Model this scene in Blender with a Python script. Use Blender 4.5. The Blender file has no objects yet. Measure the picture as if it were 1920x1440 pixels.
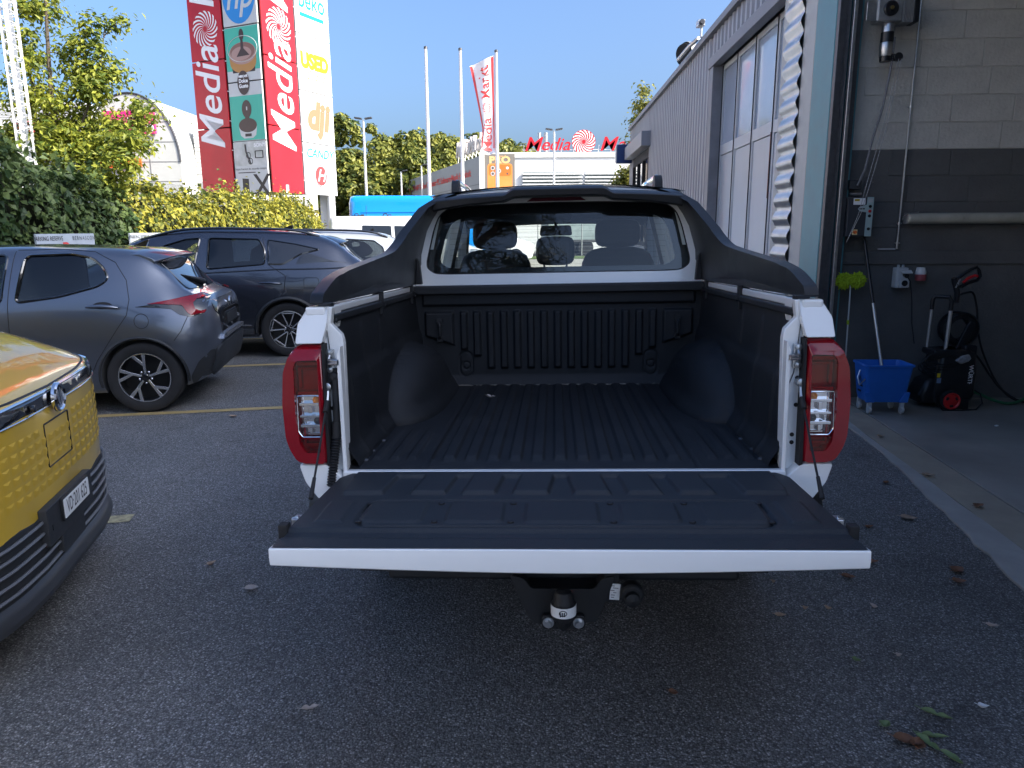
import bpy, bmesh, math, random
from mathutils import Vector, Matrix, geometry, noise
from mathutils.bvhtree import BVHTree
random.seed(7)
R = math.radians
sc = bpy.context.scene
col = sc.collection
# ---------------------------------------------------------------- camera
def make_camera():
    P, ro = R(11.87), R(0.35)
    fw = Vector((0, math.cos(P), -math.sin(P))); up0 = Vector((0, math.sin(P), math.cos(P))); rt0 = Vector((1, 0, 0))
    rt = math.cos(ro) * rt0 - math.sin(ro) * up0; up = math.cos(ro) * up0 + math.sin(ro) * rt0
    cd = bpy.data.cameras.new('camera'); cd.sensor_width = 36; cd.lens = 36 * 1380 / 1920
    cd.clip_start = 0.05; cd.clip_end = 3000
    c = bpy.data.objects.new('camera', cd); col.objects.link(c)
    c.matrix_world = Matrix(((rt.x, up.x, -fw.x, 0), (rt.y, up.y, -fw.y, 0), (rt.z, up.z, -fw.z, 1.57), (0, 0, 0, 1)))
    sc.camera = c
make_camera()
# ---------------------------------------------------------------- sky, sun, exposure
SUN_EL = R(34); SUN_AZ = R(114)          # azimuth clockwise from +Y
def make_light():
    w = bpy.data.worlds.new('World'); sc.world = w; w.use_nodes = True
    nt = w.node_tree; nt.nodes.clear()
    sky = nt.nodes.new('ShaderNodeTexSky'); sky.sky_type = 'NISHITA'; sky.sun_disc = False
    sky.sun_elevation = SUN_EL; sky.sun_rotation = SUN_AZ
    sky.air_density = 1.0; sky.dust_density = 9.0; sky.ozone_density = 8.0; sky.altitude = 500
    bg = nt.nodes.new('ShaderNodeBackground'); bg.inputs['Strength'].default_value = 0.15
    out = nt.nodes.new('ShaderNodeOutputWorld')
    nt.links.new(sky.outputs[0], bg.inputs[0]); nt.links.new(bg.outputs[0], out.inputs[0])
    L = bpy.data.lights.new('sun', 'SUN'); L.energy = 3.8; L.angle = R(0.53); L.color = (1, .94, .84)
    o = bpy.data.objects.new('sun', L); col.objects.link(o)
    s = Vector((math.sin(SUN_AZ) * math.cos(SUN_EL), math.cos(SUN_AZ) * math.cos(SUN_EL), math.sin(SUN_EL)))
    o.rotation_euler = s.to_track_quat('Z', 'Y').to_euler(); o.location = (30, -20, 40)
    v = sc.view_settings; v.view_transform = 'Standard'; v.look = 'None'; v.gamma = 1; v.exposure = 1.3; v.use_curve_mapping = False
    v.use_white_balance = True; v.white_balance_temperature = 6700; v.white_balance_tint = 10     # camera balanced for open shade
make_light()
# ---------------------------------------------------------------- materials
MATS = {}
def M(name, c=(.5, .5, .5), rough=.5, metal=0., coat=0., spec=.5, var=0., vs=4., bump=0., bs=60., trans=0., ior=1.45, emit=None, c2=None, vd=6., sheen=0., vstretch=None):
    """procedural principled material: colour varied by noise, fine relief by bump"""
    if name in MATS: return MATS[name]
    m = bpy.data.materials.new(name); m.use_nodes = True; nt = m.node_tree; b = nt.nodes['Principled BSDF']
    I = b.inputs
    I['Base Color'].default_value = (*c, 1); I['Roughness'].default_value = rough; I['Metallic'].default_value = metal
    I['Coat Weight'].default_value = coat; I['Coat Roughness'].default_value = .03; I['Specular IOR Level'].default_value = spec
    I['Transmission Weight'].default_value = trans; I['IOR'].default_value = ior
    tc = nt.nodes.new('ShaderNodeTexCoord'); src = tc.outputs['Object']
    if vstretch:
        mp = nt.nodes.new('ShaderNodeMapping'); mp.inputs['Scale'].default_value = vstretch
        nt.links.new(src, mp.inputs[0]); src = mp.outputs[0]
    if var > 0 or c2:
        n = nt.nodes.new('ShaderNodeTexNoise'); n.inputs['Scale'].default_value = vs; n.inputs['Detail'].default_value = vd; n.inputs['Roughness'].default_value = .62
        nt.links.new(src, n.inputs[0])
        r = nt.nodes.new('ShaderNodeValToRGB'); e = r.color_ramp.elements
        e[0].position = .3; e[1].position = .7
        if c2: e[0].color = (*c, 1); e[1].color = (*c2, 1)
        else:
            e[0].color = (*[x * (1 - var) for x in c], 1); e[1].color = (*[min(1, x * (1 + var)) for x in c], 1)
        nt.links.new(n.outputs[0], r.inputs[0]); nt.links.new(r.outputs[0], I['Base Color'])
        mr = nt.nodes.new('ShaderNodeMapRange'); mr.inputs['To Min'].default_value = max(0, rough - .1 * (1 if var or c2 else 0)); mr.inputs['To Max'].default_value = min(1, rough + .1)
        nt.links.new(n.outputs[0], mr.inputs[0]); nt.links.new(mr.outputs[0], I['Roughness'])
    if bump > 0:
        n2 = nt.nodes.new('ShaderNodeTexNoise'); n2.inputs['Scale'].default_value = bs; n2.inputs['Detail'].default_value = 3
        nt.links.new(src, n2.inputs[0])
        bp = nt.nodes.new('ShaderNodeBump'); bp.inputs['Strength'].default_value = bump; bp.inputs['Distance'].default_value = .01
        nt.links.new(n2.outputs[0], bp.inputs['Height']); nt.links.new(bp.outputs[0], I['Normal'])
    if emit: I['Emission Color'].default_value = (*emit[0], 1); I['Emission Strength'].default_value = emit[1]
    MATS[name] = m; return m
def glass(name, tint=(.5, .55, .55), refl=1.0):
    if name in MATS: return MATS[name]
    m = bpy.data.materials.new(name); m.use_nodes = True; nt = m.node_tree; nt.nodes.clear()
    t = nt.nodes.new('ShaderNodeBsdfTransparent'); t.inputs[0].default_value = (*tint, 1)
    g = nt.nodes.new('ShaderNodeBsdfGlossy'); g.inputs['Roughness'].default_value = .01; g.inputs[0].default_value = (refl, refl, refl, 1)
    f = nt.nodes.new('ShaderNodeFresnel'); ge = nt.nodes.new('ShaderNodeNewGeometry')
    io = nt.nodes.new('ShaderNodeMath'); io.operation = 'MULTIPLY_ADD'; io.inputs[1].default_value = 1 / 1.5 - 1.5; io.inputs[2].default_value = 1.5   # same reflectance from both sides of the sheet
    nt.links.new(ge.outputs['Backfacing'], io.inputs[0]); nt.links.new(io.outputs[0], f.inputs[0])
    mx = nt.nodes.new('ShaderNodeMixShader'); out = nt.nodes.new('ShaderNodeOutputMaterial')
    mul = nt.nodes.new('ShaderNodeMath'); mul.operation = 'MULTIPLY'; mul.inputs[1].default_value = 1.25; mul.use_clamp = True
    nt.links.new(f.outputs[0], mul.inputs[0]); nt.links.new(mul.outputs[0], mx.inputs[0]); nt.links.new(t.outputs[0], mx.inputs[1]); nt.links.new(g.outputs[0], mx.inputs[2]); nt.links.new(mx.outputs[0], out.inputs[0])
    MATS[name] = m; return m
def leafmat(name, c, c2, sc_=1.5, transl=.35):
    """leaf: colour varied in clumps plus per-leaf shade, light passes through"""
    if name in MATS: return MATS[name]
    m = bpy.data.materials.new(name); m.use_nodes = True; nt = m.node_tree; nt.nodes.clear()
    geo = nt.nodes.new('ShaderNodeNewGeometry'); tc = nt.nodes.new('ShaderNodeTexCoord')
    n = nt.nodes.new('ShaderNodeTexNoise'); n.inputs['Scale'].default_value = sc_; n.inputs['Detail'].default_value = 2
    nt.links.new(tc.outputs['Object'], n.inputs[0])
    ad = nt.nodes.new('ShaderNodeMath'); ad.operation = 'MULTIPLY_ADD'; ad.inputs[1].default_value = .7; ad.inputs[2].default_value = -.35
    nt.links.new(geo.outputs['Random Per Island'], ad.inputs[0])
    a2 = nt.nodes.new('ShaderNodeMath'); a2.operation = 'ADD'; nt.links.new(n.outputs[0], a2.inputs[0]); nt.links.new(ad.outputs[0], a2.inputs[1])
    r = nt.nodes.new('ShaderNodeValToRGB'); e = r.color_ramp.elements; e[0].position = .25; e[1].position = .75
    e[0].color = (*c, 1); e[1].color = (*c2, 1); nt.links.new(a2.outputs[0], r.inputs[0])
    d = nt.nodes.new('ShaderNodeBsdfPrincipled'); d.inputs['Roughness'].default_value = .5; d.inputs['Specular IOR Level'].default_value = .35
    t = nt.nodes.new('ShaderNodeBsdfTranslucent'); mx = nt.nodes.new('ShaderNodeMixShader'); mx.inputs[0].default_value = transl
    out = nt.nodes.new('ShaderNodeOutputMaterial')
    nt.links.new(r.outputs[0], d.inputs['Base Color']); nt.links.new(r.outputs[0], t.inputs[0])
    nt.links.new(d.outputs[0], mx.inputs[1]); nt.links.new(t.outputs[0], mx.inputs[2]); nt.links.new(mx.outputs[0], out.inputs[0])
    MATS[name] = m; return m
# ---------------------------------------------------------------- objects
def tag(o, label=None, cat=None, group=None, kind=None):
    if label: o['label'] = label
    if cat: o['category'] = cat
    if group: o['group'] = group
    if kind: o['kind'] = kind
    return o
def thing(name, label, cat, loc=(0, 0, 0), rot=(0, 0, 0), group=None):
    o = bpy.data.objects.new(name, None); col.objects.link(o); o.empty_display_size = .2
    o.location = loc; o.rotation_euler = rot
    return tag(o, label, cat, group)
def link(name, me, mat, parent=None, loc=None, rot=None):
    o = bpy.data.objects.new(name, me); col.objects.link(o)
    if parent: o.parent = parent
    if loc: o.location = loc
    if rot: o.rotation_euler = rot
    if mat is not None:
        if isinstance(mat, (list, tuple)):
            for m_ in mat: me.materials.append(m_)
        elif not me.materials: me.materials.append(mat)
    return o
def copy_tree(o, parent=None):
    c = o.copy(); col.objects.link(c); c.parent = parent
    for ch in list(o.children): copy_tree(ch, c)
    return c
class B:
    """collects shapes; build() links them as ONE mesh object"""
    def __init__(s): s.v = []; s.f = []; s.m = []; s.cm = 0
    def add(s, vs, fs):
        n = len(s.v); s.v += [tuple(v) for v in vs]; s.f += [tuple(i + n for i in f) for f in fs]; s.m += [s.cm] * len(fs); return s
    def box(s, c, d, rot=None):
        x, y, z = [k / 2 for k in d]; vs = [Vector((a * x, b * y, e * z)) for a in (-1, 1) for b in (-1, 1) for e in (-1, 1)]
        if rot is not None:
            mt = rot if isinstance(rot, Matrix) else Matrix.Rotation(rot, 3, 'Z'); vs = [mt @ v for v in vs]
        c = Vector(c); return s.add([v + c for v in vs], [(0, 1, 3, 2), (4, 6, 7, 5), (0, 4, 5, 1), (2, 3, 7, 6), (0, 2, 6, 4), (1, 5, 7, 3)])
    def bb(s, x0, x1, y0, y1, z0, z1): return s.box(((x0 + x1) / 2, (y0 + y1) / 2, (z0 + z1) / 2), (abs(x1 - x0), abs(y1 - y0), abs(z1 - z0)))
    def prism(s, poly, ax, lo, hi):
        """extrude 2D polygon along axis ax (0,1,2) between lo and hi; poly coords are the two other axes in order"""
        def P(p, h):
            if ax == 0: return (h, p[0], p[1])
            if ax == 1: return (p[0], h, p[1])
            return (p[0], p[1], h)
        n = len(poly); vs = [P(p, lo) for p in poly] + [P(p, hi) for p in poly]
        fs = [(i, (i + 1) % n, n + (i + 1) % n, n + i) for i in range(n)] + [tuple(range(n))[::-1], tuple(range(n, 2 * n))]
        return s.add(vs, fs)
    def tube(s, path, r, n=8, cap=True, closed=False):
        path = [Vector(p) for p in path]; k = len(path); rs = r if isinstance(r, (list, tuple)) else [r] * k
        vs = []; prev = None
        for i, p in enumerate(path):
            if closed: t = path[(i + 1) % k] - path[i - 1]
            else: t = (path[min(i + 1, k - 1)] - path[max(i - 1, 0)])
            t = t.normalized() if t.length > 1e-9 else Vector((0, 0, 1))
            if prev is None:
                a = Vector((0, 0, 1)) if abs(t.z) < .9 else Vector((1, 0, 0)); u = t.cross(a).normalized()
            else:
                u = prev - t * prev.dot(t); u = u.normalized() if u.length > 1e-6 else t.orthogonal().normalized()
            prev = u; w = t.cross(u)
            vs += [p + rs[i] * (math.cos(2 * math.pi * j / n) * u + math.sin(2 * math.pi * j / n) * w) for j in range(n)]
        fs = []
        for i in range(k if closed else k - 1):
            a, b = i * n, ((i + 1) % k) * n
            fs += [(a + j, a + (j + 1) % n, b + (j + 1) % n, b + j) for j in range(n)]
        if cap and not closed: fs += [tuple(range(n))[::-1], tuple(range((k - 1) * n, k * n))]
        return s.add(vs, fs)
    def lathe(s, prof, n=24, c=(0, 0, 0), ax=2, close=False):
        """prof: list of (radius, height along ax)"""
        vs = []; fs = []; k = len(prof)
        for r, h in prof:
            for j in range(n):
                a = 2 * math.pi * j / n; u, w = r * math.cos(a), r * math.sin(a)
                p = (h, u, w) if ax == 0 else ((w, h, u) if ax == 1 else (u, w, h))
                vs.append((p[0] + c[0], p[1] + c[1], p[2] + c[2]))
        for i in range(k - 1 if not close else k):
            a, b = i * n, ((i + 1) % k) * n
            fs += [(a + j, a + (j + 1) % n, b + (j + 1) % n, b + j) for j in range(n)]
        if not close:
            if prof[0][0] > 1e-6: fs.append(tuple(range(n))[::-1])
            if prof[-1][0] > 1e-6: fs.append(tuple(range((k - 1) * n, k * n)))
        return s.add(vs, fs)
    def grid(s, fn, us, ws):
        n = len(ws); vs = [fn(u, w) for u in us for w in ws]
        return s.add(vs, [(i * n + j, (i + 1) * n + j, (i + 1) * n + j + 1, i * n + j + 1) for i in range(len(us) - 1) for j in range(n - 1)])
    def loft(s, rings, closed=True, cap=True):
        n = len(rings[0]); vs = [p for r in rings for p in r]; fs = []
        for i in range(len(rings) - 1):
            a, b = i * n, (i + 1) * n
            for j in range(n if closed else n - 1): fs.append((a + j, a + (j + 1) % n, b + (j + 1) % n, b + j))
        if cap: fs += [tuple(range(n))[::-1], tuple(range((len(rings) - 1) * n, len(rings) * n))]
        return s.add(vs, fs)
    def mesh(s, name, sharp=.6, fixn=True, xf=None):
        me = bpy.data.meshes.new(name); me.from_pydata([xf @ Vector(v) for v in s.v] if xf else s.v, [], s.f)
        if any(s.m): me.polygons.foreach_set('material_index', s.m)
        if fixn:
            bm = bmesh.new(); bm.from_mesh(me); bmesh.ops.recalc_face_normals(bm, faces=bm.faces); bm.to_mesh(me); bm.free()
        if sharp is not None:
            me.shade_smooth(); me.set_sharp_from_angle(angle=sharp)
        return me
    def build(s, name, mat, parent=None, bev=0, seg=2, sharp=.6, loc=None, rot=None, fixn=True, xf=None, sub=0):
        o = link(name, s.mesh(name, sharp, fixn, xf), mat, parent, loc, rot)
        if bev:
            md = o.modifiers.new('bevel', 'BEVEL'); md.width = bev; md.segments = seg; md.limit_method = 'ANGLE'; md.angle_limit = R(35); md.harden_normals = True
        if sub:
            md = o.modifiers.new('sub', 'SUBSURF'); md.levels = sub; md.render_levels = sub
        return o
def fr(a, b, n): return [a + (b - a) * i / n for i in range(n + 1)]
def sstep(a, b, x):
    t = max(0., min(1., (x - a) / (b - a))); return t * t * (3 - 2 * t)
def lerpt(tab, x):
    if x <= tab[0][0]: return tab[0][1]
    for (a, p), (b, q) in zip(tab, tab[1:]):
        if x <= b: return p + (q - p) * (x - a) / (b - a)
    return tab[-1][1]
def smooth_tab(tab, x):
    if x <= tab[0][0]: return tab[0][1]
    if x >= tab[-1][0]: return tab[-1][1]
    i = max(k for k in range(len(tab)) if tab[k][0] <= x); i = min(i, len(tab) - 2)
    x0, y0 = tab[i]; x1, y1 = tab[i + 1]; h = x1 - x0
    m0 = (y1 - tab[i - 1][1]) / (x1 - tab[i - 1][0]) if i > 0 else (y1 - y0) / h
    m1 = (tab[i + 2][1] - y0) / (tab[i + 2][0] - x0) if i + 2 < len(tab) else (y1 - y0) / h
    t = (x - x0) / h
    return (2*t**3-3*t**2+1)*y0 + (t**3-2*t**2+t)*h*m0 + (-2*t**3+3*t**2)*y1 + (t**3-t**2)*h*m1
def rrect(x0, x1, y0, y1, r, n=5):
    pts = []
    rr = r if isinstance(r, (list, tuple)) else [r] * 4
    for (cx, cy, a0, q) in ((x1 - rr[0], y1 - rr[0], 0, rr[0]), (x0 + rr[1], y1 - rr[1], 90, rr[1]), (x0 + rr[2], y0 + rr[2], 180, rr[2]), (x1 - rr[3], y0 + rr[3], 270, rr[3])):
        for i in range(n + 1):
            a = R(a0 + 90 * i / n); pts.append((cx + q * math.cos(a), cy + q * math.sin(a)))
    return pts
def roundpoly(poly, r, n=4):
    out = []; k = len(poly)
    for i in range(k):
        p0, p, p1 = Vector(poly[i - 1]), Vector(poly[i]), Vector(poly[(i + 1) % k])
        d0, d1 = (p0 - p), (p1 - p); ri = min(r, d0.length * .45, d1.length * .45)
        a, b = p + d0.normalized() * ri, p + d1.normalized() * ri
        for j in range(n + 1):
            t = j / n; q = (1 - t) ** 2 * a + 2 * t * (1 - t) * p + t * t * b; out.append((q.x, q.y))
    return out
def inpoly(p, poly):
    x, y = p; c = False; j = len(poly) - 1
    for i in range(len(poly)):
        if (poly[i][1] > y) != (poly[j][1] > y) and x < (poly[j][0] - poly[i][0]) * (y - poly[i][1]) / (poly[j][1] - poly[i][1] + 1e-12) + poly[i][0]: c = not c
        j = i
    return c
def cdt(outer, holes=(), step=None):
    """triangulate polygon with holes (+ inner points) -> verts2d, faces"""
    vs = []; es = []
    def ring(p):
        n = len(vs); vs.extend([Vector(q) for q in p]); es.extend([(n + i, n + (i + 1) % len(p)) for i in range(len(p))])
    ring(outer)
    for h in holes: ring(h)
    if step:
        xs = [p[0] for p in outer]; ys = [p[1] for p in outer]
        x = min(xs) + step / 2
        while x < max(xs):
            y = min(ys) + step / 2
            while y < max(ys):
                q = (x, y)
                if inpoly(q, outer) and not any(inpoly(q, h) for h in holes): vs.append(Vector(q))
                y += step
            x += step
    ov, oe, of, *_ = geometry.delaunay_2d_cdt(vs, es, [], 0, 1e-5)
    fs = []
    for f in of:
        c = sum((ov[i] for i in f), Vector((0, 0))) / len(f)
        if inpoly(c, outer) and not any(inpoly(c, h) for h in holes): fs.append(tuple(f))
    return [tuple(v) for v in ov], fs
def plate(b, outer, holes, mp, th=None, step=None):
    """CDT plate mapped into 3D by mp(x,y,side); th given -> closed with second side and rims"""
    vs, fs = cdt(outer, holes, step)
    if th is None: return b.add([mp(x, y, 0) for x, y in vs], fs)
    n = len(vs); V = [mp(x, y, 0) for x, y in vs] + [mp(x, y, 1) for x, y in vs]
    F = list(fs) + [tuple(i + n for i in f[::-1]) for f in fs]
    ed = {}
    for f in fs:
        for i in range(len(f)):
            e = (f[i], f[(i + 1) % len(f)])
            ed[tuple(sorted(e))] = None if tuple(sorted(e)) in ed else e
    for e in ed.values():
        if e: F.append((e[1], e[0], e[0] + n, e[1] + n))
    return b.add(V, F)
def text_mesh(txt, size=1., shear=0., bold=0., ext=0., align='CENTER', space=1., sx=1., xf=None):
    cu = bpy.data.curves.new('t', 'FONT'); cu.body = txt; cu.size = size; cu.shear = shear; cu.offset = bold; cu.extrude = ext
    cu.align_x = align; cu.align_y = 'CENTER'; cu.space_character = space; cu.resolution_u = 4
    o = bpy.data.objects.new('t', cu); col.objects.link(o)
    dg = bpy.context.evaluated_depsgraph_get(); dg.update()
    me = bpy.data.meshes.new_from_object(o.evaluated_get(dg)); bpy.data.objects.remove(o); bpy.data.curves.remove(cu)
    if sx != 1: me.transform(Matrix.Diagonal((sx, 1, 1, 1)))
    if xf: me.transform(xf)
    me.materials.clear()
    return me
def text(name, txt, mat, parent, loc, rot, **k):
    return link(name, text_mesh(txt, **k), mat, parent, loc, rot)
def evalmesh(o, remove=True):
    dg = bpy.context.evaluated_depsgraph_get(); dg.update()
    me = bpy.data.meshes.new_from_object(o.evaluated_get(dg))
    if remove: bpy.data.objects.remove(o)
    return me
def boolean(body_me, cutters, mats_from=True):
    """difference of mesh datablock with cutter B lists -> new mesh"""
    o = link('tmp', body_me, None)
    cs = []
    for cb in cutters:
        c = link('cut', cb, None); cs.append(c)
        md = o.modifiers.new('b', 'BOOLEAN'); md.operation = 'DIFFERENCE'; md.object = c; md.solver = 'EXACT'
    me = evalmesh(o)
    for c in cs: bpy.data.objects.remove(c)
    return me
# common materials
white = M('white_paint', (.80, .81, .80), .18, coat=1., var=.02, vs=2)
blackp = M('black_plastic', (.011, .012, .014), .5, var=.2, vs=30, bump=.25, bs=500)
rubber = M('rubber', (.014, .014, .015), .75, var=.3, vs=12, bump=.2, bs=200)
chrome = M('chrome', (.75, .76, .78), .08, 1.)
steel = M('galvanised_steel', (.5, .51, .52), .35, 1., var=.15, vs=30)
darksteel = M('dark_steel', (.10, .10, .105), .45, .7, var=.2, vs=20)
# ================================================================ GROUND
def asphalt():
    m = bpy.data.materials.new('asphalt'); m.use_nodes = True; nt = m.node_tree; b = nt.nodes['Principled BSDF']; N = nt.nodes.new; K = nt.links.new
    tc = N('ShaderNodeTexCoord')
    def vor(scale):
        v = N('ShaderNodeTexVoronoi'); v.inputs['Scale'].default_value = scale; K(tc.outputs['Object'], v.inputs['Vector']); return v
    v1, v2 = vor(160), vor(80)
    sep = N('ShaderNodeSeparateColor'); K(v1.outputs['Color'], sep.inputs[0])
    r = N('ShaderNodeValToRGB'); e = r.color_ramp.elements; e[0].position = 0; e[0].color = (.12, .118, .112, 1); e[1].position = 1; e[1].color = (.58, .57, .55, 1)
    for p, c in ((.45, .20), (.74, .26), (.9, .36)): q = e.new(p); q.color = (c, c * .985, c * .96, 1)
    K(sep.outputs[0], r.inputs[0])
    n = N('ShaderNodeTexNoise'); n.inputs['Scale'].default_value = .55; n.inputs['Detail'].default_value = 7; n.inputs['Roughness'].default_value = .65; K(tc.outputs['Object'], n.inputs[0])
    rr = N('ShaderNodeValToRGB'); e = rr.color_ramp.elements; e[0].position = .30; e[0].color = (.50, .49, .47, 1); e[1].position = .66; e[1].color = (1.14, 1.15, 1.17, 1); q = e.new(.42); q.color = (.84, .83, .81, 1); K(n.outputs[0], rr.inputs[0])
    mx = N('ShaderNodeMix'); mx.data_type = 'RGBA'; mx.blend_type = 'MULTIPLY'; mx.inputs[0].default_value = 1
    K(r.outputs[0], mx.inputs[6]); K(rr.outputs[0], mx.inputs[7])
    ns = N('ShaderNodeTexNoise'); ns.inputs['Scale'].default_value = 1.7; ns.inputs['Detail'].default_value = 4; K(tc.outputs['Object'], ns.inputs[0])
    rs = N('ShaderNodeValToRGB'); e = rs.color_ramp.elements; e[0].position = .25; e[0].color = (.45, .44, .43, 1); e[1].position = .36; e[1].color = (1, 1, 1, 1); K(ns.outputs[0], rs.inputs[0])
    mst = N('ShaderNodeMix'); mst.data_type = 'RGBA'; mst.blend_type = 'MULTIPLY'; mst.inputs[0].default_value = .8; K(mx.outputs[2], mst.inputs[6]); K(rs.outputs[0], mst.inputs[7]); mx = mst
    # bitumen between the stones
    gp = N('ShaderNodeMapRange'); gp.inputs['From Min'].default_value = .003; gp.inputs['From Max'].default_value = .0052; gp.inputs['To Min'].default_value = 1; gp.inputs['To Max'].default_value = .32
    K(v1.outputs['Distance'], gp.inputs[0])
    hm = N('ShaderNodeMapRange'); hm.inputs['From Min'].default_value = .1; hm.inputs['From Max'].default_value = .75; hm.inputs['To Min'].default_value = 1; hm.inputs['To Max'].default_value = .35
    K(v1.outputs['Distance'], hm.inputs[0])
    m2 = N('ShaderNodeMix'); m2.data_type = 'RGBA'; m2.blend_type = 'MULTIPLY'; m2.inputs[0].default_value = 1; K(mx.outputs[2], m2.inputs[6]); K(hm.outputs[0], m2.inputs[7])
    K(m2.outputs[2], b.inputs['Base Color'])
    b.inputs['Roughness'].default_value = .72; b.inputs['Specular IOR Level'].default_value = .45
    bp = N('ShaderNodeBump'); bp.inputs['Strength'].default_value = .7; bp.inputs['Distance'].default_value = .006; bp.invert = True
    ad = N('ShaderNodeMath'); ad.operation = 'ADD'; K(v1.outputs['Distance'], ad.inputs[0]); K(v2.outputs['Distance'], ad.inputs[1]); K(ad.outputs[0], bp.inputs['Height']); K(bp.outputs[0], b.inputs['Normal'])
    return m
asph = asphalt()
tag(B().add([(-900, -900, 0), (900, -900, 0), (900, 1500, 0), (-900, 1500, 0)], [(0, 1, 2, 3)]).build('ground', asph), kind='structure')
conc = M('concrete', (.24, .23, .21), .75, c2=(.36, .35, .32), vs=2.2, vd=10, bump=.3, bs=90)
conc_y = M('concrete_sandy', (.23, .20, .155), .8, c2=(.33, .29, .22), vs=3., vd=10, bump=.4, bs=120)
conc_f = M('concrete_floor', (.17, .16, .14), .5, c2=(.31, .29, .255), vs=1.1, vd=10, bump=.2, bs=60)
def sheet(name, pts, z, mat, th=.03):
    # jagged long edges of a poured strip
    tag(B().prism(pts, 2, z - th, z).build(name, mat, bev=.004), kind='structure')
def jag(a, b, n, amp):
    out = []
    for i in range(n + 1):
        t = i / n; k = 0 if i in (0, n) else amp
        out.append((a[0] + (b[0] - a[0]) * t + random.uniform(-k, k), a[1] + (b[1] - a[1]) * t + random.uniform(-k, k)))
    return out
EA = [(.75, -5.0), (2.93, 6.62)]      # asphalt edge
EB = [(1.75, -5.0), (2.87, 6.2)]      # sandy strip near edge
EC = [(2.05, -5.0), (3.06, 6.55)]     # joint to floor slab
EB = [(2.86, 6.55), (1.72, -5)]
sheet('kerb_strip', jag(EA[0], (2.62, 5.0), 90, .012) + [(2.78, 6.62)] + jag((2.84, 6.62), (1.66, -5), 40, .006), .012, conc)
sheet('threshold_strip', [(1.665, -5), (2.845, 6.62), (3.07, 6.62), (2.05, -5)], .010, conc_y)
sheet('garage_floor', [(2.062, -5), (3.082, 6.62), (3.082, 7.0), (11, 7.0), (11, -5)], .013, conc_f)
# parking lines
yel = M('yellow_line_paint', (.42, .29, .10), .7, c2=(.30, .235, .12), vs=9, vd=10, bump=.3, bs=120)
yel2 = M('faded_line_paint', (.16, .145, .09), .8, c2=(.52, .46, .27), vs=26, vd=8, bump=.3, bs=120)
def pline(p, q, w, z=.004, mat=yel, nm='parking_line'):
    p, q = Vector(p), Vector(q); n = (q - p).normalized(); n = Vector((-n.y, n.x)) * w / 2
    pts = jag((p - n).to_tuple(), (q - n).to_tuple(), 30, .004) + jag((q + n).to_tuple(), (p + n).to_tuple(), 30, .004)
    tag(B().add([(a, b_, z) for a, b_ in pts], [tuple(range(len(pts)))]).build(nm, mat), kind='structure')
dx, dy = math.cos(R(10.5)), math.sin(R(10.5))
for k in range(5):
    ex, ey = -1.95 - k * .30, 6.51 + k * 2.28
    pline((ex - 4.6 * dx, ey - 4.6 * dy), (ex, ey), .10)
pline((-3.4, 3.62), (-2.13, 3.88), .11, mat=yel2)

# ================================================================ WORKSHOP BUILDING
BA = R(2.64); BX = 2.423
bld = thing('workshop_building', 'grey workshop building with ribbed metal cladding, folding door and open wash bay', 'building', (BX, 0, 0), (0, 0, -BA))
def BL(wx, wy):        # world -> building local
    dx_, dy_ = wx - BX, wy; return (dx_ * math.cos(BA) - dy_ * math.sin(BA), dx_ * math.sin(BA) + dy_ * math.cos(BA))
def BW(lx, ly, z): return (BX + lx * math.cos(BA) + ly * math.sin(BA), -lx * math.sin(BA) + ly * math.cos(BA), z)
clad = M('grey_cladding', (.30, .30, .325), .42, .25, var=.12, vs=2.5, vd=8, vstretch=(1, 1, .15))
trim = M('grey_trim', (.20, .20, .215), .45, .2, var=.15, vs=4)
beige = M('beige_grey_post', (.46, .455, .43), .5, .05, var=.08, vs=6)
teal = M('teal_paint', (.07, .235, .265), .42, var=.12, vs=5, vd=8)
alu = M('aluminium_sheet', (.55, .55, .54), .32, .85, var=.18, vs=3, vd=8)
doorp = M('door_panel_paint', (.48, .50, .53), .38, .15, var=.07, vs=3, vd=8, vstretch=(1, 1, .2))
frost = M('frosted_pane', (.42, .47, .56), .16, .0, coat=.6, var=.1, vs=1.2)
dark_in = M('dark_interior', (.02, .02, .021), .8)
rend = M('hall_render', (.45, .44, .42), .8, var=.08, vs=1.)
# tall hall over the wash bay and behind
H_T = 4.6
b = B()
b.bb(0, 12, -.9, -.5, 0, H_T)                      # end wall of the bay
b.bb(0, .3, -.5, 1.2, 0, 4.3)                     # pier between bay and hall
b.bb(0, 12, -.5, 7.05, 4.3, H_T)                  # wall over the bay opening
b.build('hall_wall', rend, bld)
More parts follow.
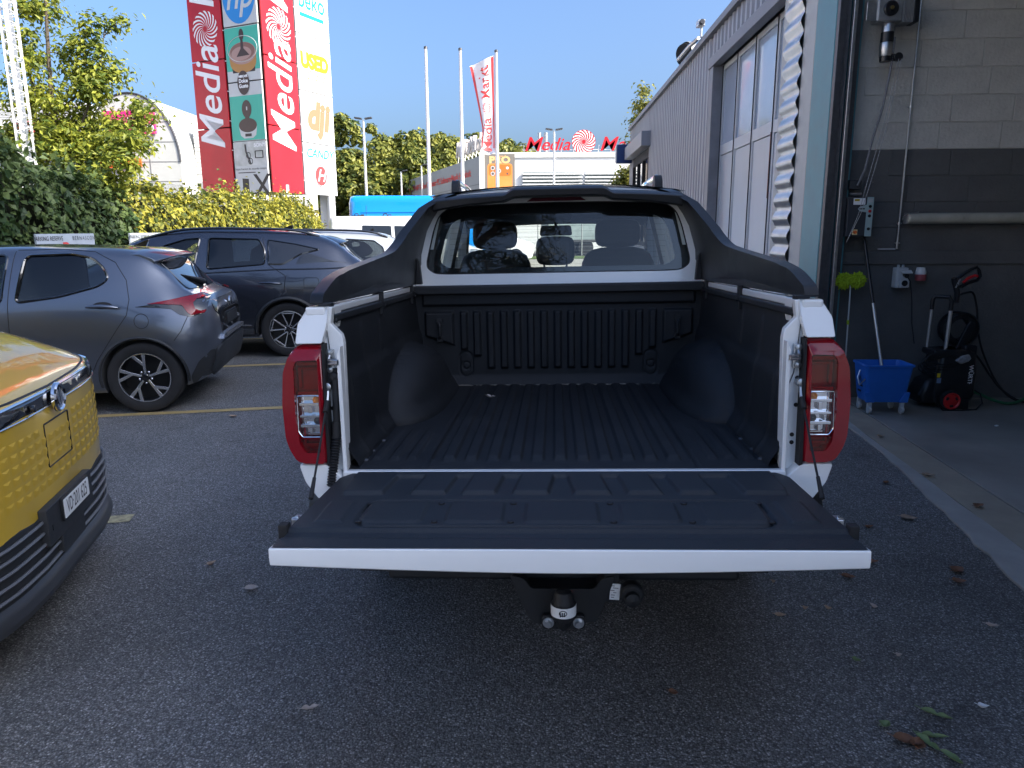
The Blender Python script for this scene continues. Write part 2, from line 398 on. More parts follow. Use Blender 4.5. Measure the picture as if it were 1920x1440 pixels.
# tower added out of view behind the workshop to throw shade over the yard
tower_a = math.atan2(-.913, -.407)
shade_tower = thing('added_shade_tower', 'added tower behind the workshop, out of view, casting the yard shade', 'building', (29.6, -3.0, 0), (0, 0, tower_a))
B().bb(0, 13.2, 0, 10, 0, 29.3).build('wall', rend, shade_tower)
for kz in range(9):
    for kx in range(5): B().bb(.9 + kx * 2.4, 2.6 + kx * 2.4, -.03, .02, 1.6 + kz * 3.0, 3.2 + kz * 3.0).build('window', M('shade_tower_glass', (.05, .06, .07), .1, coat=.5), shade_tower)
def rib_sheet(b, y0, y1, z0, z1, per=.215, dep=.035, x=0.):
    """vertical trapezoid ribs facing -x"""
    ys = []; y = y0
    while y < y1 - 1e-6:
        for fr_, d in ((0, 0), (.42, 0), (.52, -dep), (.9, -dep)):
            if y + per * fr_ <= y1: ys.append((y + per * fr_, d))
        y += per
    ys.append((y1, 0))
    n = len(ys); vs = [(x + d, yy, z0) for yy, d in ys] + [(x + d, yy, z1) for yy, d in ys]
    b.add(vs, [(i, i + 1, n + i + 1, n + i) for i in range(n - 1)])
LZ, EZ = 3.83, 4.37
b = B(); rib_sheet(b, 11.42, 17.9, 0, EZ - .1); rib_sheet(b, 17.9, 21.0, 3.42, EZ - .1); rib_sheet(b, 17.9, 21., 0, 1.15); rib_sheet(b, 21., 21.9, 0, EZ - .1)
b.build('cladding', clad, bld, sharp=.3)
b = B(); rib_sheet(b, 7.46, 11.42, LZ + .14, EZ - .1)
b.build('cladding', clad, bld, sharp=.3)
B().bb(.05, 12, 11.25, 21.9, 0, EZ - .12).build('side_wall', clad, bld)
B().bb(.3, 12, 7.1, 11.25, 0, EZ - .12).build('side_wall', clad, bld)
b = B(); b.bb(-.10, .12, 7.46, 21.95, EZ - .1, EZ - .035); b.bb(-.07, 12.1, 7.4, 21.98, EZ - .03, EZ + .03); b.build('eave_trim', trim, bld, bev=.008)
b = B(); b.bb(-.06, .06, 7.9, 11.5, LZ, LZ + .14); b.build('lintel', trim, bld, bev=.006)
B().bb(-.045, .28, 11.2, 11.42, 0, LZ).build('door_post', trim, bld, bev=.006)
# folding door: four leaves of unequal width, upper pane and lower panel each
ys = [8.06, 8.64, 9.5, 10.38, 11.2]
for i in range(4):
    y0, y1 = ys[i], ys[i + 1]
    leaf = B()
    leaf.bb(.105, .155, y0 + .008, y0 + .058, 0.02, LZ); leaf.bb(.105, .155, y1 - .058, y1 - .008, .02, LZ)
    leaf.bb(.104, .156, y0 + .058, y1 - .058, 2.60, 2.74); leaf.bb(.104, .156, y0 + .058, y1 - .058, LZ - .07, LZ); leaf.bb(.104, .156, y0 + .058, y1 - .058, .02, .16)
    lf = leaf.build('door_leaf', doorp, bld, bev=.004)
    B().bb(.128, .136, y0 + .058, y1 - .058, 2.74, LZ - .07).build('pane', frost, lf)
    B().bb(.118, .14, y0 + .064, y1 - .064, .166, 2.594).build('panel', doorp, lf, bev=.003)
    B().bb(.094, .103, y1 - .004, y1 + .004, 0.05, LZ).build('seal', rubber, lf)
rust = M('rust', (.16, .035, .02), .8, var=.5, vs=30)
B().bb(.1, .104, 8.665, 8.69, 1.9, 2.62).build('rust_streak', rust, bld)
# corrugated aluminium strip, waves running along the facade
def corr(yv, zv): return (-.026 - .016 * math.sin(zv * 2 * math.pi / .18) + (.0), yv, zv)
b = B(); b.grid(corr, [7.44, 7.94], fr(0, EZ - .1, 900)); b.build('corrugated_sheet', alu, bld, sharp=None); B().bb(-.004, .05, 7.40, 7.96, 0, EZ - .1).build('sheet_backing', alu, bld)
B().prism([(-.064 if i % 2 else .02, 0) for i in range(0)] or rrect(7.90, 8.06, 0, LZ, .001, 1), 0, -.012, .1).build('flat_strip', beige, bld)
b = B()
n = 900; zs = fr(0, EZ - .1, n); pts = [(-.026 - .016 * math.sin(z * 2 * math.pi / .18), z) for z in zs]
b.add([(x, 7.94, z) for x, z in pts] + [(.01, 7.94, z) for x, z in pts], [(i, i + 1, n + 2 + i, n + 1 + i) for i in range(n)]); b.build('sheet_end', alu, bld)
screw = B()
for k in range(24): screw.lathe([(.006, 0), (.006, -.008), (.001, -.01)], 8, (-.012, 7.975, .2 + k * .18), 0)
screw.build('screw_row', darksteel, bld)
B().bb(-.006, .25, 7.12, 7.44, 0, 4.3).build('corner_post', beige, bld, bev=.01)
B().bb(-.005, .22, 6.64, 7.118, 0, 4.3).build('door_jamb', teal, bld, bev=.008)
# vertical door track behind the jamb
b = B(); b.bb(.0, .055, 6.575, 6.638, 0, 4.3); b.bb(.06, .10, 6.60, 6.66, 0, 4.3); b.build('door_track', darksteel, bld, bev=.004)
b = B(); b.bb(.105, .135, 6.55, 6.60, 0, 4.3); b.build('door_track', steel, bld, bev=.004)
b = B(); b.bb(.14, .19, 6.60, 6.70, 0, 4.3); b.build('door_track', darksteel, bld, bev=.006)
# window with dark frames and orange sheets behind the panes, far end
orange_backing = M('window_orange', (.62, .16, .05), .5, var=.15, vs=2)
wf = B(); wf.bb(-.03, .04, 17.9, 21., 1.15, 1.25); wf.bb(-.03, .04, 17.9, 21., 3.2, 3.42)
for yy in (17.9, 18.9, 19.9, 20.9): wf.bb(-.04, .03, yy, yy + .1, 1.25, 3.2)
wfo = wf.build('window_frame', dark_in, bld)
for yy in (18., 19., 20.): B().bb(.041, .045, yy, yy + .9, 1.25, 3.2).build('orange_backing', orange_backing, wfo); B().bb(.0, .006, yy, yy + .9, 1.25, 3.2).build('pane', glass('thin_glass', (.75, .75, .75)), wfo)
B().bb(-.25, 0, 17.6, 21.2, 3.425, 3.75).build('window_hood', clad, bld, bev=.01)
# blue sign box on the far corner
sb = thing('sign_box', 'small dark blue sign box on the far corner of the workshop', 'sign', BW(-.25, 21.4, 3.35))
bb_ = B(); bb_.box((0, 0, .25), (.42, .22, .5)); bb_.build('box', M('sign_blue', (.02, .05, .16), .4), sb, bev=.02)
B().box((-.225, 0, .25), (.02, .18, .44)).build('face', M('sign_white', (.7, .72, .72), .4), sb, bev=.004)
# roof duct and eave fittings
duct = thing('roof_duct', 'short round corrugated ventilation duct on the workshop roof', 'duct', BW(.45, 15.3, EZ))
b = B(); pth = [(0.12, 0, -.1), (.12, 0, .18), (.06, -.05, .34), (-.08, -.14, .44), (-.26, -.24, .46)]
P5 = []
for a, c in zip(pth, pth[1:]):
    for t in (0, .25, .5, .75): P5.append([a[i] + (c[i] - a[i]) * t for i in range(3)])
P5.append(pth[-1]); b.tube(P5, [.21 + .018 * (i % 2) for i in range(len(P5))], 22, cap=False); b.build('pipe', M('duct_metal', (.45, .45, .42), .4, .6, var=.2, vs=8), duct)
B().tube([Vector(pth[-1]) * .97, Vector(pth[-1]) * .9 + Vector((0, 0, .04))], .19, 22).build('mouth', dark_in, duct)
cam_o = thing('security_camera', 'small grey security camera on the workshop eave', 'camera', BW(-.1, 11.9, EZ + .03))
b = B(); b.tube([(0, 0, -.03), (0, 0, .12)], .018, 8); b.box((-.02, -.02, .16), (.10, .16, .09)); b.build('body', steel, cam_o, bev=.01)
B().lathe([(.035, 0), (.04, -.04), (.03, -.05)], 14, (-.02, -.10, .16), 1).build('lens', darksteel, cam_o)
cd = B(); cd.tube([(0, .15, .0), (-.05, .5, -.03), (-.05, 1.3, -.06)], .03, 8); cd.build('conduit', steel, cam_o)
# ---- wash bay interior
wall_l = M('wall_grey_paint', (.50, .48, .43), .75, var=.16, vs=3, vd=9, bump=.7, bs=38)
wall_d = M('wall_dark_paint', (.085, .085, .083), .7, c2=(.135, .132, .125), vs=2.5, vd=9, bump=.4, bs=50)
WY = 6.74
bw = B().bb(.2, 7.5, WY + .012, WY + .25, 2.232, 4.3).build('block_wall', wall_l, bld)
B().bb(.2, 7.5, WY + .011, WY + .25, 1.36, 2.2315).build('wall_panel', wall_d, bw)
B().bb(.2, 7.5, WY + .0, WY + .25, 0, 1.241).build('wall_panel', wall_d, bw)
B().bb(.2, 7.5, WY - .022, WY + .2, 1.242, 1.36).build('wall_ledge', wall_d, bw, bev=.006)
bl_, bh = .525, .2235
blk = B(); blk.box((0, 0, 0), (bl_ - .007, .05, bh - .006)); bme = {}
for mt in (wall_l, wall_d):
    me = B().box((0, 0, 0), (bl_ - .007, .05, bh - .006)).mesh('block'); me.materials.append(mt); bme[mt.name] = me
rows_d = 4
for r_ in range(-4, 9):
    z = 2.232 + (r_ + .5) * bh
    if z - bh / 2 < 1.36: continue
    mt = wall_l if r_ >= 0 else wall_d
    off = {0: .12, 1: .38, 2: 0., 3: .3, 4: .08}[(r_ * 2 + 7) % 5]
    for c in range(7):
        x = .2 + off + c * bl_
        if x < .45: continue
        if x > 3.6: break
        o = link('block', bme[mt.name], None, bw, (x, WY + .03 + random.uniform(-.002, .002), z + random.uniform(-.001, .001)), (0, random.uniform(-.003, .003), 0))
        md = o.modifiers.new('bevel', 'BEVEL'); md.width = .004; md.segments = 2
b = B(); b.bb(6.5, 6.7, -.5, 6.74, 0, 4.3); b.bb(.3, 6.7, -.5, -.3, 0, 4.3); b.build('inner_wall', M('inner_white', (.58, .57, .54), .8, var=.08, vs=2), bld)
B().bb(.0, 7, -.5, 6.9, 4.2, 4.3).build('ceiling', M('ceiling_white', (.6, .6, .57), .8, var=.08, vs=2), bld)
# ================================================================ PICKUP TRUCK
liner = M('bed_liner', (.0075, .009, .0115), .50, spec=.4, c2=(.015, .0165, .019), vs=4.5, vd=10, bump=.35, bs=420)
linerd = M('tailgate_liner', (.016, .0185, .022), .42, spec=.5, var=.15, vs=7, vd=8, bump=.3, bs=420)
barm = M('sport_bar_black', (.009, .0095, .011), .38, spec=.5, var=.1, vs=6, bump=.12, bs=700)
redg = M('lamp_red', (.23, .003, .010), .12, coat=.35, var=.08, vs=14)
redd = M('lamp_red_deep', (.16, .002, .008), .15, coat=.6, var=.3, vs=25)
redglass = glass('red_lens', (.85, .05, .07))
clearglass = glass('clear_lens', (.92, .92, .92))
interior = M('cab_interior', (.012, .013, .015), .65, var=.2, vs=20, bump=.2, bs=200)
leather = M('seat_leather', (.018, .02, .023), .45, var=.15, vs=15, bump=.15, bs=120)
frit = M('window_frit', (.006, .007, .008), .12, coat=.5)
sticker = M('white_sticker', (.72, .73, .72), .5, var=.05, vs=20)
black_ink = M('black_ink', (.01, .01, .012), .5)
truck = thing('pickup_truck', 'white double cab pickup with black sport bar and lowered tailgate', 'pickup truck',
              (.16388, 2.21115, .0004))
def trot():
    Rz = Matrix.Rotation(-.0573, 3, 'Z'); Rx = Matrix.Rotation(-.0302, 3, 'X'); Ry = Matrix.Rotation(-.0152, 3, 'Y')
    return Rz @ Rx @ Ry
truck.rotation_euler = trot().to_euler()
FZ = .824
# ---- bed floor with pressed ribs
def floor_z(x, y):
    z = FZ
    ax = abs(x)
    if ax < .432:
        per = .0745; u = ((x + 10 * per + per / 2) % per) / per - .5
        e = (sstep(.31, .22, abs(u))) * sstep(.075, .12, y) * sstep(1.52, 1.47, y)
        z += .013 * e
    if .432 <= ax < .446: z -= .003
    for c in (.50, .56, .622):
        z += .009 * sstep(.022, .010, abs(ax - c)) * sstep(.09, .13, y) * sstep(.52, .44, y)
    z -= .004 * sstep(.03, .0, y)
    return z
xs = sorted(set([round(-.70 + i * .0045, 5) for i in range(312)]))
b = B(); b.grid(lambda x, y: (x, y, floor_z(x, y)), xs, [0, .012, .03, .05] + fr(.075, .15, 8) + fr(.2, 1.4, 14) + fr(1.44, 1.56, 8))
bedf = b.build('bed_floor', liner, truck, sharp=1.2, fixn=False)
B().lathe([(.001, 0), (.012, .0), (.014, .004), (.005, .006)], 10, (0, 0, 0))
bolt_me = B().lathe([(.012, -.002), (.012, .003), (.008, .006), (.0, .0065)], 10).mesh('bolt'); bolt_me.materials.append(darksteel)
for sx in (-1, 1):
    for (x, y) in ((.655, .10), (.66, .22), (.63, .42), (.655, .36)): link('bolt', bolt_me, None, bedf, (sx * x, y, FZ))
# debris at the front end of the ribs
dust = M('dust', (.22, .20, .17), .9, var=.4, vs=60)
b = B()
for i in range(60):
    x = random.choice([-.495, .5]) + random.uniform(-.05, .05) if i % 3 == 0 else -.41 + .0745 * random.randint(0, 11) + random.uniform(-.014, .014); s_ = random.uniform(.002, .009)
    b.box((x, 1.505 + random.uniform(-.012, .012), FZ + .002), (s_ * 2.5, s_, .003), random.uniform(0, 3))
tag(b.build('dust', dust, bedf), kind='stuff')
# ---- bed side walls with wheel arches
def wall_x(y, z):
    t = (z - FZ) / .5; x = .694 + .045 * t
    x -= .010 * sstep(1.13, 1.08, z)
    for c in (.17, .43, .70): x -= .006 * sstep(.02, .008, abs(y - c)) * sstep(1.27, 1.24, z) * (1 if z > 1.13 or c < .6 else .0)
    e = ((y - 1.16) / .56) ** 2 + ((z - FZ + .02) / .28) ** 2
    if e < 1:
        p = .150 * (1 - e ** 1.6) ** .5; x -= p
        if y > 1.15: x += .0035 * math.sin(e * 34) * sstep(.25, .45, e) * sstep(1.0, .9, e)
    fl = sstep(.10, .0, z - FZ); x -= .03 * fl * fl
    return x
for s in (-1, 1):
    b = B(); b.grid(lambda y, z: (s * wall_x(y, z), y, z), fr(0.02, 1.56, 128), fr(FZ - .004, 1.315, 44))
    w = b.build('bed_side', liner, truck, sharp=1.2, fixn=False)
    B().bb(s * .722, s * .748, .03, 1.55, 1.292, 1.318).build('liner_lip', blackp, w, bev=.006)
    # white rail top and tie brackets over it
    B().bb(s * .735, s * .80, .02, 1.6, 1.318, 1.347).build('rail', white, w, bev=.008, seg=3)
    for y in (.06, .76, 1.42):
        b = B(); b.bb(s * .722, s * .737, y - .018, y + .018, 1.262, 1.358); b.bb(s * .722, s * .765, y - .018, y + .018, 1.3475, 1.3575); b.lathe([(.008, 0), (.008, .006), (0, .008)], 8, (s * .722 - s * .006, y, 1.30), 0)
        b.build('bracket', blackp, w, bev=.003)
# ---- bulkhead
RB = [-.486 + .0695 * k for k in range(15)]
def bulk_y(x, z):
    y = 1.545
    for i, c in enumerate(RB):
        k = min(i, 14 - i); lo = 1.005 if k == 0 else (.97 if k == 1 else .905)
        y -= .022 * sstep(.020, .012, abs(x - c)) * sstep(lo, lo + .014, z) * sstep(1.212, 1.20, z)
    ax = abs(x)
    lo = 1.03 + (ax - .54) * .33
    y -= .022 * sstep(.535, .545, ax) * sstep(.69, .68, ax) * sstep(lo, lo + .012, z) * sstep(1.212, 1.20, z)
    y -= .018 * sstep(1.236, 1.246, z) * sstep(.70, .69, ax)
    # drain hollow outlines
    d = abs(math.hypot(ax - .48, max(0, abs(z - .932) - .03)) - .034); y += .006 * sstep(.007, .002, d)
    d = abs(math.hypot(ax - .48, z - .925) - .019); y += .006 * sstep(.006, .002, d)
    y -= .03 * sstep(.88, .815, z)
    return y
b = B(); b.grid(lambda x, z: (x, bulk_y(x, z), z), fr(-.745, .745, 330), sorted(fr(FZ - .005, 1.31, 110)))
bk = b.build('bulkhead', liner, truck, sharp=1.2, fixn=False)
b = B(); b.bb(-.757, .757, 1.50, 1.60, 1.298, 1.342); b.build('bulkhead_cap', blackp, bk, bev=.008)
for s in (-1, 1):
    b = B(); b.tube([(s * .61, 1.50, 1.155), (s * .605, 1.487, 1.14), (s * .605, 1.487, 1.09), (s * .61, 1.50, 1.075)], .008, 8); b.box((s * .61, 1.515, 1.16), (.03, .014, .03)); b.box((s * .61, 1.515, 1.07), (.03, .014, .03)); b.build('tie_hook', blackp, bk, bev=.002)
# ---- body sides and rear corners
secp = [(.76, 1.345), (.792, 1.347), (.824, 1.295), (.836, 1.21), (.882, 1.10), (.888, .82), (.86, .68), (.76, .68)]
for s in (-1, 1):
    me = B().prism([(s * x, z) for x, z in secp], 1, .16, 1.6).mesh('t', sharp=None)
    cut = B().lathe([(.44, -.3), (.44, .3)], 40, (s * .9, 1.18, .38), 0).mesh('c', sharp=None)
    me = boolean(me, [cut]); me.shade_smooth(); me.set_sharp_from_angle(angle=.5)
    o = link('bed_outer_side', me, white, truck); md = o.modifiers.new('bevel', 'BEVEL'); md.width = .012; md.segments = 3; md.limit_method = 'ANGLE'; md.angle_limit = R(25)
    top = roundpoly([(.726, 1.347), (.79, 1.349), (.824, 1.296), (.832, 1.2335), (.744, 1.2335), (.73, 1.29)], .006)
    cap = B()
    n = len(top)
    rings = [[(s * x, .17, z) for x, z in top], [(s * x, .02, z) for x, z in top], [(s * (x + (.78 - x) * .04), -.005 + .035 * sstep(1.25, 1.35, z), z) for x, z in top]]
    cap.loft(rings); cap.build('corner_cap', white, truck, bev=.006, seg=3)
    low = roundpoly([(.70, .80), (.748, .843), (.846, .843), (.828, .782), (.785, .722), (.735, .705), (.70, .72)], .012)
    rings = [[(s * x, .17, z) for x, z in low], [(s * x, .0, z) for x, z in low], [(s * (x + (.77 - x) * .05), -.012, z + (.79 - z) * .05) for x, z in low]]
    B().loft(rings).build('lower_corner', white, truck, bev=.006, seg=3)
    # inner flange of the opening
    fl = [(.692, .812), (.762, .812), (.752, 1.0), (.748, 1.235), (.732, 1.292), (.729, 1.346), (.715, 1.346), (.722, 1.292), (.690, 1.258), (.685, 1.231), (.688, 1.0)]
    b = B(); b.prism([(s * x, z) for x, z in fl], 1, .028, .06); fo = b.build('tailgate_jamb', white, truck, bev=.004)
    b = B(); b.prism([(s * x, z) for x, z in [(.687, .812), (.70, .812), (.70, 1.2), (.687, 1.225)]], 1, -.008, .03); b.build('flange_lip', white, fo, bev=.003)
    b = B(); b.tube([(s * .728, .022, 1.20), (s * .728, .0, 1.18), (s * .695, -.012, 1.178), (s * .695, -.012, 1.172), (s * .728, .0, 1.17), (s * .728, .022, 1.15)], .006, 8)
    b.bb(s * .716, s * .741, .018, .027, 1.138, 1.212); b.lathe([(.010, 0), (.010, -.008), (0, -.010)], 8, (s * .729, .018, 1.202), 1); b.lathe([(.010, 0), (.010, -.008), (0, -.010)], 8, (s * .729, .018, 1.148), 1)
    b.build('striker', steel, fo, bev=.001)
    b = B()
    for z in (1.105, .90, .925, 1.02): b.lathe([(.007, 0), (.007, -.002), (0, -.002)], 8, (s * (.733 if z > 1 else .725), .0278, z), 1)
    b.build('plug', black_ink, fo)
# sill between floor and tailgate
b = B(); b.bb(-.70, .70, -.016, .012, FZ - .03, FZ - .003); b.build('sill', white, truck, bev=.006, seg=3)
# ---- tail lamps
lampo = [(.744, 1.2295), (.818, 1.2315), (.852, 1.203), (.874, 1.15), (.884, 1.04), (.880, .93), (.868, .89), (.846, .852), (.82, .8435), (.748, .842)]
for s in (-1, 1):
    P = [(s * x, z) for x, z in roundpoly(lampo, .012)]
    cx, cz = s * .80, 1.035
    ins = lambda q, k: (q[0] + (cx - q[0]) * k, q[1] + (cz - q[1]) * k * .5)
    hol = [(s * x, z) for x, z in roundpoly([(.757, 1.185), (.825, 1.182), (.835, 1.16), (.838, 1.0), (.83, .915), (.812, .885), (.763, .884)], .008)]
    lampg = B()
    n = len(P); P2 = [ins(q, .07) for q in P]
    lampg.loft([[(x, .17, z) for x, z in P], [(x, -.002, z) for x, z in P], [(x, -.026 + .035 * sstep(1.19, 1.23, z), z) for x, z in P2]], cap=False)
    plate(lampg, P2, [hol], lambda x, z, sd: (x, -.026 + .035 * sstep(1.19, 1.23, z), z), None, .02)
    # cavity walls and back
    lampg.loft([[(x, -.026 + .035 * sstep(1.19, 1.23, z), z) for x, z in hol], [(ins(q, .03)[0], .02, ins(q, .03)[1]) for q in hol]], cap=False)
    lampg.add([(ins(q, .03)[0], .02, ins(q, .03)[1]) for q in hol], [tuple(range(len(hol)))])
    lo_ = lampg.build('tail_lamp', redg, truck, sharp=.7)
    tag(lo_, 'tall red tail lamp with clear middle section')
    # inner steps
    b = B()
    for (z0, z1, d) in ((1.165, 1.178, -.012), (1.15, 1.16, .0), (1.072, 1.084, -.016), (.925, .934, -.010), (.899, .912, -.004)): b.bb(s * .763, s * .83, d, .018, z0, z1)
    b.bb(s * .818, s * .829, -.004, .018, 1.09, 1.16); b.bb(s * .815, s * .823, -.006, .018, .90, .97)
    b.build('reflector', redd, lo_, bev=.003)
    # clear chamber
    b = B(); b.bb(s * .760, s * .829, .008, .0195, .938, 1.068); b.build('chamber', chrome, lo_)
    b = B()
    for (z0, z1) in ((1.036, 1.046), (.998, 1.006), (.966, .976)): b.bb(s * .764, s * .828, -.014, .008, z0, z1)
    b.bb(s * .788, s * .80, -.012, .008, 1.012, 1.036); b.bb(s * .806, s * .812, -.012, .008, .978, .997); b.bb(s * .79, s * .80, -.010, .008, .945, .965)
    b.build('chrome_fin', chrome, lo_, bev=.0015)
    B().lathe([(.012, .008), (.012, -.004), (.0, -.010)], 12, (s * .775, 0, 1.053), 1).build('indicator_bulb', M('amber', (.75, .25, .03), .15), lo_)
    B().lathe([(.012, .008), (.012, -.004), (.0, -.010)], 12, (s * .775, 0, .986), 1).build('bulb', M('bulb_dark', (.05, .05, .05), .2), lo_)
    b = B(); plate(b, [(s * x, z) for x, z in roundpoly([(.759, 1.07), (.831, 1.07), (.833, .955), (.82, .936), (.759, .936)], .006)], [], lambda x, z, sd: (x, -.019, z)); b.build('clear_cover', clearglass, lo_)
    frm = B(); frm.tube([(s * x, -.0205, z) for x, z in roundpoly([(.759, 1.07), (.831, 1.07), (.833, .955), (.82, .936), (.759, .936)], .006)], .0022, 6, closed=True); frm.build('cover_rim', chrome, lo_)
    b = B(); plate(b, [(s * x, z) for x, z in roundpoly([(.758, 1.184), (.824, 1.181), (.834, 1.16), (.836, 1.076), (.758, 1.076)], .006)], [], lambda x, z, sd: (x, -.0215 + .03 * sstep(1.19, 1.23, z), z)); b.build('red_cover', redglass, lo_)
    b = B(); plate(b, [(s * x, z) for x, z in roundpoly([(.758, .93), (.83, .93), (.811, .886), (.764, .886)], .006)], [], lambda x, z, sd: (x, -.0215, z)); b.build('red_cover', redglass, lo_)
    b = B(); b.prism([(s * x, z) for x, z in [(.738, 1.232), (.744, 1.232), (.749, .84), (.738, .835)]], 1, -.014, .1); b.build('gasket', rubber, lo_)
# ---- tailgate lowered flat
def tg_z(y): return .817 + (y + .02) * .030
def tg_hw(y): return .655 + .045 * min(1, math.sqrt(max(0, (-.02 - y) / .05))) + .027 * max(0, (-.07 - y) / .5) if y > -.07 else .70 + .027 * (-.07 - y) / .5
slots = [(-.52, -.435), (-.333, -.283), (-.186, -.134), (-.03, .03), (.134, .186), (.283, .333), (.435, .52)]
rects = [(-.54, -.378), (-.312, -.16), (-.098, .098), (.16, .312), (.378, .54)]
def tg_e(x, y):
    e = 0.
    sl = 0
    sk = (y + .15) * .12 * (1 if x > 0 else -1)
    for a, c in slots: sl = max(sl, sstep(a - .006, a + .006, x + sk) * sstep(c + .006, c - .006, x + sk))
    pad = sstep(-.226, -.214, y) * sstep(.66, .648, abs(x))
    slot = sl * sstep(-.068, -.078, y) + (0 if abs(x) < .648 else 1)
    e += .012 * pad * (1 - min(1, slot)) * sstep(-.03, -.045, y) if True else 0
    e += .0075 * pad * min(1, slot) * 0
    # framed service panel
    q = max(abs(x) - .505, 0), max(abs(y + .358) - .043, 0); d = math.hypot(*q) - .05
    e -= .009 * sstep(.007, .002, abs(d))
    for a, c in rects:
        cx_, hw_ = (a + c) / 2, (c - a) / 2
        d = math.hypot(max(abs(x - cx_) - hw_ + .016, 0), max(abs(y + .357) - .072 + .016, 0)) - .016
        e += .0065 * sstep(.004, -.003, d)
    d = max(abs(abs(x) - .628) - .035, abs(y + .355) - .075); e += .006 * sstep(.005, -.003, d)
    e -= .010 * sstep(-.462, -.476, y); e += .0045 * sstep(-.503, -.516, y)
    return e
tgp = thing('tailgate', None, None); tgp.parent = truck
ysl = fr(-.025, -.5745, 114)
b = B(); nx = 290
b.grid(lambda y, u: (u * (tg_hw(y) - .006), y, tg_z(y) + tg_e(u * tg_hw(y), y)), ysl, fr(-1, 1, nx))
b.build('tailgate_liner', linerd, tgp, sharp=1.2, fixn=False)
# shell underneath and bright edge
out = [(tg_hw(y), y) for y in fr(-.02, -.555, 24)]; poly = out + [(-x, y) for x, y in out[::-1]]
b = B(); n = len(poly)
b.loft([[(x, y, tg_z(y) - .014 - .006 * sstep(-.44, -.47, y)) for x, y in poly], [(x * .995, y, tg_z(y) - .05) for x, y in poly]]); b.build('tailgate_shell', white, tgp, bev=.004)
b = B(); rings = []
for u in fr(-1, 1, 40):
    hw = .7275; zt = tg_z(-.57) - .001; zb = .7285 + .0175 * abs(u) ** 1.6
    ze = .003 * (abs(u) > .999)
    rings.append([(u * hw, -.553, zt - .008), (u * hw, -.5755, zt - .0065), (u * hw, -.5785, zt - .0085), (u * hw, -.580, zt - .03), (u * hw, -.577, zb + .004), (u * hw, -.572, zb), (u * hw, -.553, zb)])
b.loft(rings); b.build('tailgate_edge', white, tgp, bev=.0015, sharp=.5)
b = B(); rings = []
for u in fr(-1, 1, 20): rings.append([(u * .60, -.545, .744), (u * .60, -.568, .727 + .015 * u * u), (u * .6, -.50, .722 + .014 * u * u), (u * .58, -.30, .735), (u * .58, -.30, .745)])
b.loft(rings); b.build('tailgate_underside', blackp, tgp)
scr_me = B().lathe([(.009, -.002), (.009, .002), (.006, .004), (.0, .0042)], 12).mesh('screw'); scr_me.materials.append(black_ink)
for x in (-.541, -.338, -.135, .135, .338, .541):
    for y in (-.291, -.423): link('screw', scr_me, None, tgp, (x, y, tg_z(y) + .001))
for s in (-1, 1):
    b = B(); b.bb(s * .708, s * .732, -.40, -.36, .768, .803); b.tube([(s * .735, -.385, .795), (s * .715, -.385, .802)], .008, 8); b.build('latch', steel, tgp, bev=.003)
    B().bb(s * .716, s * .742, -.475, -.445, .775, .815).build('rubber_stop', rubber, tgp, bev=.004)
# ---- stay cables and damper strut
for s in (-1, 1):
    b = B(); b.tube([(s * .737, .005, 1.095), (s * .737, .0, 1.07), (s * .737, -.012, 1.045)], .007, 8); b.lathe([(.013, .028), (.013, -.004), (.009, -.006)], 12, (s * .737, 0, 1.095), 1); st = b.build('stay_eyelet', steel, truck)
    tag(st)
    b = B(); p0, p1 = Vector((s * .737, -.012, 1.05)), Vector((s * .722, -.265, .815)); b.tube([p0, p0.lerp(p1, .5) + Vector((0, 0, -.004)), p1], .0035, 8)
    b.tube([p0, p0.lerp(p1, .12)], .0085, 8); b.tube([p0.lerp(p1, .8), p1], [.0055, .0075], 8); b.build('stay_cable', rubber, st)
b = B(); b.tube([(-.712, .008, 1.13), (-.716, .005, .975)], .011, 12); b.tube([(-.716, .005, .98), (-.719, .003, .93)], .0145, 12)
pts = []; rr = []
for i in range(37):
    t = i / 36; pts.append((-.719 - .022 * t, .003 - .015 * t, .93 - .16 * t)); rr.append(.0165 if i % 2 else .0115)
b.tube(pts, rr, 12); b.box((-.725, .02, 1.13), (.05, .012, .045)); b.lathe([(.012, 0), (.012, -.022), (0, -.024)], 10, (-.712, .015, 1.128), 1); b.build('damper_strut', blackp, truck)
# ---- bumper and tow bar
for s in (-1, 1):
    b = B(); rings = []
    for a in fr(0, 1, 8):
        an = a * math.pi / 2; x = .74 + .15 * math.sin(an); y = -.04 + .20 * (1 - math.cos(an)); rings.append([(s * x, y, .55), (s * (x - .02), y - .012, .62), (s * (x - .03), y + .0, .70), (s * (x - .07), y + .03, .728), (s * (x - .1), y + .09, .72), (s * (x - .1), y + .1, .56)])
    b.loft(rings); b.build('bumper_corner', blackp, truck, sharp=.9)
b = B(); b.bb(-.78, .78, .02, .14, .50, .72); b.bb(-.56, .56, -.06, .06, .47, .53); b.build('bumper_beam', blackp, truck, bev=.015)
hit = thing('tow_bar', None, None); hit.parent = truck
b = B(); hp = roundpoly([(-.16, .53), (-.115, .52), (-.095, .487), (.10, .487), (.12, .52), (.165, .53), (.125, .42), (.105, .375), (-.08, .368), (-.105, .39)], .012)
b.prism(hp, 1, -.15, -.138); b.prism([(-.15, .53), (-.13, .52), (-.105, .48), (.11, .48), (.135, .52), (.155, .53), (.11, .39), (-.085, .39)], 1, -.138, -.06); b.build('bracket_plate', darksteel if False else blackp, hit, bev=.004)
b = B(); b.prism(rrect(-.062, .070, .365, .412, .012), 1, -.175, -.151); b.build('ball_flange', blackp, hit, bev=.004)
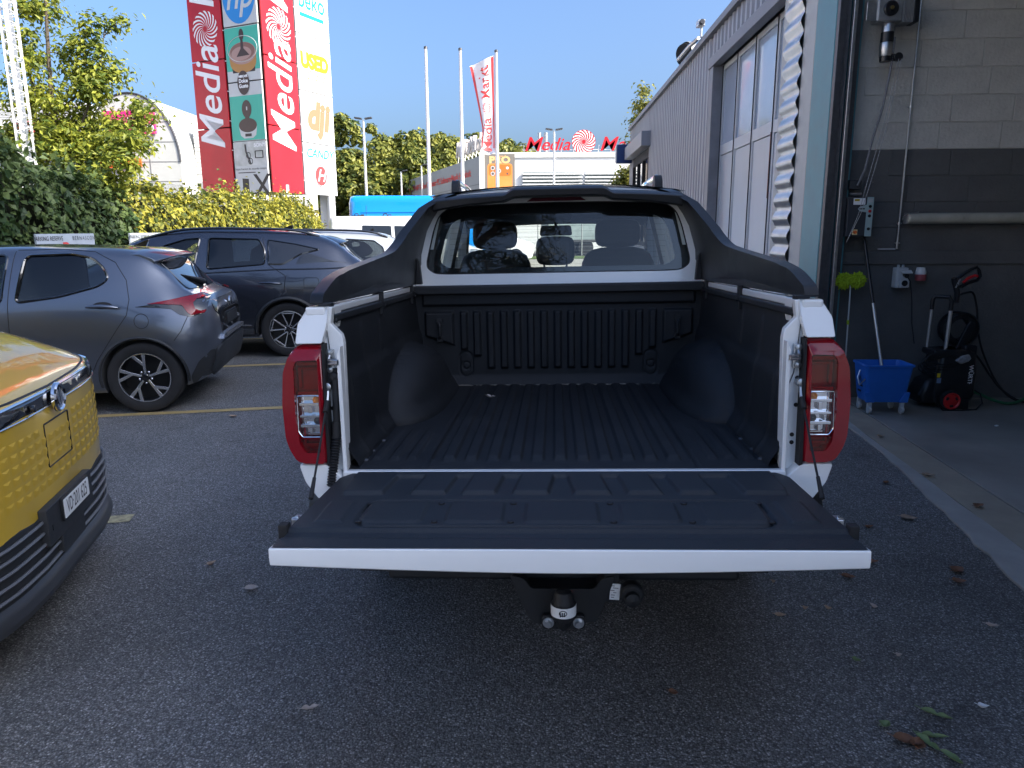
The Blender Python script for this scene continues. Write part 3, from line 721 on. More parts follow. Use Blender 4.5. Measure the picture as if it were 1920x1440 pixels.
b = B(); b.tube([(.004, -.165, .395), (.004, -.20, .40), (.004, -.225, .44)], .022, 14); b.lathe([(.030, .432), (.037, .446), (.037, .485), (.033, .489), (.029, .506), (.023, .520), (.012, .526), (0, .527)], 24, (.004, -.235, 0), 2); b.build('ball_cap', blackp, hit)
b = B(); b.lathe([(.0376, .451), (.0376, .482)], 32, (.004, -.235, 0), 2, False); o = b.build('cap_sticker', sticker, hit)
b = B(); b.tube([(.002 + .011 * math.cos(a), -.2732, .468 + .008 * math.sin(a)) for a in fr(0, 2 * math.pi, 14)[:-1]], .0012, 5, closed=True); b.box((-.006, -.2734, .464), (.003, .002, .012)); b.box((0.0, -.2734, .465), (.003, .002, .012)); b.box((.006, -.2734, .465), (.003, .002, .012)); b.box((.001, -.2734, .461), (.016, .002, .002)); b.build('cap_emblem', black_ink, hit)
for x in (-.042, .050):
    b = B(); b.lathe([(.017, -.175), (.017, -.179)], 20, (x, 0, .389), 1); b.lathe([(.012, -.179), (.012, -.19), (.010, -.192)], 6, (x, 0, .389), 1); b.build('bolt', steel, hit)
b = B(); b.bb(.13, .175, -.14, -.13, .44, .53); b.lathe([(.034, -.13), (.036, -.15), (.036, -.165), (.03, -.172)], 24, (.212, 0, .475), 1); b.lathe([(.024, -.172), (.022, -.19), (.0, -.195)], 20, (.212, 0, .468), 1); b.bb(.17, .20, -.145, -.135, .45, .50); b.build('trailer_socket', blackp, hit, bev=.002)
b = B(); b.box((.162, -.146, .477), (.030, .003, .052), Matrix.Rotation(.08, 3, 'Y')); lb = b.build('rating_label', sticker, hit)
b = B()
for i in range(6): b.box((.156 + random.uniform(-.003, .008), -.1481, .497 - i * .0075), (random.uniform(.008, .018), .0006, .0016), Matrix.Rotation(.08, 3, 'Y'))
b.build('label_print', black_ink, lb)
# ---- sport bar
spb = thing('sport_bar', None, None); spb.parent = truck
lean = [(1.35, 0), (1.50, .0), (1.62, .03), (1.73, .085), (1.79, .165), (1.82, .21)]
def bar_x(y, z): return .79 - lerpt(lean, z) - max(0, y - 1.05) * .055
wing = roundpoly([(.035, 1.352), (.055, 1.385), (.19, 1.43), (.33, 1.452), (.95, 1.502), (1.10, 1.518), (1.22, 1.57), (1.44, 1.725), (1.52, 1.785), (1.60, 1.808), (1.80, 1.812), (1.72, 1.60), (1.60, 1.42), (1.55, 1.352)], .05, 5)
for s in (-1, 1):
    b = B(); plate(b, wing, [], lambda y, z, sd: (s * (bar_x(y, z) - (.042 if sd == 0 else 0) - (.006 if sd == 0 and z > 1.44 else 0)), y, z), .045, .06); b.build('side_wing', barm, spb, bev=.008, seg=2, sharp=.5)
    b = B(); b.prism([(s * x, z) for x, z in [(.695, 1.352), (.765, 1.352), (.765, 1.50), (.725, 1.503), (.705, 1.47)]], 1, 1.52, 1.56)
    for (x, z) in ((.728, 1.48), (.728, 1.455), (.735, 1.425), (.742, 1.395)): b.lathe([(.011, 1.52), (.011, 1.512), (.006, 1.507)], 8, (s * x, 0, z), 1)
    b.build('mount_bracket', blackp, spb, bev=.004)
def bump_(x): return sstep(.275, .215, abs(x - .01))
b = B(); rings = []
for x in [-.62, -.56, -.45, -.3] + fr(-.29, -.18, 8) + fr(-.1, .1, 3) + fr(.19, .30, 8) + [.32, .45, .56, .62]:
    e = abs(x) / .62; drop = .02 * e ** 3; k = bump_(x); zt = 1.792 + .026 * k - drop; zb = 1.752 + .018 * k - drop * 2
    rings.append([(x, 1.44 + .05 * e ** 2, zb + .006), (x, 1.435 + .05 * e ** 2, zt - .012), (x, 1.455 + .05 * e ** 2, zt), (x, 1.62, zt + .018), (x, 1.86, 1.838 - drop), (x, 1.86, 1.80 - drop), (x, 1.66, zb + .03), (x, 1.50, zb)])
b.loft(rings); b.build('spoiler', barm, spb, bev=.003, sharp=.45)
# ---- cab
cab = thing('cab', None, None); cab.parent = truck
def cy(z): return 1.60 + (z - 1.30) * .14
outl = [(-.80, 1.28), (.80, 1.28), (.79, 1.40), (.735, 1.60), (.675, 1.74), (.60, 1.80), (.3, 1.825), (0, 1.83), (-.3, 1.825), (-.60, 1.80), (-.675, 1.74), (-.735, 1.60), (-.79, 1.40)]
half = [(.58, 1.397), (.645, 1.402), (.682, 1.432), (.684, 1.465), (.645, 1.63), (.617, 1.70), (.575, 1.735), (.50, 1.748), (.25, 1.757), (0, 1.760)]
hole = roundpoly(half + [(-x, z) for x, z in half[::-1][1:]], .03, 3)
b = B(); plate(b, outl, [hole], lambda x, z, sd: (x, cy(z) + .035 * sd, z), .03, .06); rp = b.build('rear_panel', white, cab, bev=.003, sharp=.5)
def inset(poly, dx_, dz0, dz1):
    cz_ = 1.58; return [(x * (1 - dx_ / .68), (z - dz0 * max(0, (z - cz_) / .18)) if z > cz_ else z + dz1 * (cz_ - z) / .18) for x, z in poly]
inner = inset(hole, .072, .062, .03)
rwin = B(); plate(rwin, hole, [], lambda x, z, sd: (x * .998, cy(z) + .012, z)); rw = rwin.build('rear_window', glass('cab_glass', (.80, .83, .82), .95), cab)
b = B(); plate(b, hole, [inner], lambda x, z, sd: (x * .997, cy(z) + .017, z)); b.build('window_frit', frit, rw)
b = B(); b.tube([(x, cy(z) + .006, z) for x, z in hole], .006, 6, closed=True); b.build('window_seal', rubber, rw)
b = B()
for i in range(9): z = 1.44 + i * .028; b.bb(-.56, .56, cy(z) + .0165, cy(z) + .0175, z, z + .0009)
b.build('heater_line', M('heater_wire', (.05, .035, .03), .5), rw)
# third brake lamp
bl = B(); tl_ = [(-.155, 1.762), (.155, 1.762), (.118, 1.786), (-.118, 1.786)]; bl.prism(roundpoly(tl_, .008), 1, cy(1.77) - .014, cy(1.77) + .02); bl.build('brake_lamp', M('brake_red', (.09, .002, .012), .1, coat=1.), cab, bev=.003)
# roof
def roof(x, y):
    e = abs(x) / .66; return (x, y, 1.845 + .04 * sstep(1.7, 2.3, y) - .045 * e ** 2.5 - .06 * sstep(2.7, 3.25, y) ** 1.5)
b = B(); b.grid(roof, fr(-.66, .66, 24), fr(1.655, 3.2, 24)); b.build('roof', white, cab, fixn=False)
for s in (-1, 1):
    rl = B(); rl.tube([(s * .565, 1.98, 1.845), (s * .565, 2.0, 1.885), (s * .565, 2.06, 1.905), (s * .565, 2.5, 1.915), (s * .565, 2.95, 1.895), (s * .565, 3.02, 1.84)], [.016, .018, .016, .015, .016, .016], 10)
    ro = rl.build('roof_rail', chrome, cab)
    b = B(); b.prism(roundpoly([(1.955, 1.825), (1.962, 1.885), (1.99, 1.912), (2.035, 1.914), (2.06, 1.89), (2.12, 1.83)], .02), 0, s * .565 - .021, s * .565 + .021); b.build('rail_foot', blackp, ro, bev=.006)
# cab sides with door windows
def side_x(y, z): return .80 - max(0, z - 1.18) * .25 - max(0, y - 3.0) * .02
so = roundpoly([(1.60, 1.10), (3.85, 1.10), (3.62, 1.22), (3.02, 1.70), (2.6, 1.815), (1.68, 1.80)], .03)
w1 = roundpoly([(1.93, 1.26), (2.52, 1.26), (2.50, 1.735), (1.98, 1.72)], .04); w2 = roundpoly([(2.62, 1.26), (3.48, 1.26), (2.98, 1.65), (2.66, 1.735)], .04)
w0 = roundpoly([(1.68, 1.40), (1.86, 1.33), (1.90, 1.70), (1.74, 1.70)], .03)
for s in (-1, 1):
    b = B(); plate(b, so, [w0, w1, w2], lambda y, z, sd: (s * (side_x(y, z) - .06 * sd), y, z), .06, .1); sd_ = b.build('cab_side', [white][0], cab, sharp=.5)
    for w_ in (w0, w1, w2):
        b = B(); plate(b, w_, [], lambda y, z, q: (s * (side_x(y, z) - .02), y, z)); b.build('side_glass', glass('cab_glass2', (.55, .6, .58)), sd_)
    b = B(); plate(b, so, [w0, w1, w2], lambda y, z, q: (s * (side_x(y, z) - .066), y, z)); b.build('inner_trim', interior, sd_)
b = B(); b.grid(lambda x, t: (x, 3.02 + .62 * t + .05 * (1 - (x / .6) ** 2) , 1.70 - .5 * t), fr(-.66, .66, 10), fr(0, 1, 8)); b.build('windscreen', glass('cab_glass3', (.86, .90, .87)), cab)
# lower body with hood, grille end and wheel cut-outs
def arcp(c, r, a0, a1, n): return [(c[0] + r * math.cos(R(a0 + (a1 - a0) * i / n)), c[1] + r * math.sin(R(a0 + (a1 - a0) * i / n))) for i in range(n + 1)]
YF, YR = 4.33, 1.18
prof = [(1.62, .45), (1.62, 1.11), (3.80, 1.12), (4.3, 1.10), (4.85, 1.0), (5.0, .86), (5.02, .55), (4.9, .42)] + arcp((YF, .40), .43, 0, 180, 14) + [(3.8, .42)]
me = B().prism(prof, 0, -.87, .87).mesh('t')
o = link('lower_body', me, white, cab); md = o.modifiers.new('bevel', 'BEVEL'); md.width = .05; md.segments = 4; md.limit_method = 'ANGLE'; md.angle_limit = R(40)
B().bb(-.70, .70, .12, 4.9, .42, .62).build('chassis', dark_in, cab)
# interior
def pad(name, c, d, mat, parent, rx=0, k=.92):
    """soft rounded cushion"""
    bm = bmesh.new(); bmesh.ops.create_cube(bm, size=1)
    bmesh.ops.subdivide_edges(bm, edges=bm.edges, cuts=6, use_grid_fill=True)
    for v in bm.verts:
        p = v.co * 2; q = Vector([abs(t) for t in p]); n_ = (q.x ** 4 + q.y ** 4 + q.z ** 4) ** .25
        p = p * (k * 1 / max(n_, 1e-6) * max(q) + (1 - k)) if n_ > 0 else p
        v.co = Vector((p.x * d[0] / 2, p.y * d[1] / 2, p.z * d[2] / 2))
    me = bpy.data.meshes.new(name); bm.to_mesh(me); bm.free(); me.shade_smooth()
    return link(name, me, mat, parent, c, (rx, 0, 0))
hr = pad('headrest', (-.007, 2.10, 1.51), (.225, .10, .165), leather, cab, -.1)
b = B(); b.tube([(-.065, 0, -.07), (-.065, 0, -.2)], .006, 8); b.tube([(.065, 0, -.07), (.065, 0, -.2)], .006, 8); b.build('headrest_post', chrome, hr)
pad('rear_seat_back', (0, 2.06, 1.18), (1.30, .16, .46), leather, cab, -.12)
for s in (-1, 1):
    se = pad('front_seat_back', (s * .41, 2.75, 1.22), (.50, .16, .62), leather, cab, -.14)
    pad('front_headrest', (0, -.02, .40), (.30, .11, .18), leather, se, 0)
b = B(); b.bb(-.72, .72, 3.15, 3.7, 1.0, 1.24); b.build('dashboard', interior, cab, bev=.05, seg=4)
b = B(); b.tube([(-.38 + .18 * math.cos(a), 3.05 + .06 * math.sin(a), 1.22 + .17 * math.sin(a)) for a in fr(0, 2 * math.pi, 24)[:-1]], .016, 8, closed=True); b.build('steering_wheel', interior, cab)
b = B(); b.prism(roundpoly([(-.115, 1.615), (.115, 1.615), (.105, 1.685), (-.105, 1.685)], .02), 1, 2.98, 3.01); b.tube([(0, 2.99, 1.67), (0, 3.03, 1.72)], .012, 6); b.build('rear_mirror', interior, cab, bev=.005)
b = B(); b.grid(lambda x, y: (x, y, 1.772 - .02 * (x / .6) ** 2 - .075 * sstep(2.5, 3.06, y)), fr(-.64, .64, 8), fr(1.67, 3.06, 10)); b.build('headliner', interior, cab)
B().bb(-.10, .10, 2.6, 2.95, 1.70, 1.745).build('roof_console', interior, cab, bev=.015)
B().bb(-.74, .74, 1.66, 3.7, .62, .72).build('cab_floor', interior, cab)
B().bb(-.74, .74, 1.645, 1.66, .72, 1.39).build('rear_trim', interior, cab)
# wheels
def simple_wheel(parent, x, y, z, r, wd, side, name='wheel'):
    w = thing(name, None, None); w.parent = parent; w.location = (x, y, z)
    rim_r = r * .68
    prof = [(rim_r, -wd / 2), (r * .93, -wd / 2 * .98), (r * .985, -wd / 2 * .8), (r, -wd / 2 * .5), (r, wd / 2 * .5), (r * .985, wd / 2 * .8), (r * .93, wd / 2 * .98), (rim_r, wd / 2)]
    B().lathe(prof, 40, ax=0, close=True).build('tyre', rubber, w)
    b = B(); b.lathe([(rim_r, -wd * .4), (rim_r, wd * .4), (rim_r * .93, wd * .45), (rim_r * .9, wd * .3), (.05, wd * .2), (0, wd * .2)] if side > 0 else [(rim_r, wd * .4), (rim_r, -wd * .4), (rim_r * .93, -wd * .45), (rim_r * .9, -wd * .3), (.05, -wd * .2), (0, -wd * .2)], 32, ax=0); b.build('rim', M('rim_grey', (.3, .3, .31), .3, .8), w)
    return w
for s in (-1, 1):
    for y in (YR, YF): simple_wheel(truck, s * .77, y, .375 + y * .0302 - s * .77 * .0152, .375, .25, s)
# ================================================================ THINGS IN THE WASH BAY
blueb = M('bucket_blue', (.015, .14, .52), .38, var=.08, vs=6, bump=.06, bs=80)
greyp = M('grey_plastic', (.42, .43, .43), .5, var=.08, vs=10)
castg = M('cast_grey', (.30, .31, .31), .45, .5, var=.2, vs=12)
blk = M('gloss_black_plastic', (.012, .013, .015), .32, var=.2, vs=14)
redp = M('red_plastic', (.50, .014, .018), .32)
def bthing(name, label, cat, lx, ly, lz, group=None):
    return thing(name, label, cat, BW(lx, ly, lz), (0, 0, -BA), group)
# door operator motor
mo = bthing('door_motor', 'grey door operator motor with round gear disc high on the wash bay wall', 'motor', .40, 6.56, 3.30)
b = B(); b.bb(-.13, .07, -.07, .07, -.09, .08); b.build('gearbox', castg, mo, bev=.015)
b = B()
for i in range(7): b.bb(.075 + i * .012, .082 + i * .012, -.075, .075, -.10, .085)
b.bb(.07, .155, -.06, .06, -.09, .075); b.build('cooling_rib', castg, mo)
B().bb(.157, .205, -.07, .07, -.10, .09).build('end_cap', blk, mo, bev=.01)
b = B(); b.lathe([(.058, -.07), (.058, -.085), (.048, -.092), (.02, -.092), (.018, -.10), (0, -.10)], 24, (-.03, 0, .005), 1); b.build('gear_disc', blk, mo)
B().lathe([(.016, -.10), (.014, -.108), (0, -.109)], 12, (-.03, 0, .005), 1).build('shaft', M('brass', (.35, .26, .1), .35, .9), mo)
b = B(); b.bb(-.21, -.125, -.05, -.04, -.08, .06); b.bb(-.19, -.05, -.03, -.02, .08, .15); b.build('mount_plate', steel, mo, bev=.003)
b = B(); b.lathe([(.045, -.09), (.05, -.11), (.052, -.16)], 20, (-.005, 0, 0)); b.build('motor_can', steel, mo)
B().lathe([(.05, -.24), (.052, -.25), (.05, -.33), (.045, -.345)], 20, (-.01, 0, 0)).build('motor_can', steel, mo)
b = B(); b.lathe([(.051, -.16), (.051, -.24)], 20, (-.008, 0, 0)); b.build('motor_band', blk, mo)
B().lathe([(.045, -.345), (.043, -.385), (0, -.386)], 20, (-.01, 0, 0)).build('motor_band', blk, mo)
b = B(); b.lathe([(.035, -.02), (.035, .02)], 18, (.085, -.02, -.355), 1); b.bb(.02, .085, -.03, .0, -.385, -.33); b.build('pulley', blk, mo, bev=.004)
# control cabinet below
cbx = bthing('door_control_box', 'dark wall control box with pale button strip and orange switch', 'control box', .305, 6.62, 1.66)
b = B(); b.bb(-.115, .10, -.06, .11, -.17, .165); b.build('case', M('case_dark', (.035, .038, .043), .5), cbx, bev=.008)
b = B(); b.prism(rrect(.045, .10, -.168, .163, .004), 1, -.066, -.061); b.prism(roundpoly([(.046, .10), (-.01, .085), (-.03, .065), (-.01, .045), (.046, .035)], .008), 1, -.0655, -.0605); st = b.build('button_strip', M('strip_mint', (.30, .40, .39), .5), cbx)
for z, m_ in ((.085, blk), (.045, redp), (.005, blk), (-.105, blk)): B().lathe([(.013, -.066), (.013, -.072), (.0, -.074)], 14, (.072, 0, z), 1).build('button', m_, st)
B().bb(.054, .09, -.069, -.066, .118, .15).build('key_panel', greyp, st, bev=.002)
B().bb(-.02, .028, -.0685, -.0656, .06, .07).build('display', black_ink, st)
lb = B().bb(-.07, .03, -.0635, -.0602, .10, .155).build('warning_label', sticker, cbx)
B().bb(-.062, -.02, -.0645, -.0636, .13, .148).build('label_flash', M('warn_yellow', (.75, .55, .02), .5), lb)
B().bb(-.062, -.022, -.0655, -.0646, .136, .143).build('label_print', black_ink, lb)
sw = B().bb(-.06, -.018, -.066, -.0602, -.155, -.11).build('switch_plate', M('warn_cream', (.7, .6, .3), .5), cbx)
B().lathe([(.016, -.066), (.014, -.078), (0, -.08)], 14, (-.039, 0, -.132), 1).build('switch_knob', M('switch_orange', (.65, .13, .03), .4), sw)
b = B(); b.bb(-.10, .0, -.03, .11, .23, .31); b.build('junction_box', M('case_dark', ()), cbx, bev=.006)
b = B(); b.tube([(-.09, -.02, .19), (.005, -.02, .19)], .014, 10); b.build('cable_gland', steel, cbx)
# chain and spiral hose between them
ch = bthing('hand_chain', 'thin steel hand chain hanging in two strands beside the door track', 'chain', .40, 6.52, 2.0)
for q in (0, .03):
    pts = [(.085 + q * .7, 0, .93), (.02 + q, 0, .45), (-.07 + q, 0, .0), (-.13 + q * .6, 0, -.32), (-.20, .03, -.56)]
    P_ = []
    for t in fr(0, 1, 110): 
        k = t * (len(pts) - 1); i = min(int(k), len(pts) - 2); f = k - i; P_.append(Vector(pts[i]).lerp(Vector(pts[i + 1]), f))
    b = B(); b.tube(P_, [.0028 if i % 2 else .0014 for i in range(len(P_))], 5); b.build('strand', castg, ch)
sp = bthing('spiral_cable', 'coiled grey motor cable running down to the control box', 'cable', .40, 6.54, 2.3)
pts = [(.045, 0, .80), (.035, 0, .55), (-.0, 0, .25), (-.06, 0, .0), (-.10, 0, -.25), (-.14, .03, -.38)]; P_ = []
for t in fr(0, 1, 150):
    k = t * (len(pts) - 1); i = min(int(k), len(pts) - 2); P_.append(Vector(pts[i]).lerp(Vector(pts[i + 1]), k - i))
B().tube(P_, [.0115 if i % 2 else .0085 for i in range(len(P_))], 8).build('coil', M('cable_grey', (.16, .16, .165), .45), sp)
# conduit pipe and strip light
pc = bthing('conduit_pipe', 'thin steel conduit pipe running straight up the block wall', 'pipe', .71, 6.715, 1.38)
b = B(); b.tube([(0, 0, .0), (0, 0, 2.8)], .0085, 10); b.build('pipe', steel, pc)
for z in (.05, .22, 1.2):
    b = B(); b.bb(-.022, .022, -.006, .012, z - .006, z + .006); b.lathe([(.013, z - .01), (.013, z + .01)], 10); b.build('clamp', steel, pc)
B().bb(-.165, -.012, -.004, .004, -.008, .004).build('foot_strip', greyp, pc)
sl = bthing('strip_light', 'long unlit dusty fluorescent strip light on the wash bay wall', 'lamp', .745, 6.66, 1.64)
b = B(); b.bb(0, 1.55, .0, .07, -.048, .05); b.build('housing', M('lamp_grey', (.22, .22, .20), .5), sl, bev=.01)
b = B(); rings = []
for x in (.004, .012, 1.538, 1.546): k = 1 if .01 < x < 1.54 else .8; rings.append([(x, -.045 * math.sin(a) * k, .045 * math.cos(a) * k) for a in fr(0, math.pi, 10)])
b.loft(rings); b.build('diffuser', M('dusty_diffuser', (.38, .36, .29), .3, coat=.4, var=.2, vs=5), sl)
b = B(); b.tube([(-.02, .03, -.01), (-.03, .0, .02), (0, .0, .045), (.1, .0, .055)], .004, 6); b.build('end_clip', steel, sl)
# power sockets
so_ = bthing('power_socket', 'grey double wall socket with its upper flap lifted', 'socket', .755, 6.70, 1.125)
b = B(); b.bb(-.055, .05, -.05, .035, -.09, .09); b.build('case', M('socket_grey', (.50, .51, .50), .5, var=.06, vs=8), so_, bev=.008)
b = B(); b.bb(-.03, .055, -.075, -.052, -.085, -.005); b.build('face_plate', M('socket_grey', ()), so_, bev=.006)
b = B(); b.lathe([(.026, -.076), (.026, -.082), (.008, -.083), (.007, -.076)], 20, (.012, 0, -.045), 1); b.build('outlet', blk, so_)
b = B(); b.box((.02, -.08, .055), (.09, .05, .012), Matrix.Rotation(.5, 3, 'X')); b.build('flap', M('socket_grey', ()), so_, bev=.004)
b = B(); b.tube([(.02, -.05, .03), (.02, -.09, .02)], .02, 14); b.tube([(.02, -.09, .02), (.05, -.10, -.03), (.08, -.10, -.2), (.10, -.10, -.4), (.13, -.12, -.58)], .005, 6); b.build('plug_and_lead', blk, so_)
b = B(); b.tube([(-.02, 0, .09), (-.02, 0, .115)], .012, 10); b.tube([(.02, 0, .09), (.02, 0, .115)], .012, 10); b.build('gland', greyp, so_)
rs = bthing('red_socket', 'white and red round industrial socket on the dark wall', 'socket', .93, 6.69, 1.155)
b = B(); b.lathe([(.035, .06), (.045, .02), (.046, -.0)], 18, (0, 0, 0)); b.build('body', M('socket_white', (.6, .6, .58), .5, var=.1, vs=10), rs)
b = B(); b.lathe([(.047, .0), (.047, -.04), (.042, -.055), (0, -.055)], 18, (0, -.006, 0)); b.build('cap', M('faded_red', (.33, .07, .08), .5, var=.15, vs=10), rs)
# ---- pompom duster
def pompom_duster():
    t = bthing('dusting_mop', 'two bright green fluffy mop heads on a thin upright handle', 'mop', .29, 6.60, .013)
    gm = M('chenille_green', (.36, .48, .02), .8, var=.25, vs=40)
    for (cx_, cz_) in ((-.065, 1.10), (.055, 1.105)):
        b = B()
        for i in range(430):
            u = random.uniform(-1, 1); a = random.uniform(0, 2 * math.pi); q = math.sqrt(1 - u * u); d = Vector((q * math.cos(a), q * math.sin(a) * .6, u))
            p0 = Vector((cx_, 0, cz_)) + d * .03; p1 = Vector((cx_, 0, cz_)) + d * random.uniform(.062, .078) + Vector((random.uniform(-.01, .01), random.uniform(-.01, .01), random.uniform(-.02, .0)))
            b.tube([p0, p0.lerp(p1, .6) + Vector((0, 0, .004)), p1], [.005, .0062, .004], 5)
        b.build('mop_head', gm, t)
    b = B(); b.tube([(-.005, .0, 1.06), (.0, .0, 1.0), (.02, .03, .5), (.045, .06, .0)], .0065, 10); b.build('handle', M('handle_white', (.6, .6, .56), .35), t)
    B().tube([(.0095, .016, .74), (.0115, .018, .70)], .011, 10).build('grip_ring', gm, t)
pompom_duster()
# ---- bucket on castors with mop handle
bk_ = bthing('mop_bucket', 'bright blue rectangular mop bucket on grey castors', 'bucket', .47, 6.22, .013)
def brect(hx, hy, z, r=.03): return [(x, y, z) for x, y in rrect(-hx, hx, -hy, hy, r)]
b = B(); b.loft([brect(.155, .105, .10), brect(.165, .115, .14), brect(.195, .14, .405), brect(.205, .15, .408), brect(.205, .15, .424), brect(.192, .138, .424), brect(.185, .13, .40), brect(.15, .10, .13)]); b.build('tub', blueb, bk_, sharp=.6)
b = B(); b.tube([(-.19, 0, .36), (-.215, -.02, .30), (-.21, -.06, .24), (-.185, -.1, .30)], .006, 8); b.build('carry_handle', steel, bk_)
b = B()
for (x, z, w_, h_) in ((-.172, .30, .0, .0),): pass
b.prism(roundpoly([(-.045, .225), (.045, .225), (.0, .315)], .006), 0, -.1965, -.1945)
tri = B(); plate(tri, [(-.05, .22), (.05, .22), (0, .32)], [[(-.033, .232), (.033, .232), (0, .298)]], lambda y, z, sd: (-.158 - (z - .1) * .125 - .004, y, z)); tri.bb(-.185, -.182, -.03, .03, .175, .19); tri.build('warning_mark', black_ink, bk_)
for sx in (-1, 1):
    b = B(); b.prism([(sx * .10, .10), (sx * .175, .10), (sx * .19, .19), (sx * .15, .19)], 1, -.128, -.11); b.build('corner_rib', blueb, bk_, bev=.005)
    for sy in (-1, 1):
        c = B(); c.lathe([(.033, -.012), (.036, -.008), (.036, .008), (.033, .012)], 18, (sx * .135, sy * .10 - .01, .036), 0); c.bb(sx * .135 - .016, sx * .135 + .016, sy * .10 - .022, sy * .10 + .01, .05, .10); c.lathe([(.012, .09), (.012, .12)], 10, (sx * .135, sy * .1, 0), 2); c.build('castor', greyp, bk_, bev=.002)
mh = bthing('floor_mop', 'long silver mop handle with black grip standing in the blue bucket', 'mop', .50, 6.22, .16)
p0, p1 = Vector((.01, 0, 0)), Vector((-.115, .45, 1.38)); b = B(); b.tube([p0, p0.lerp(p1, .55)], .0125, 12); b.build('pole', M('pole_silver', (.6, .61, .6), .3, .8), mh)
B().tube([p0.lerp(p1, .55), p1], .0135, 12).build('grip', blk, mh)
# ---- pressure washer
pw = bthing('pressure_washer', 'black pressure washer with red wheel, hose reel and spray gun', 'pressure washer', 1.08, 6.42, .013)
b = B()
def ov(hx, hy, z, cx_=0, r=.05): return [(cx_ + x, y, z) for x, y in rrect(-hx, hx, -hy, hy, r)]
b.loft([ov(.17, .13, .06, .03), ov(.19, .15, .12, .03), ov(.175, .145, .30, .05), ov(.16, .14, .44, .05), ov(.15, .13, .50, .06), ov(.10, .10, .52, .06)]); b.build('body', blk, pw, sharp=.7)
b = B(); b.loft([ov(.11, .12, .05, -.12), ov(.13, .14, .12, -.12), ov(.10, .12, .24, -.10), ov(.05, .09, .28, -.09)]); b.build('motor_cover', blk, pw, sharp=.7)
b = B(); b.bb(-.16, .16, -.13, .10, .46, .52); b.bb(.10, .21, -.12, .10, .44, .56); b.build('shelf', blk, pw, bev=.02)
b = B(); b.bb(.05, .17, -.155, -.10, .0, .09); b.build('front_foot', blk, pw, bev=.01)
w = thing('wheel', None, None); w.parent = pw; w.location = (0, -.17, .085)
B().lathe([(.055, -.02), (.085, -.022), (.088, -.015), (.088, .02), (.055, .022)], 30, ax=1, close=True).build('tyre', rubber, w)
b = B(); b.lathe([(.072, -.018), (.072, -.026), (.066, -.028), (.055, -.02), (.025, -.026), (0, -.026)], 30, ax=1); b.build('hub', redp, w)
b = B()
for a in (30, 150, 270):
    b.box((.043 * math.cos(R(a)), -.024, .043 * math.sin(R(a))), (.03, .012, .018), Matrix.Rotation(-R(a - 90), 3, 'Y'))
b.build('hub_slot', black_ink, w, bev=.004)
for x in (-.138, -.028):
    b = B(); b.tube([(x + .006, .06 if x < -.1 else -.04, .48), (x + .012, .06 if x < -.1 else -.04, .86)], .0115 if x < -.1 else .016, 12); b.build('handle_post', M('pole_silver', ()), pw)
b = B(); b.tube([(-.126, .06, .85), (-.126, .06, .93), (-.11, .05, .965), (-.03, -.03, .965), (-.016, -.04, .93), (-.016, -.04, .85)], .018, 12); b.build('handle_grip', blk, pw)
b = B(); b.lathe([(.135, -.07), (.15, -.06), (.15, -.05), (.09, -.045), (.09, .045), (.15, .05), (.15, .06), (.135, .07)], 36, (.12, .06, .68), 1, close=True); b.build('hose_reel', blk, pw)
b = B()
for k in range(4): b.tube([(.12 + .10 * math.cos(a), .03 + k * .02, .68 + .10 * math.sin(a)) for a in fr(0, 2 * math.pi, 26)[:-1]], .011, 8, closed=True)
b.build('reel_hose', rubber, pw)
b = B(); b.prism([(.03, .52), (.06, .52), (.135, .72), (.16, .76), (.20, .74), (.19, .70), (.17, .60), (.15, .55), (.22, .54), (.22, .50), (.03, .50)], 1, -.05, -.02); b.build('reel_bracket', blk, pw, bev=.006)
# gun
b = B(); b.tube([(.015, -.06, .92), (.012, -.06, 1.0), (-.02, -.06, 1.10), (-.03, -.06, 1.13)], [.018, .022, .026, .024], 12)
b.tube([(-.02, -.06, 1.10), (.03, -.06, 1.15), (.10, -.06, 1.20), (.145, -.06, 1.22), (.17, -.06, 1.19), (.185, -.06, 1.145), (.165, -.06, 1.11), (.10, -.06, 1.09), (.03, -.06, 1.055)], .015, 10); gn = b.build('spray_gun', blk, pw)
B().tube([(.04, -.075, 1.09), (.075, -.075, 1.125), (.13, -.075, 1.15), (.155, -.075, 1.145)], .012, 8).build('trigger', redp, gn)
text('gun_print', 'WÜRTH', sticker, gn, (-.006, -.0865, 1.085), (R(90), R(-68), 0), size=.022)
# bag, labels, cables
b = B(); bm_p = [(.0, .435), (.05, .475), (.11, .49), (.13, .455), (.11, .43), (.05, .405)]; b.prism(bm_p, 1, -.185, -.15); b.build('paper_bag', M('crumpled_wrap', (.28, .28, .29), .35, .3, var=.3, vs=40, bump=.8, bs=50), pw, bev=.01)
text('brand_print', 'WÜRTH', sticker, pw, (.155, -.147, .30), (R(90), R(90), 0), size=.05, bold=.001)
text('brand_mark', 'W', redp, pw, (.155, -.147, .375), (R(90), R(90), 0), size=.035)
b = B(); b.bb(-.125, -.10, -.152, -.148, .285, .32); b.build('yellow_label', M('warn_yellow', ()), pw)
b = B(); b.bb(-.125, -.09, -.152, -.148, .235, .278); b.build('blue_label', M('label_blue', (.15, .22, .33), .5), pw)
b = B()
for k in range(5):
    pts = [(-.10 + (.13 + .012 * k) * math.cos(a), -.16 + .01 * k, .45 - .02 * k + (.05 + .006 * k) * math.sin(a)) for a in fr(0, 2 * math.pi, 22)[:-1]]
    b.tube(pts, .006, 6, closed=True)
b.build('power_lead', rubber, pw)
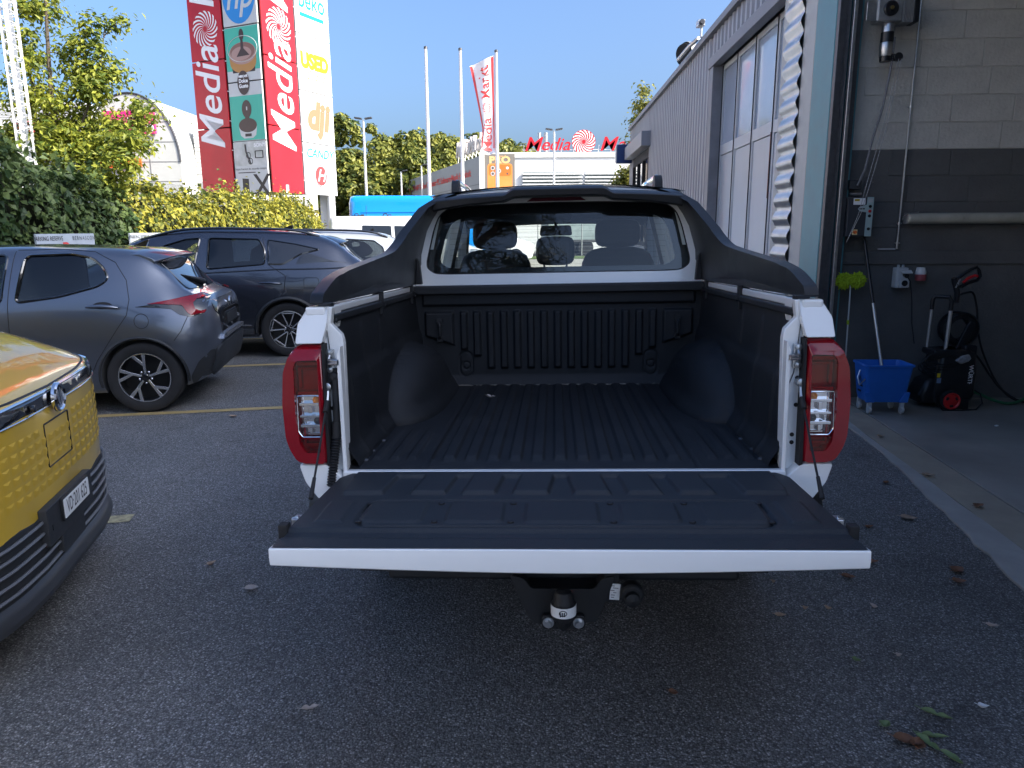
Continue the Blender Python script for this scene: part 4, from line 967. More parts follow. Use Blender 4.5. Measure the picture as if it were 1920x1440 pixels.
b = B(); b.tube([(-.14, -.155, .40), (-.15, -.17, .25), (-.14, -.19, .08), (-.07, -.2, .006), (.08, -.2, .006), (.22, -.18, .01), (.30, -.12, .05), (.31, -.06, .12), (.26, 0, .16), (.18, .02, .18)], .006, 8); b.build('supply_lead', rubber, pw)
hz = bthing('high_pressure_hose', 'black pressure hose arching from spray gun down to the floor', 'hose', 1.08, 6.42, .013)
def spline(pts, n=12):
    pts = [Vector(p) for p in pts]; out = []
    for i in range(len(pts) - 1):
        p0 = pts[max(i - 1, 0)]; p1, p2 = pts[i], pts[i + 1]; p3 = pts[min(i + 2, len(pts) - 1)]
        for k in range(n):
            t = k / n; out.append(.5 * ((2 * p1) + (-p0 + p2) * t + (2 * p0 - 5 * p1 + 4 * p2 - p3) * t * t + (-p0 + 3 * p1 - 3 * p2 + p3) * t ** 3))
    return out + [pts[-1]]
b = B(); b.tube(spline([(.03, -.06, .985), (.10, -.05, 1.005), (.18, .0, .99), (.27, .08, .85), (.35, .15, .62), (.45, .18, .40), (.60, .16, .14), (.78, .12, .012), (1.2, .1, .012)]), .0085, 8); b.build('upper_run', rubber, hz)
b = B(); b.tube(spline([(.21, .02, .52), (.34, .06, .40), (.48, .12, .25), (.62, .14, .11), (.80, .06, .012), (1.2, .0, .012)]), .0085, 8); b.build('lower_run', rubber, hz)
gh = bthing('garden_hose', 'green garden hose curving along the floor beside the pressure washer', 'hose', 1.08, 6.42, .013)
b = B(); b.tube(spline([(.26, .05, .13), (.36, .05, .10), (.48, .05, .045), (.62, .03, .016), (.78, .08, .05), (.90, .18, .16), (1.05, .24, .33), (1.3, .25, .4)]), .013, 10); b.build('hose', M('hose_green', (.02, .13, .06), .45, var=.2, vs=10), gh)
b = B(); b.tube([(.19, .05, .15), (.27, .05, .13)], .02, 10); b.build('coupling', M('coupling_brick', (.30, .12, .09), .5), gh)
for k, (px_, py_, sz) in enumerate(((1.42, 5.72, .03), (2.05, 6.1, .02))):
    o = B().box((0, 0, .004), (sz, sz * .5, .008), .4 + k).build('paper_scrap', sticker, None, loc=BW(px_ - .25, py_, .014)); tag(o, ['white paper scrap on the garage floor beside the washer', 'tiny white paper scrap deeper inside the garage'][k], 'paper')
# ---------------- fallen foliage
tan = M('leaf_tan', (.40, .30, .22), .7, c2=(.24, .15, .09), vs=30); brn = M('leaf_brown', (.22, .10, .05), .6, c2=(.10, .045, .025), vs=25); grn = M('leaf_green', (.16, .22, .09), .6, c2=(.10, .15, .06), vs=25); pal = M('leaf_pale', (.46, .40, .36), .7, c2=(.30, .24, .21), vs=25)
def leaf_mesh(L_, W_, curl, fold, lobes=0, seed=0):
    rnd = random.Random(seed); b = B(); nu, nv = 12, 6; vs = []
    for i in range(nu + 1):
        u = i / nu; w = W_ * (math.sin(math.pi * min(1, u ** .75)) ** .8 + .02)
        if lobes: w *= .55 + .45 * abs(math.sin(u * math.pi * lobes)) + .1 * rnd.random()
        for j in range(nv + 1):
            v = j / nv * 2 - 1
            x = (u - .5) * L_; y = v * w / 2; z = curl * ((u - .5) * 2) ** 2 + fold * abs(v) ** 1.3 * (w / W_) + rnd.uniform(-.0015, .0015) + .002
            vs.append((x, y + .08 * L_ * math.sin(u * 3), max(.001, z)))
    b.add(vs, [(i * (nv + 1) + j, (i + 1) * (nv + 1) + j, (i + 1) * (nv + 1) + j + 1, i * (nv + 1) + j + 1) for i in range(nu) for j in range(nv)])
    b.tube([(-L_ * .5, 0, curl + .003), (-L_ * .68, .01, curl * .6 + .006)], .0012, 4)
    return b.mesh('leaf', fixn=False)
def leaf(px_, mat, L_, W_, ang, label, group=None, curl=.012, fold=.012, lobes=0, name='fallen_leaf', cat='leaf'):
    o = link(name, leaf_mesh(L_, W_, curl, fold, lobes, int(px_[0] * 100) + int(px_[1] * 10)), mat, None, (px_[0], px_[1], px_[2] if len(px_) > 2 else .004), (0, 0, R(ang))); tag(o, label, cat, group)
leaf((-1.165, 3.021, 0.004), pal, 0.06, 0.045, 10, 'pale curled leaf on the asphalt left of the tailgate', None, lobes=0)
leaf((-1.444, 3.275, 0.004), tan, 0.05, 0.03, 60, 'small tan leaf nearest the yellow car bumper', None, lobes=0)
leaf((-0.679, 2.179, 0.004), pal, 0.06, 0.022, 20, 'narrow pale torn leaf on the asphalt in the foreground', None, lobes=2)
leaf((-2.400, 6.136, 0.004), tan, 0.07, 0.04, 0, 'tan leaf beside the yellow parking line near the truck', None, lobes=0)
leaf((2.164, 3.786, 0.004), tan, 0.085, 0.06, -20, 'large tan leaf on the asphalt by the concrete edge', None, lobes=0)
leaf((2.064, 3.160, 0.004), brn, 0.075, 0.06, 30, 'curled brown leaf near the concrete edge, upper of a pair', None, lobes=0)
leaf((2.001, 3.046, 0.004), brn, 0.06, 0.04, -10, 'curled brown leaf near the concrete edge, lower of a pair', None, lobes=0)
leaf((1.096, 2.760, 0.004), tan, 0.045, 0.022, -5, 'small yellowish leaf on dark asphalt right of the tow bar', None, lobes=0)
leaf((1.710, 3.249, 0.004), brn, 0.06, 0.03, 0, 'dark brown leaf just right of the tailgate corner', None, lobes=0)
leaf((1.526, 3.098, 0.004), brn, 0.06, 0.035, -20, 'brown leaf under the right end of the tailgate', None, lobes=0)
leaf((2.648, 4.465, 0.0145), tan, 0.08, 0.045, -10, 'tan leaf lying on the concrete strip', None, lobes=0)
leaf((2.642, 3.935, 0.0145), brn, 0.075, 0.05, 25, 'brown leaf on the sandy threshold strip', None, lobes=0)
leaf((2.792, 5.364, 0.0145), tan, 0.06, 0.04, 0, 'small leaf on the concrete beside the right tail lamp', None, lobes=0)
leaf((2.331, 4.360, 0.004), brn, 0.05, 0.04, 40, 'brown leaf on the asphalt edge beside the bumper', None, lobes=0)
leaf((1.910, 2.672, 0.004), pal, 0.05, 0.012, -15, 'whitish twig-like leaf near the right frame edge', None, lobes=0)
leaf((1.377, 2.124, 0.004), grn, 0.095, 0.025, -35, 'long curled green leaf in the right foreground', None, lobes=2)
leaf((1.189, 2.078, 0.004), grn, 0.04, 0.035, 35, 'small round green leaf left of the brown foreground leaves', None, lobes=0)
leaf((1.218, 1.999, 0.004), brn, 0.085, 0.05, -25, 'large brown curled leaf in the right foreground cluster', None, lobes=0)
leaf((1.245, 1.986, 0.004), brn, 0.06, 0.045, 60, 'reddish brown folded leaf in the right foreground cluster', None, lobes=0)
leaf((1.272, 1.991, 0.004), grn, 0.09, 0.03, -70, 'green torn leaf standing beside the brown foreground cluster', None, lobes=2)
leaf((1.313, 2.020, 0.004), grn, 0.08, 0.022, -12, 'green leaf blade pointing right from the foreground cluster', None, lobes=2)
leaf((1.309, 1.925, 0.004), grn, 0.07, 0.025, -60, 'green leaf cut by the bottom edge of the photo', None, lobes=0)
leaf((1.556, 2.166, 0.004), sticker, 0.035, 0.02, -10, 'small torn scrap of white paper in the right foreground', None, lobes=0, name='paper_scrap', cat='paper')
leaf((1.894, 3.666, 0.004), brn, 0.05, 0.03, 15, 'small brown leaf lying just right of the tailgate end', 'tiny leaf scraps on the asphalt', lobes=0)
leaf((1.432, 2.468, 0.004), pal, 0.025, 0.014, 0, 'pale leaf scrap low on the asphalt, left of the green leaves', 'tiny leaf scraps on the asphalt', lobes=0)
leaf((1.260, 2.439, 0.004), grn, 0.03, 0.018, -30, 'tiny green leaf scrap between tow bar and green foreground leaves', 'tiny leaf scraps on the asphalt', lobes=0)
leaf((1.316, 2.818, 0.004), tan, 0.03, 0.012, -40, 'tiny tan leaf scrap below the right tailgate corner, outer one', 'tiny leaf scraps on the asphalt', lobes=0)
leaf((0.546, 2.250, 0.004), brn, 0.035, 0.025, -20, 'small brown leaf on the dark asphalt below the tow bar', 'tiny leaf scraps on the asphalt', lobes=0)
leaf((1.513, 2.829, 0.004), pal, 0.03, 0.015, -50, 'pale leaf scrap on dark asphalt near the brown leaf pair', 'tiny leaf scraps on the asphalt', lobes=0)
leaf((1.222, 2.819, 0.004), tan, 0.025, 0.015, 0, 'tiny tan leaf scrap right of the yellowish leaf', 'tiny leaf scraps on the asphalt', lobes=0)
leaf((1.171, 3.056, 0.004), tan, 0.02, 0.015, 0, 'tiny tan leaf scrap closest to the tailgate underside', 'tiny leaf scraps on the asphalt', lobes=0)
leaf((-0.101, 3.380, 0.791), pal, .05, .02, -20, 'small pale leaf lying on the ribbed truck bed floor', None, lobes=2)
# ================================================================ CARS
darkcut = M('car_cabin', (.055, .056, .058), .8)
carglass = glass('car_glass', (.55, .60, .60)); darkglass = glass('privacy_glass', (.22, .25, .26))
pblack = M('piano_black', (.008, .008, .009), .12, coat=1.)
alloy = M('alloy_bright', (.55, .56, .58), .25, .9); alloyd = M('alloy_dark', (.018, .019, .02), .3, .4)
plast = M('cladding_plastic', (.022, .024, .027), .55, var=.1, vs=30)
def crom(P, n):
    out = []
    for i in range(len(P) - 1):
        p0 = P[max(i - 1, 0)]; p1, p2 = P[i], P[i + 1]; p3 = P[min(i + 2, len(P) - 1)]
        for k in range(n):
            t = k / n; out.append(tuple(.5 * (2 * b_ + (c - a) * t + (2 * a - 5 * b_ + 4 * c - d) * t * t + (3 * b_ - a - 3 * c + d) * t ** 3) for a, b_, c, d in zip(p0, p1, p2, p3)))
    return out + [P[-1]]
def car_mesh(tab, nx=70, nr=5):
    """tab: (x, [half-section points (y,z) from bottom centre to top centre])"""
    K = len(tab[0][1]); cols = [[[(t[0], t[1][k][c]) for t in tab] for c in (0, 1)] for k in range(K)]
    xs = []
    for (a, _), (c, _) in zip(tab, tab[1:]):
        m = max(2, int(round(nx * (c - a) / (tab[-1][0] - tab[0][0])))); xs += fr(a, c, m)[:-1]
    xs.append(tab[-1][0]); rings = []
    for x in xs:
        half = [(max(0, smooth_tab(cols[k][0], x)), smooth_tab(cols[k][1], x)) for k in range(K)]
        h = crom(half, nr); h[0] = (0, h[0][1]); h[-1] = (0, h[-1][1])
        ring = [(x, y, z) for y, z in h] + [(x, -y, z) for y, z in h[::-1][1:-1]]
        rings.append(ring)
    b = B(); b.loft(rings); return b
class Car:
    def __init__(s, name, label, loc, ang, tab, paint, arches, holes=(), scale=1., cat='car', group=None, y_out=1.3):
        s.root = thing(name, label, cat, loc, (0, 0, R(ang)), group)
        me = car_mesh(tab).mesh('t', sharp=None); me.materials.append(paint); me.materials.append(darkcut)
        bm = bmesh.new(); bm.from_mesh(me); s.bvh = BVHTree.FromBMesh(bm); bm.free()
        cuts = []
        for (x, z, r) in arches:
            for sd in (-1, 1):
                c = B(); c.cm = 1; c.lathe([(r, -.16), (r, .3)] if sd > 0 else [(r, -.3), (r, .16)], 44, (0, 0, 0), 0)
                m_ = c.mesh('c', sharp=None); m_.transform(Matrix.Translation((x, sd * .80, z)) @ Matrix.Rotation(math.pi / 2, 4, 'Z')); m_.materials.append(paint); m_.materials.append(darkcut); cuts.append(m_)
        for h in holes:
            c = B(); c.cm = 1; c.prism(h, 1, -y_out, y_out); m_ = c.mesh('c', sharp=None); m_.materials.append(paint); m_.materials.append(darkcut); cuts.append(m_)
        me = boolean(me, cuts)
        me.shade_smooth(); me.set_sharp_from_angle(angle=R(38)); s.body = link('body', me, None, s.root)
    def hit(s, axis, sgn, a, c, off):
        if axis == 1: o, d = Vector((a, sgn * 3, c)), Vector((0, -sgn, 0))
        elif axis == 0: o, d = Vector((sgn * 9, a, c)), Vector((-sgn, 0, 0))
        else: o, d = Vector((a, c, 5)), Vector((0, 0, -1))
        h = s.bvh.ray_cast(o, d)
        if h[0] is None:
            q = Vector((a, sgn * .8, c)) if axis == 1 else (Vector((sgn * .7, a, c)) if axis == 0 else Vector((a, c, 1)))
            h = s.bvh.find_nearest(q)
            return h[0] + h[1] * off
        return h[0] + h[1] * off
    def patch(s, name, mat, poly, axis=1, sgn=1, off=.004, th=None, step=.05, holes=(), parent=None, bev=0):
        b = B()
        if th: plate(b, poly, list(holes), lambda u, v, sd: s.hit(axis, sgn, u, v, off if sd == 0 else off - th), th, step)
        else: plate(b, poly, list(holes), lambda u, v, sd: s.hit(axis, sgn, u, v, off), None, step)
        o = b.build(name, mat, parent or s.root, sharp=.5, bev=bev, fixn=bool(th))
        return o
    def line(s, name, mat, pts, axis=1, sgn=1, r=.003, off=0., n=14, closed=False, parent=None):
        P = []
        pts = list(pts) + ([pts[0]] if closed else [])
        for (a, c), (a2, c2) in zip(pts, pts[1:]):
            for t in fr(0, 1, n)[:-1]: P.append(s.hit(axis, sgn, a + (a2 - a) * t, c + (c2 - c) * t, off))
        if not closed: P.append(s.hit(axis, sgn, *pts[-1], off))
        return B().tube(P, r, 5, closed=closed).build(name, mat, parent or s.root)
def alloy_wheel(parent, x, y, z, r, wd, sgn, style='y', spokes=5):
    w = thing('wheel', None, None); w.parent = parent; w.location = (x, y, z); w.rotation_euler = (0, 0, 0 if sgn > 0 else math.pi)
    rr = r * .70; o_ = wd / 2
    B().lathe([(rr, -o_), (r * .95, -o_), (r * .99, -o_ * .75), (r, -o_ * .4), (r, o_ * .4), (r * .99, o_ * .75), (r * .96, o_ * .95), (r * .9, o_ * 1.02), (rr * 1.04, o_ * .96), (rr, o_ * .9)], 56, ax=1, close=True).build('tyre', rubber, w)
    b = B(); b.lathe([(rr * .98, -o_ * .8), (rr, o_ * .92), (rr * .965, o_ * .95), (rr * .945, o_ * .86), (rr * .9, -o_ * .2), (rr * .2, -o_ * .3), (0, -o_ * .3)], 48, ax=1); b.build('rim_barrel', alloyd, w)
    b = B(); b.lathe([(rr * .985, o_ * .90), (rr * .985, o_ * .965), (rr * .945, o_ * .97), (rr * .94, o_ * .90)], 56, ax=1, close=True); b.build('rim_lip', alloy, w)
    def bar(b, p, q, w0, w1, y0, y1, t=.014):
        p, q = Vector(p), Vector(q); n_ = (q - p).normalized(); n_ = Vector((-n_.y, n_.x)); A = []
        for (c, ww, yy) in ((p, w0, y0), (q, w1, y1)):
            for k, dy_ in ((-1, 0), (1, 0), (1, -t), (-1, -t)): A.append((c.x + n_.x * ww * k, yy + dy_, c.y + n_.y * ww * k))
        b.loft([A[:4], A[4:]])
    for k in range(spokes):
        a = R(90 + 360 / spokes * k); ca, sa = math.cos(a), math.sin(a)
        pol = lambda rad, da: (rad * math.cos(a + da), rad * math.sin(a + da))
        b = B()
        if style == 'y':
            m1 = pol(rr * .52, .0); bar(b, pol(rr * .12, .0), m1, rr * .045, rr * .055, o_ * .70, o_ * .84); bar(b, m1, pol(rr * .96, .02), rr * .05, rr * .07, o_ * .842, o_ * .92); bar(b, pol(rr * .50, -.02), pol(rr * .96, -.42), rr * .055, rr * .06, o_ * .84, o_ * .922)
        else:
            bar(b, pol(rr * .14, .12), pol(rr * .97, .34), rr * .03, rr * .035, o_ * .8, o_ * .92); bar(b, pol(rr * .14, -.12), pol(rr * .97, -.34), rr * .03, rr * .035, o_ * .8, o_ * .92); bar(b, pol(rr * .9, .34), pol(rr * .9, -.34), rr * .03, rr * .03, o_ * .9, o_ * .915)
        b.build('spoke', alloy, w, bev=.002)
    b = B(); b.lathe([(rr * .16, o_ * .55), (rr * .15, o_ * .80), (rr * .12, o_ * .86), (0, o_ * .87)], 24, ax=1); b.build('hub_cap', pblack, w)
    for k in range(5):
        a = R(54 + 72 * k); B().lathe([(.011, o_ * .4), (.011, o_ * .72), (.006, o_ * .76)], 6, (rr * .24 * math.cos(a), 0, rr * .24 * math.sin(a)), 1).build('lug_nut', chrome, w)
    return w
def sec(zb, s, m, bt, g, r, zt): return [(0, zb), (s[0] * .85, zb), s, m, bt, g, r, (r[0] * .55, r[1] + (zt - r[1]) * .75), (0, zt)]
# ---------------------------------------------------------------- grey hatchback
grey = M('metallic_grey_paint', (.13, .145, .175), .28, .75, coat=1.)
HT = [(-.70, sec(.46, (.42, .47), (.56, .60), (.55, .76), (.50, .84), (.38, .88), .885)),
      (-.64, sec(.34, (.62, .38), (.72, .60), (.70, .82), (.62, .93), (.48, .97), .985)),
      (-.54, sec(.26, (.73, .32), (.81, .60), (.775, .86), (.66, .985), (.54, 1.01), 1.03)),
      (-.40, sec(.22, (.78, .27), (.852, .60), (.80, .90), (.665, 1.04), (.56, 1.07), 1.095)),
      (-.22, sec(.20, (.80, .25), (.872, .62), (.82, .94), (.675, 1.15), (.565, 1.24), 1.265)),
      (-.04, sec(.20, (.81, .24), (.872, .64), (.825, .96), (.69, 1.22), (.565, 1.36), 1.385)),
      (.18, sec(.20, (.81, .23), (.862, .62), (.83, .98), (.705, 1.25), (.565, 1.405), 1.435)),
      (.60, sec(.20, (.80, .22), (.850, .58), (.838, .96), (.72, 1.26), (.575, 1.42), 1.455)),
      (1.10, sec(.20, (.80, .22), (.845, .56), (.838, .94), (.72, 1.25), (.58, 1.425), 1.46)),
      (1.60, sec(.20, (.80, .22), (.848, .56), (.832, .92), (.72, 1.22), (.58, 1.39), 1.43)),
      (2.05, sec(.20, (.80, .22), (.855, .58), (.828, .92), (.72, 1.12), (.60, 1.22), 1.26)),
      (2.50, sec(.20, (.80, .24), (.862, .60), (.80, .90), (.66, .975), (.50, 1.0), 1.02)),
      (3.00, sec(.22, (.74, .26), (.80, .55), (.72, .80), (.58, .87), (.42, .89), .91)),
      (3.22, sec(.30, (.50, .32), (.60, .50), (.54, .66), (.45, .72), (.3, .74), .75))]
wr = roundpoly([(.885, 1.375), (.52, 1.385), (.36, 1.35), (.262, 1.262), (.225, 1.175), (.30, 1.115), (.60, 1.035), (.94, .99)], .05, 4)
wfr = roundpoly([(1.02, 1.385), (1.35, 1.37), (1.72, 1.25), (1.95, 1.05), (1.90, .99), (1.05, .99)], .05, 4)
HT0 = HT; HT = [(x * (.86 if x < 0 else 1), r_) for x, r_ in HT]
hb = Car('grey_hatchback', 'metallic grey hatchback with red tail lamps parked behind the yellow car', (-3.37, 7.145, 0), 190.5, HT, grey, [(0, .315, .345), (2.56, .315, .345)], [wr, wfr])
for sg in (1, -1):
    for w_ in (wr, wfr):
        g = hb.patch('side_window', carglass, w_, sgn=sg, off=-.006, step=.12)
        big = [((x - .6) * 1.0 + .6, z) for x, z in w_]
        hb.line('window_trim', pblack, w_, sgn=sg, r=.011, off=.0, n=3, closed=True, parent=g)
    hb.line('door_seam', black_ink, [(.96, 1.42), (.62, 1.425), (.35, 1.40), (.18, 1.31), (.085, 1.16), (.06, 1.0), (.085, .87), (.22, .68), (.36, .48), (.42, .36)], sgn=sg, r=.0035)
    hb.line('door_seam', black_ink, [(.97, 1.41), (1.0, .98), (1.02, .35)], sgn=sg, r=.0035)
    hb.line('bumper_seam', black_ink, [(-.405, .86), (-.34, .72), (-.28, .64)], sgn=sg, r=.003)
    a = B(); P0, P1, P2 = hb.hit(1, sg, .14, .93, .02), hb.hit(1, sg, .27, .945, .045), hb.hit(1, sg, .39, .945, .03); a.tube([P0, P0.lerp(P1, .4) + Vector((0, sg * .012, .004)), P1, P2], [.010, .016, .017, .012], 10); h_ = a.build('door_handle', grey, hb.root)
    hb.patch('handle_recess', black_ink, [(.27 + .075 * math.cos(t), .955 + .03 * math.sin(t)) for t in fr(0, 2 * math.pi, 20)[:-1]], sgn=sg, off=.001, parent=h_)
    # tail lamp wrapping the corner: black surround, red horn
    lm = hb.patch('tail_lamp', pblack, roundpoly([(.02, .935), (-.15, .955), (-.36, 1.005), (-.46, 1.02), (-.53, .99), (-.54, .92), (-.52, .86), (-.42, .835), (-.33, .86), (-.27, .91)], .012), sgn=sg, off=.008, th=.02, step=.04)
    hb.patch('red_lens', redg, roundpoly([(-.08, .955), (-.36, .998), (-.46, 1.012), (-.51, .99), (-.455, .978), (-.43, .945), (-.45, .90), (-.49, .88), (-.53, .885), (-.51, .862), (-.42, .848), (-.39, .88), (-.35, .935)], .008), sgn=sg, off=.014, th=.01, step=.03, parent=lm)
    hb.patch('rear_bumper_flank', plast, roundpoly([(-.38, .22), (-.37, .30), (-.45, .44), (-.56, .54), (-.58, .48), (-.52, .30), (-.45, .22)], .03), sgn=sg, off=.006, th=.02, step=.05)
    hb.line('arch_trim', plast, [(.36 * math.cos(R(q)), .315 + .36 * math.sin(R(q))) for q in range(-12, 193, 10)], sgn=sg, r=.012, n=2)
    for x in (0, 2.56): alloy_wheel(hb.root, x, sg * .735, .315, .315, .195, sg)
hb.line('fuel_flap', black_ink, [(-.03 + .058 * math.cos(t), .815 + .062 * math.sin(t)) for t in fr(0, 2 * math.pi, 26)[:-1]], r=.003, n=1, closed=True)
# rear window, tail panel, spoiler, wiper, plate
rwp = roundpoly([(-.06, .50), (-.37, .545), (-.40, .30), (-.41, 0), (-.40, -.30), (-.37, -.545), (-.06, -.50)], .05)
hb.patch('rear_window', darkglass if False else M('tinted_screen', (.01, .011, .013), .06, coat=1.), [(x, y) for x, y in rwp], axis=2, off=.006, step=.06)
b = B(); rings = []
for u in fr(-1, 1, 16):
    e = abs(u) ** 4; rings.append([(.16 - .02 * e, u * .60, 1.425 - .05 * e), (.0, u * .60, 1.425 - .05 * e), (-.20 + .10 * e, u * .60, 1.385 - .05 * e), (-.27 + .15 * e, u * .60, 1.362 - .05 * e), (-.26 + .15 * e, u * .60, 1.35 - .05 * e), (-.10, u * .6, 1.345 - .06 * e), (.05, u * .6, 1.35 - .05 * e)])
b.loft(rings); spo = b.build('spoiler', grey, hb.root, sharp=.5, bev=.004)
b = B(); b.grid(lambda u, t: (-.245 + .13 * abs(u) ** 4 + .15 * t, u * .52, 1.348 - .05 * abs(u) ** 4 - .075 * t), fr(-1, 1, 14), fr(0, 1, 3)); b.build('spoiler_underside', pblack, spo)
tp = [(-.52, 1.0), (.52, 1.0), (.60, .90), (.42, .62), (-.42, .62), (-.60, .90)]
hb.patch('tail_panel', pblack, roundpoly(tp, .03), axis=0, sgn=-1, off=.006, th=.02, step=.06)
pl = hb.patch('plate_recess', blackp, rrect(-.27, .27, .70, .82, .01), axis=0, sgn=-1, off=.012, th=.02, step=.1)
hb.patch('number_plate', M('plate_dark', (.03, .032, .035), .3), rrect(-.25, .25, .715, .805, .006), axis=0, sgn=-1, off=.022, th=.006, step=.2, parent=pl)
b = B(); b.lathe([(.045, -.0), (.045, -.012), (.035, -.016), (.0, -.012)], 20, tuple(hb.hit(0, -1, 0, .90, .012)), 0); b.build('badge', chrome, hb.root)
hb.patch('bumper_step', chrome if False else alloy, roundpoly([(-.55, .60), (.55, .60), (.50, .64), (-.50, .64)], .01), axis=0, sgn=-1, off=.03, th=.05, step=.08)
hb.patch('lower_valance', plast, roundpoly([(-.66, .30), (.66, .30), (.62, .54), (.45, .57), (-.45, .57), (-.62, .54)], .04), axis=0, sgn=-1, off=.03, th=.05, step=.08)
b = B(); q = hb.hit(2, 1, -.38, .05, .03); b.tube([q, q + Vector((.05, .10, .03)), q + Vector((.13, .30, .08))], [.028, .02, .008], 8); b.build('rear_wiper', blackp, hb.root)
b = B(); b.prism(roundpoly([(.10, 1.43), (.21, 1.44), (.09, 1.495), (.07, 1.495)], .01), 1, -.022, .022); b.build('roof_fin', pblack, hb.root, bev=.008)
# ---------------------------------------------------------------- dark blue-grey SUV
navy = M('dark_metallic_paint', (.05, .058, .078), .24, .7, coat=1.)
ST = [(-1.02, sec(.55, (.50, .56), (.64, .70), (.64, .90), (.56, 1.02), (.42, 1.06), 1.07)),
      (-.96, sec(.40, (.74, .44), (.80, .70), (.79, .98), (.66, 1.12), (.50, 1.15), 1.16)),
      (-.84, sec(.32, (.82, .38), (.875, .70), (.85, 1.05), (.70, 1.20), (.56, 1.24), 1.255)),
      (-.64, sec(.28, (.86, .34), (.915, .72), (.88, 1.06), (.74, 1.31), (.60, 1.40), 1.42)),
      (-.40, sec(.27, (.87, .32), (.93, .74), (.90, 1.06), (.76, 1.36), (.61, 1.495), 1.52)),
      (0.0, sec(.27, (.87, .30), (.935, .74), (.905, 1.06), (.78, 1.38), (.62, 1.55), 1.585)),
      (.60, sec(.27, (.86, .30), (.915, .70), (.905, 1.04), (.79, 1.38), (.63, 1.575), 1.61)),
      (1.20, sec(.27, (.86, .30), (.91, .68), (.90, 1.02), (.79, 1.36), (.63, 1.57), 1.61)),
      (1.75, sec(.27, (.86, .30), (.91, .68), (.89, 1.02), (.78, 1.30), (.64, 1.46), 1.50)),
      (2.15, sec(.27, (.86, .30), (.92, .70), (.88, 1.02), (.75, 1.16), (.62, 1.24), 1.27)),
      (2.60, sec(.27, (.86, .32), (.92, .72), (.86, .98), (.70, 1.06), (.5, 1.08), 1.10)),
      (3.20, sec(.30, (.80, .34), (.86, .66), (.80, .90), (.64, .98), (.46, 1.0), 1.02)),
      (3.48, sec(.40, (.55, .42), (.66, .60), (.60, .78), (.5, .84), (.35, .86), .87))]
s1 = roundpoly([(1.60, 1.27), (1.42, 1.40), (1.17, 1.475), (1.0, 1.488), (1.075, 1.115), (1.56, 1.10)], .03); s2 = roundpoly([(.90, 1.488), (.30, 1.468), (.235, 1.33), (.245, 1.165), (.92, 1.115)], .04)
s3 = roundpoly([(.20, 1.458), (-.12, 1.405), (-.42, 1.335), (-.20, 1.285), (.03, 1.16), (.20, 1.165)], .03)
sv = Car('dark_suv', 'dark blue grey SUV with roof rails parked beyond the grey hatchback', (-2.981, 10.146, 0), 190.5, ST, navy, [(0, .345, .385), (2.68, .345, .385)], [s1, s2])
for sg in (1, -1):
    for w_, gm in ((s1, carglass), (s2, darkglass), (s3, M('tinted_screen', ()))):
        g = sv.patch('side_window', gm, w_, sgn=sg, off=.004 if w_ is s3 else -.006, step=.12); sv.line('window_trim', pblack, w_, sgn=sg, r=.012, n=3, closed=True, parent=g)
    sv.patch('quarter_panel', M('tinted_screen', ()), roundpoly([(-.20, 1.29), (-.32, 1.28), (-.55, 1.20), (-.76, 1.165), (-.13, 1.16)], .02), sgn=sg, off=.004)
    sv.line('door_seam', black_ink, [(1.0, 1.50), (1.07, 1.1), (1.03, .9), (1.05, .30)], sgn=sg, r=.004); sv.line('door_seam', black_ink, [(.26, 1.48), (.20, 1.16), (.0, 1.02), (.02, .85), (.10, .70)], sgn=sg, r=.004)
    sv.line('waist_trim', pblack, [(1.9, 1.055), (.9, 1.07), (.1, 1.10), (-.5, 1.10), (-.75, 1.11)], sgn=sg, r=.010)
    sv.line('fuel_flap', black_ink, rrect(-.40, -.22, .87, .99, .03), sgn=sg, r=.003, n=2, closed=True)
    a = B(); P0, P1, P2 = sv.hit(1, sg, .05, .925, .02), sv.hit(1, sg, .19, .935, .045), sv.hit(1, sg, .32, .935, .025); a.tube([P0, P0.lerp(P1, .5) + Vector((0, sg * .012, 0)), P1, P2], [.010, .017, .017, .012], 10); a.build('door_handle', navy, sv.root)
    sv.line('arch_trim', plast, [(.40 * math.cos(R(q)), .345 + .40 * math.sin(R(q))) for q in range(-5, 186, 10)], sgn=sg, r=.024, n=2)
    sv.line('sill_trim', plast, [(.42, .33), (2.2, .33)], sgn=sg, r=.05, n=6); sv.line('sill_bright', alloy, [(.45, .41), (2.2, .41)], sgn=sg, r=.010, n=6)
    b = B(); b.tube(spline([sv.hit(1, sg, 1.7, 1.47, .0), sv.hit(1, sg, 1.2, 1.565, .03), sv.hit(1, sg, .5, 1.57, .035), sv.hit(1, sg, -.1, 1.545, .03), sv.hit(1, sg, -.42, 1.495, .0)], 6), .016, 8); b.build('roof_rail', pblack, sv.root)
    lm = sv.patch('tail_lamp', pblack, roundpoly([(-.62, 1.03), (-.86, 1.15), (-.97, 1.10), (-.93, .95), (-.78, .96)], .02), sgn=sg, off=.008, th=.02, step=.05)
    for x in (0, 2.68): alloy_wheel(sv.root, x, sg * .80, .345, .345, .225, sg, 'v')
sv.patch('rear_window', M('tinted_screen', ()), roundpoly([(-.50, .48), (-.84, .54), (-.86, 0), (-.84, -.54), (-.50, -.48)], .05), axis=2, off=.006, step=.06)
b = B(); rings = []
for u in fr(-1, 1, 14):
    e = abs(u) ** 4; rings.append([(-.30, u * .60, 1.545 - .05 * e), (-.60 + .1 * e, u * .62, 1.485 - .06 * e), (-.76 + .18 * e, u * .62, 1.43 - .05 * e), (-.74 + .18 * e, u * .62, 1.412 - .05 * e), (-.55, u * .6, 1.42 - .05 * e), (-.35, u * .6, 1.48)])
b.loft(rings); b.build('spoiler', navy, sv.root, sharp=.5, bev=.004)
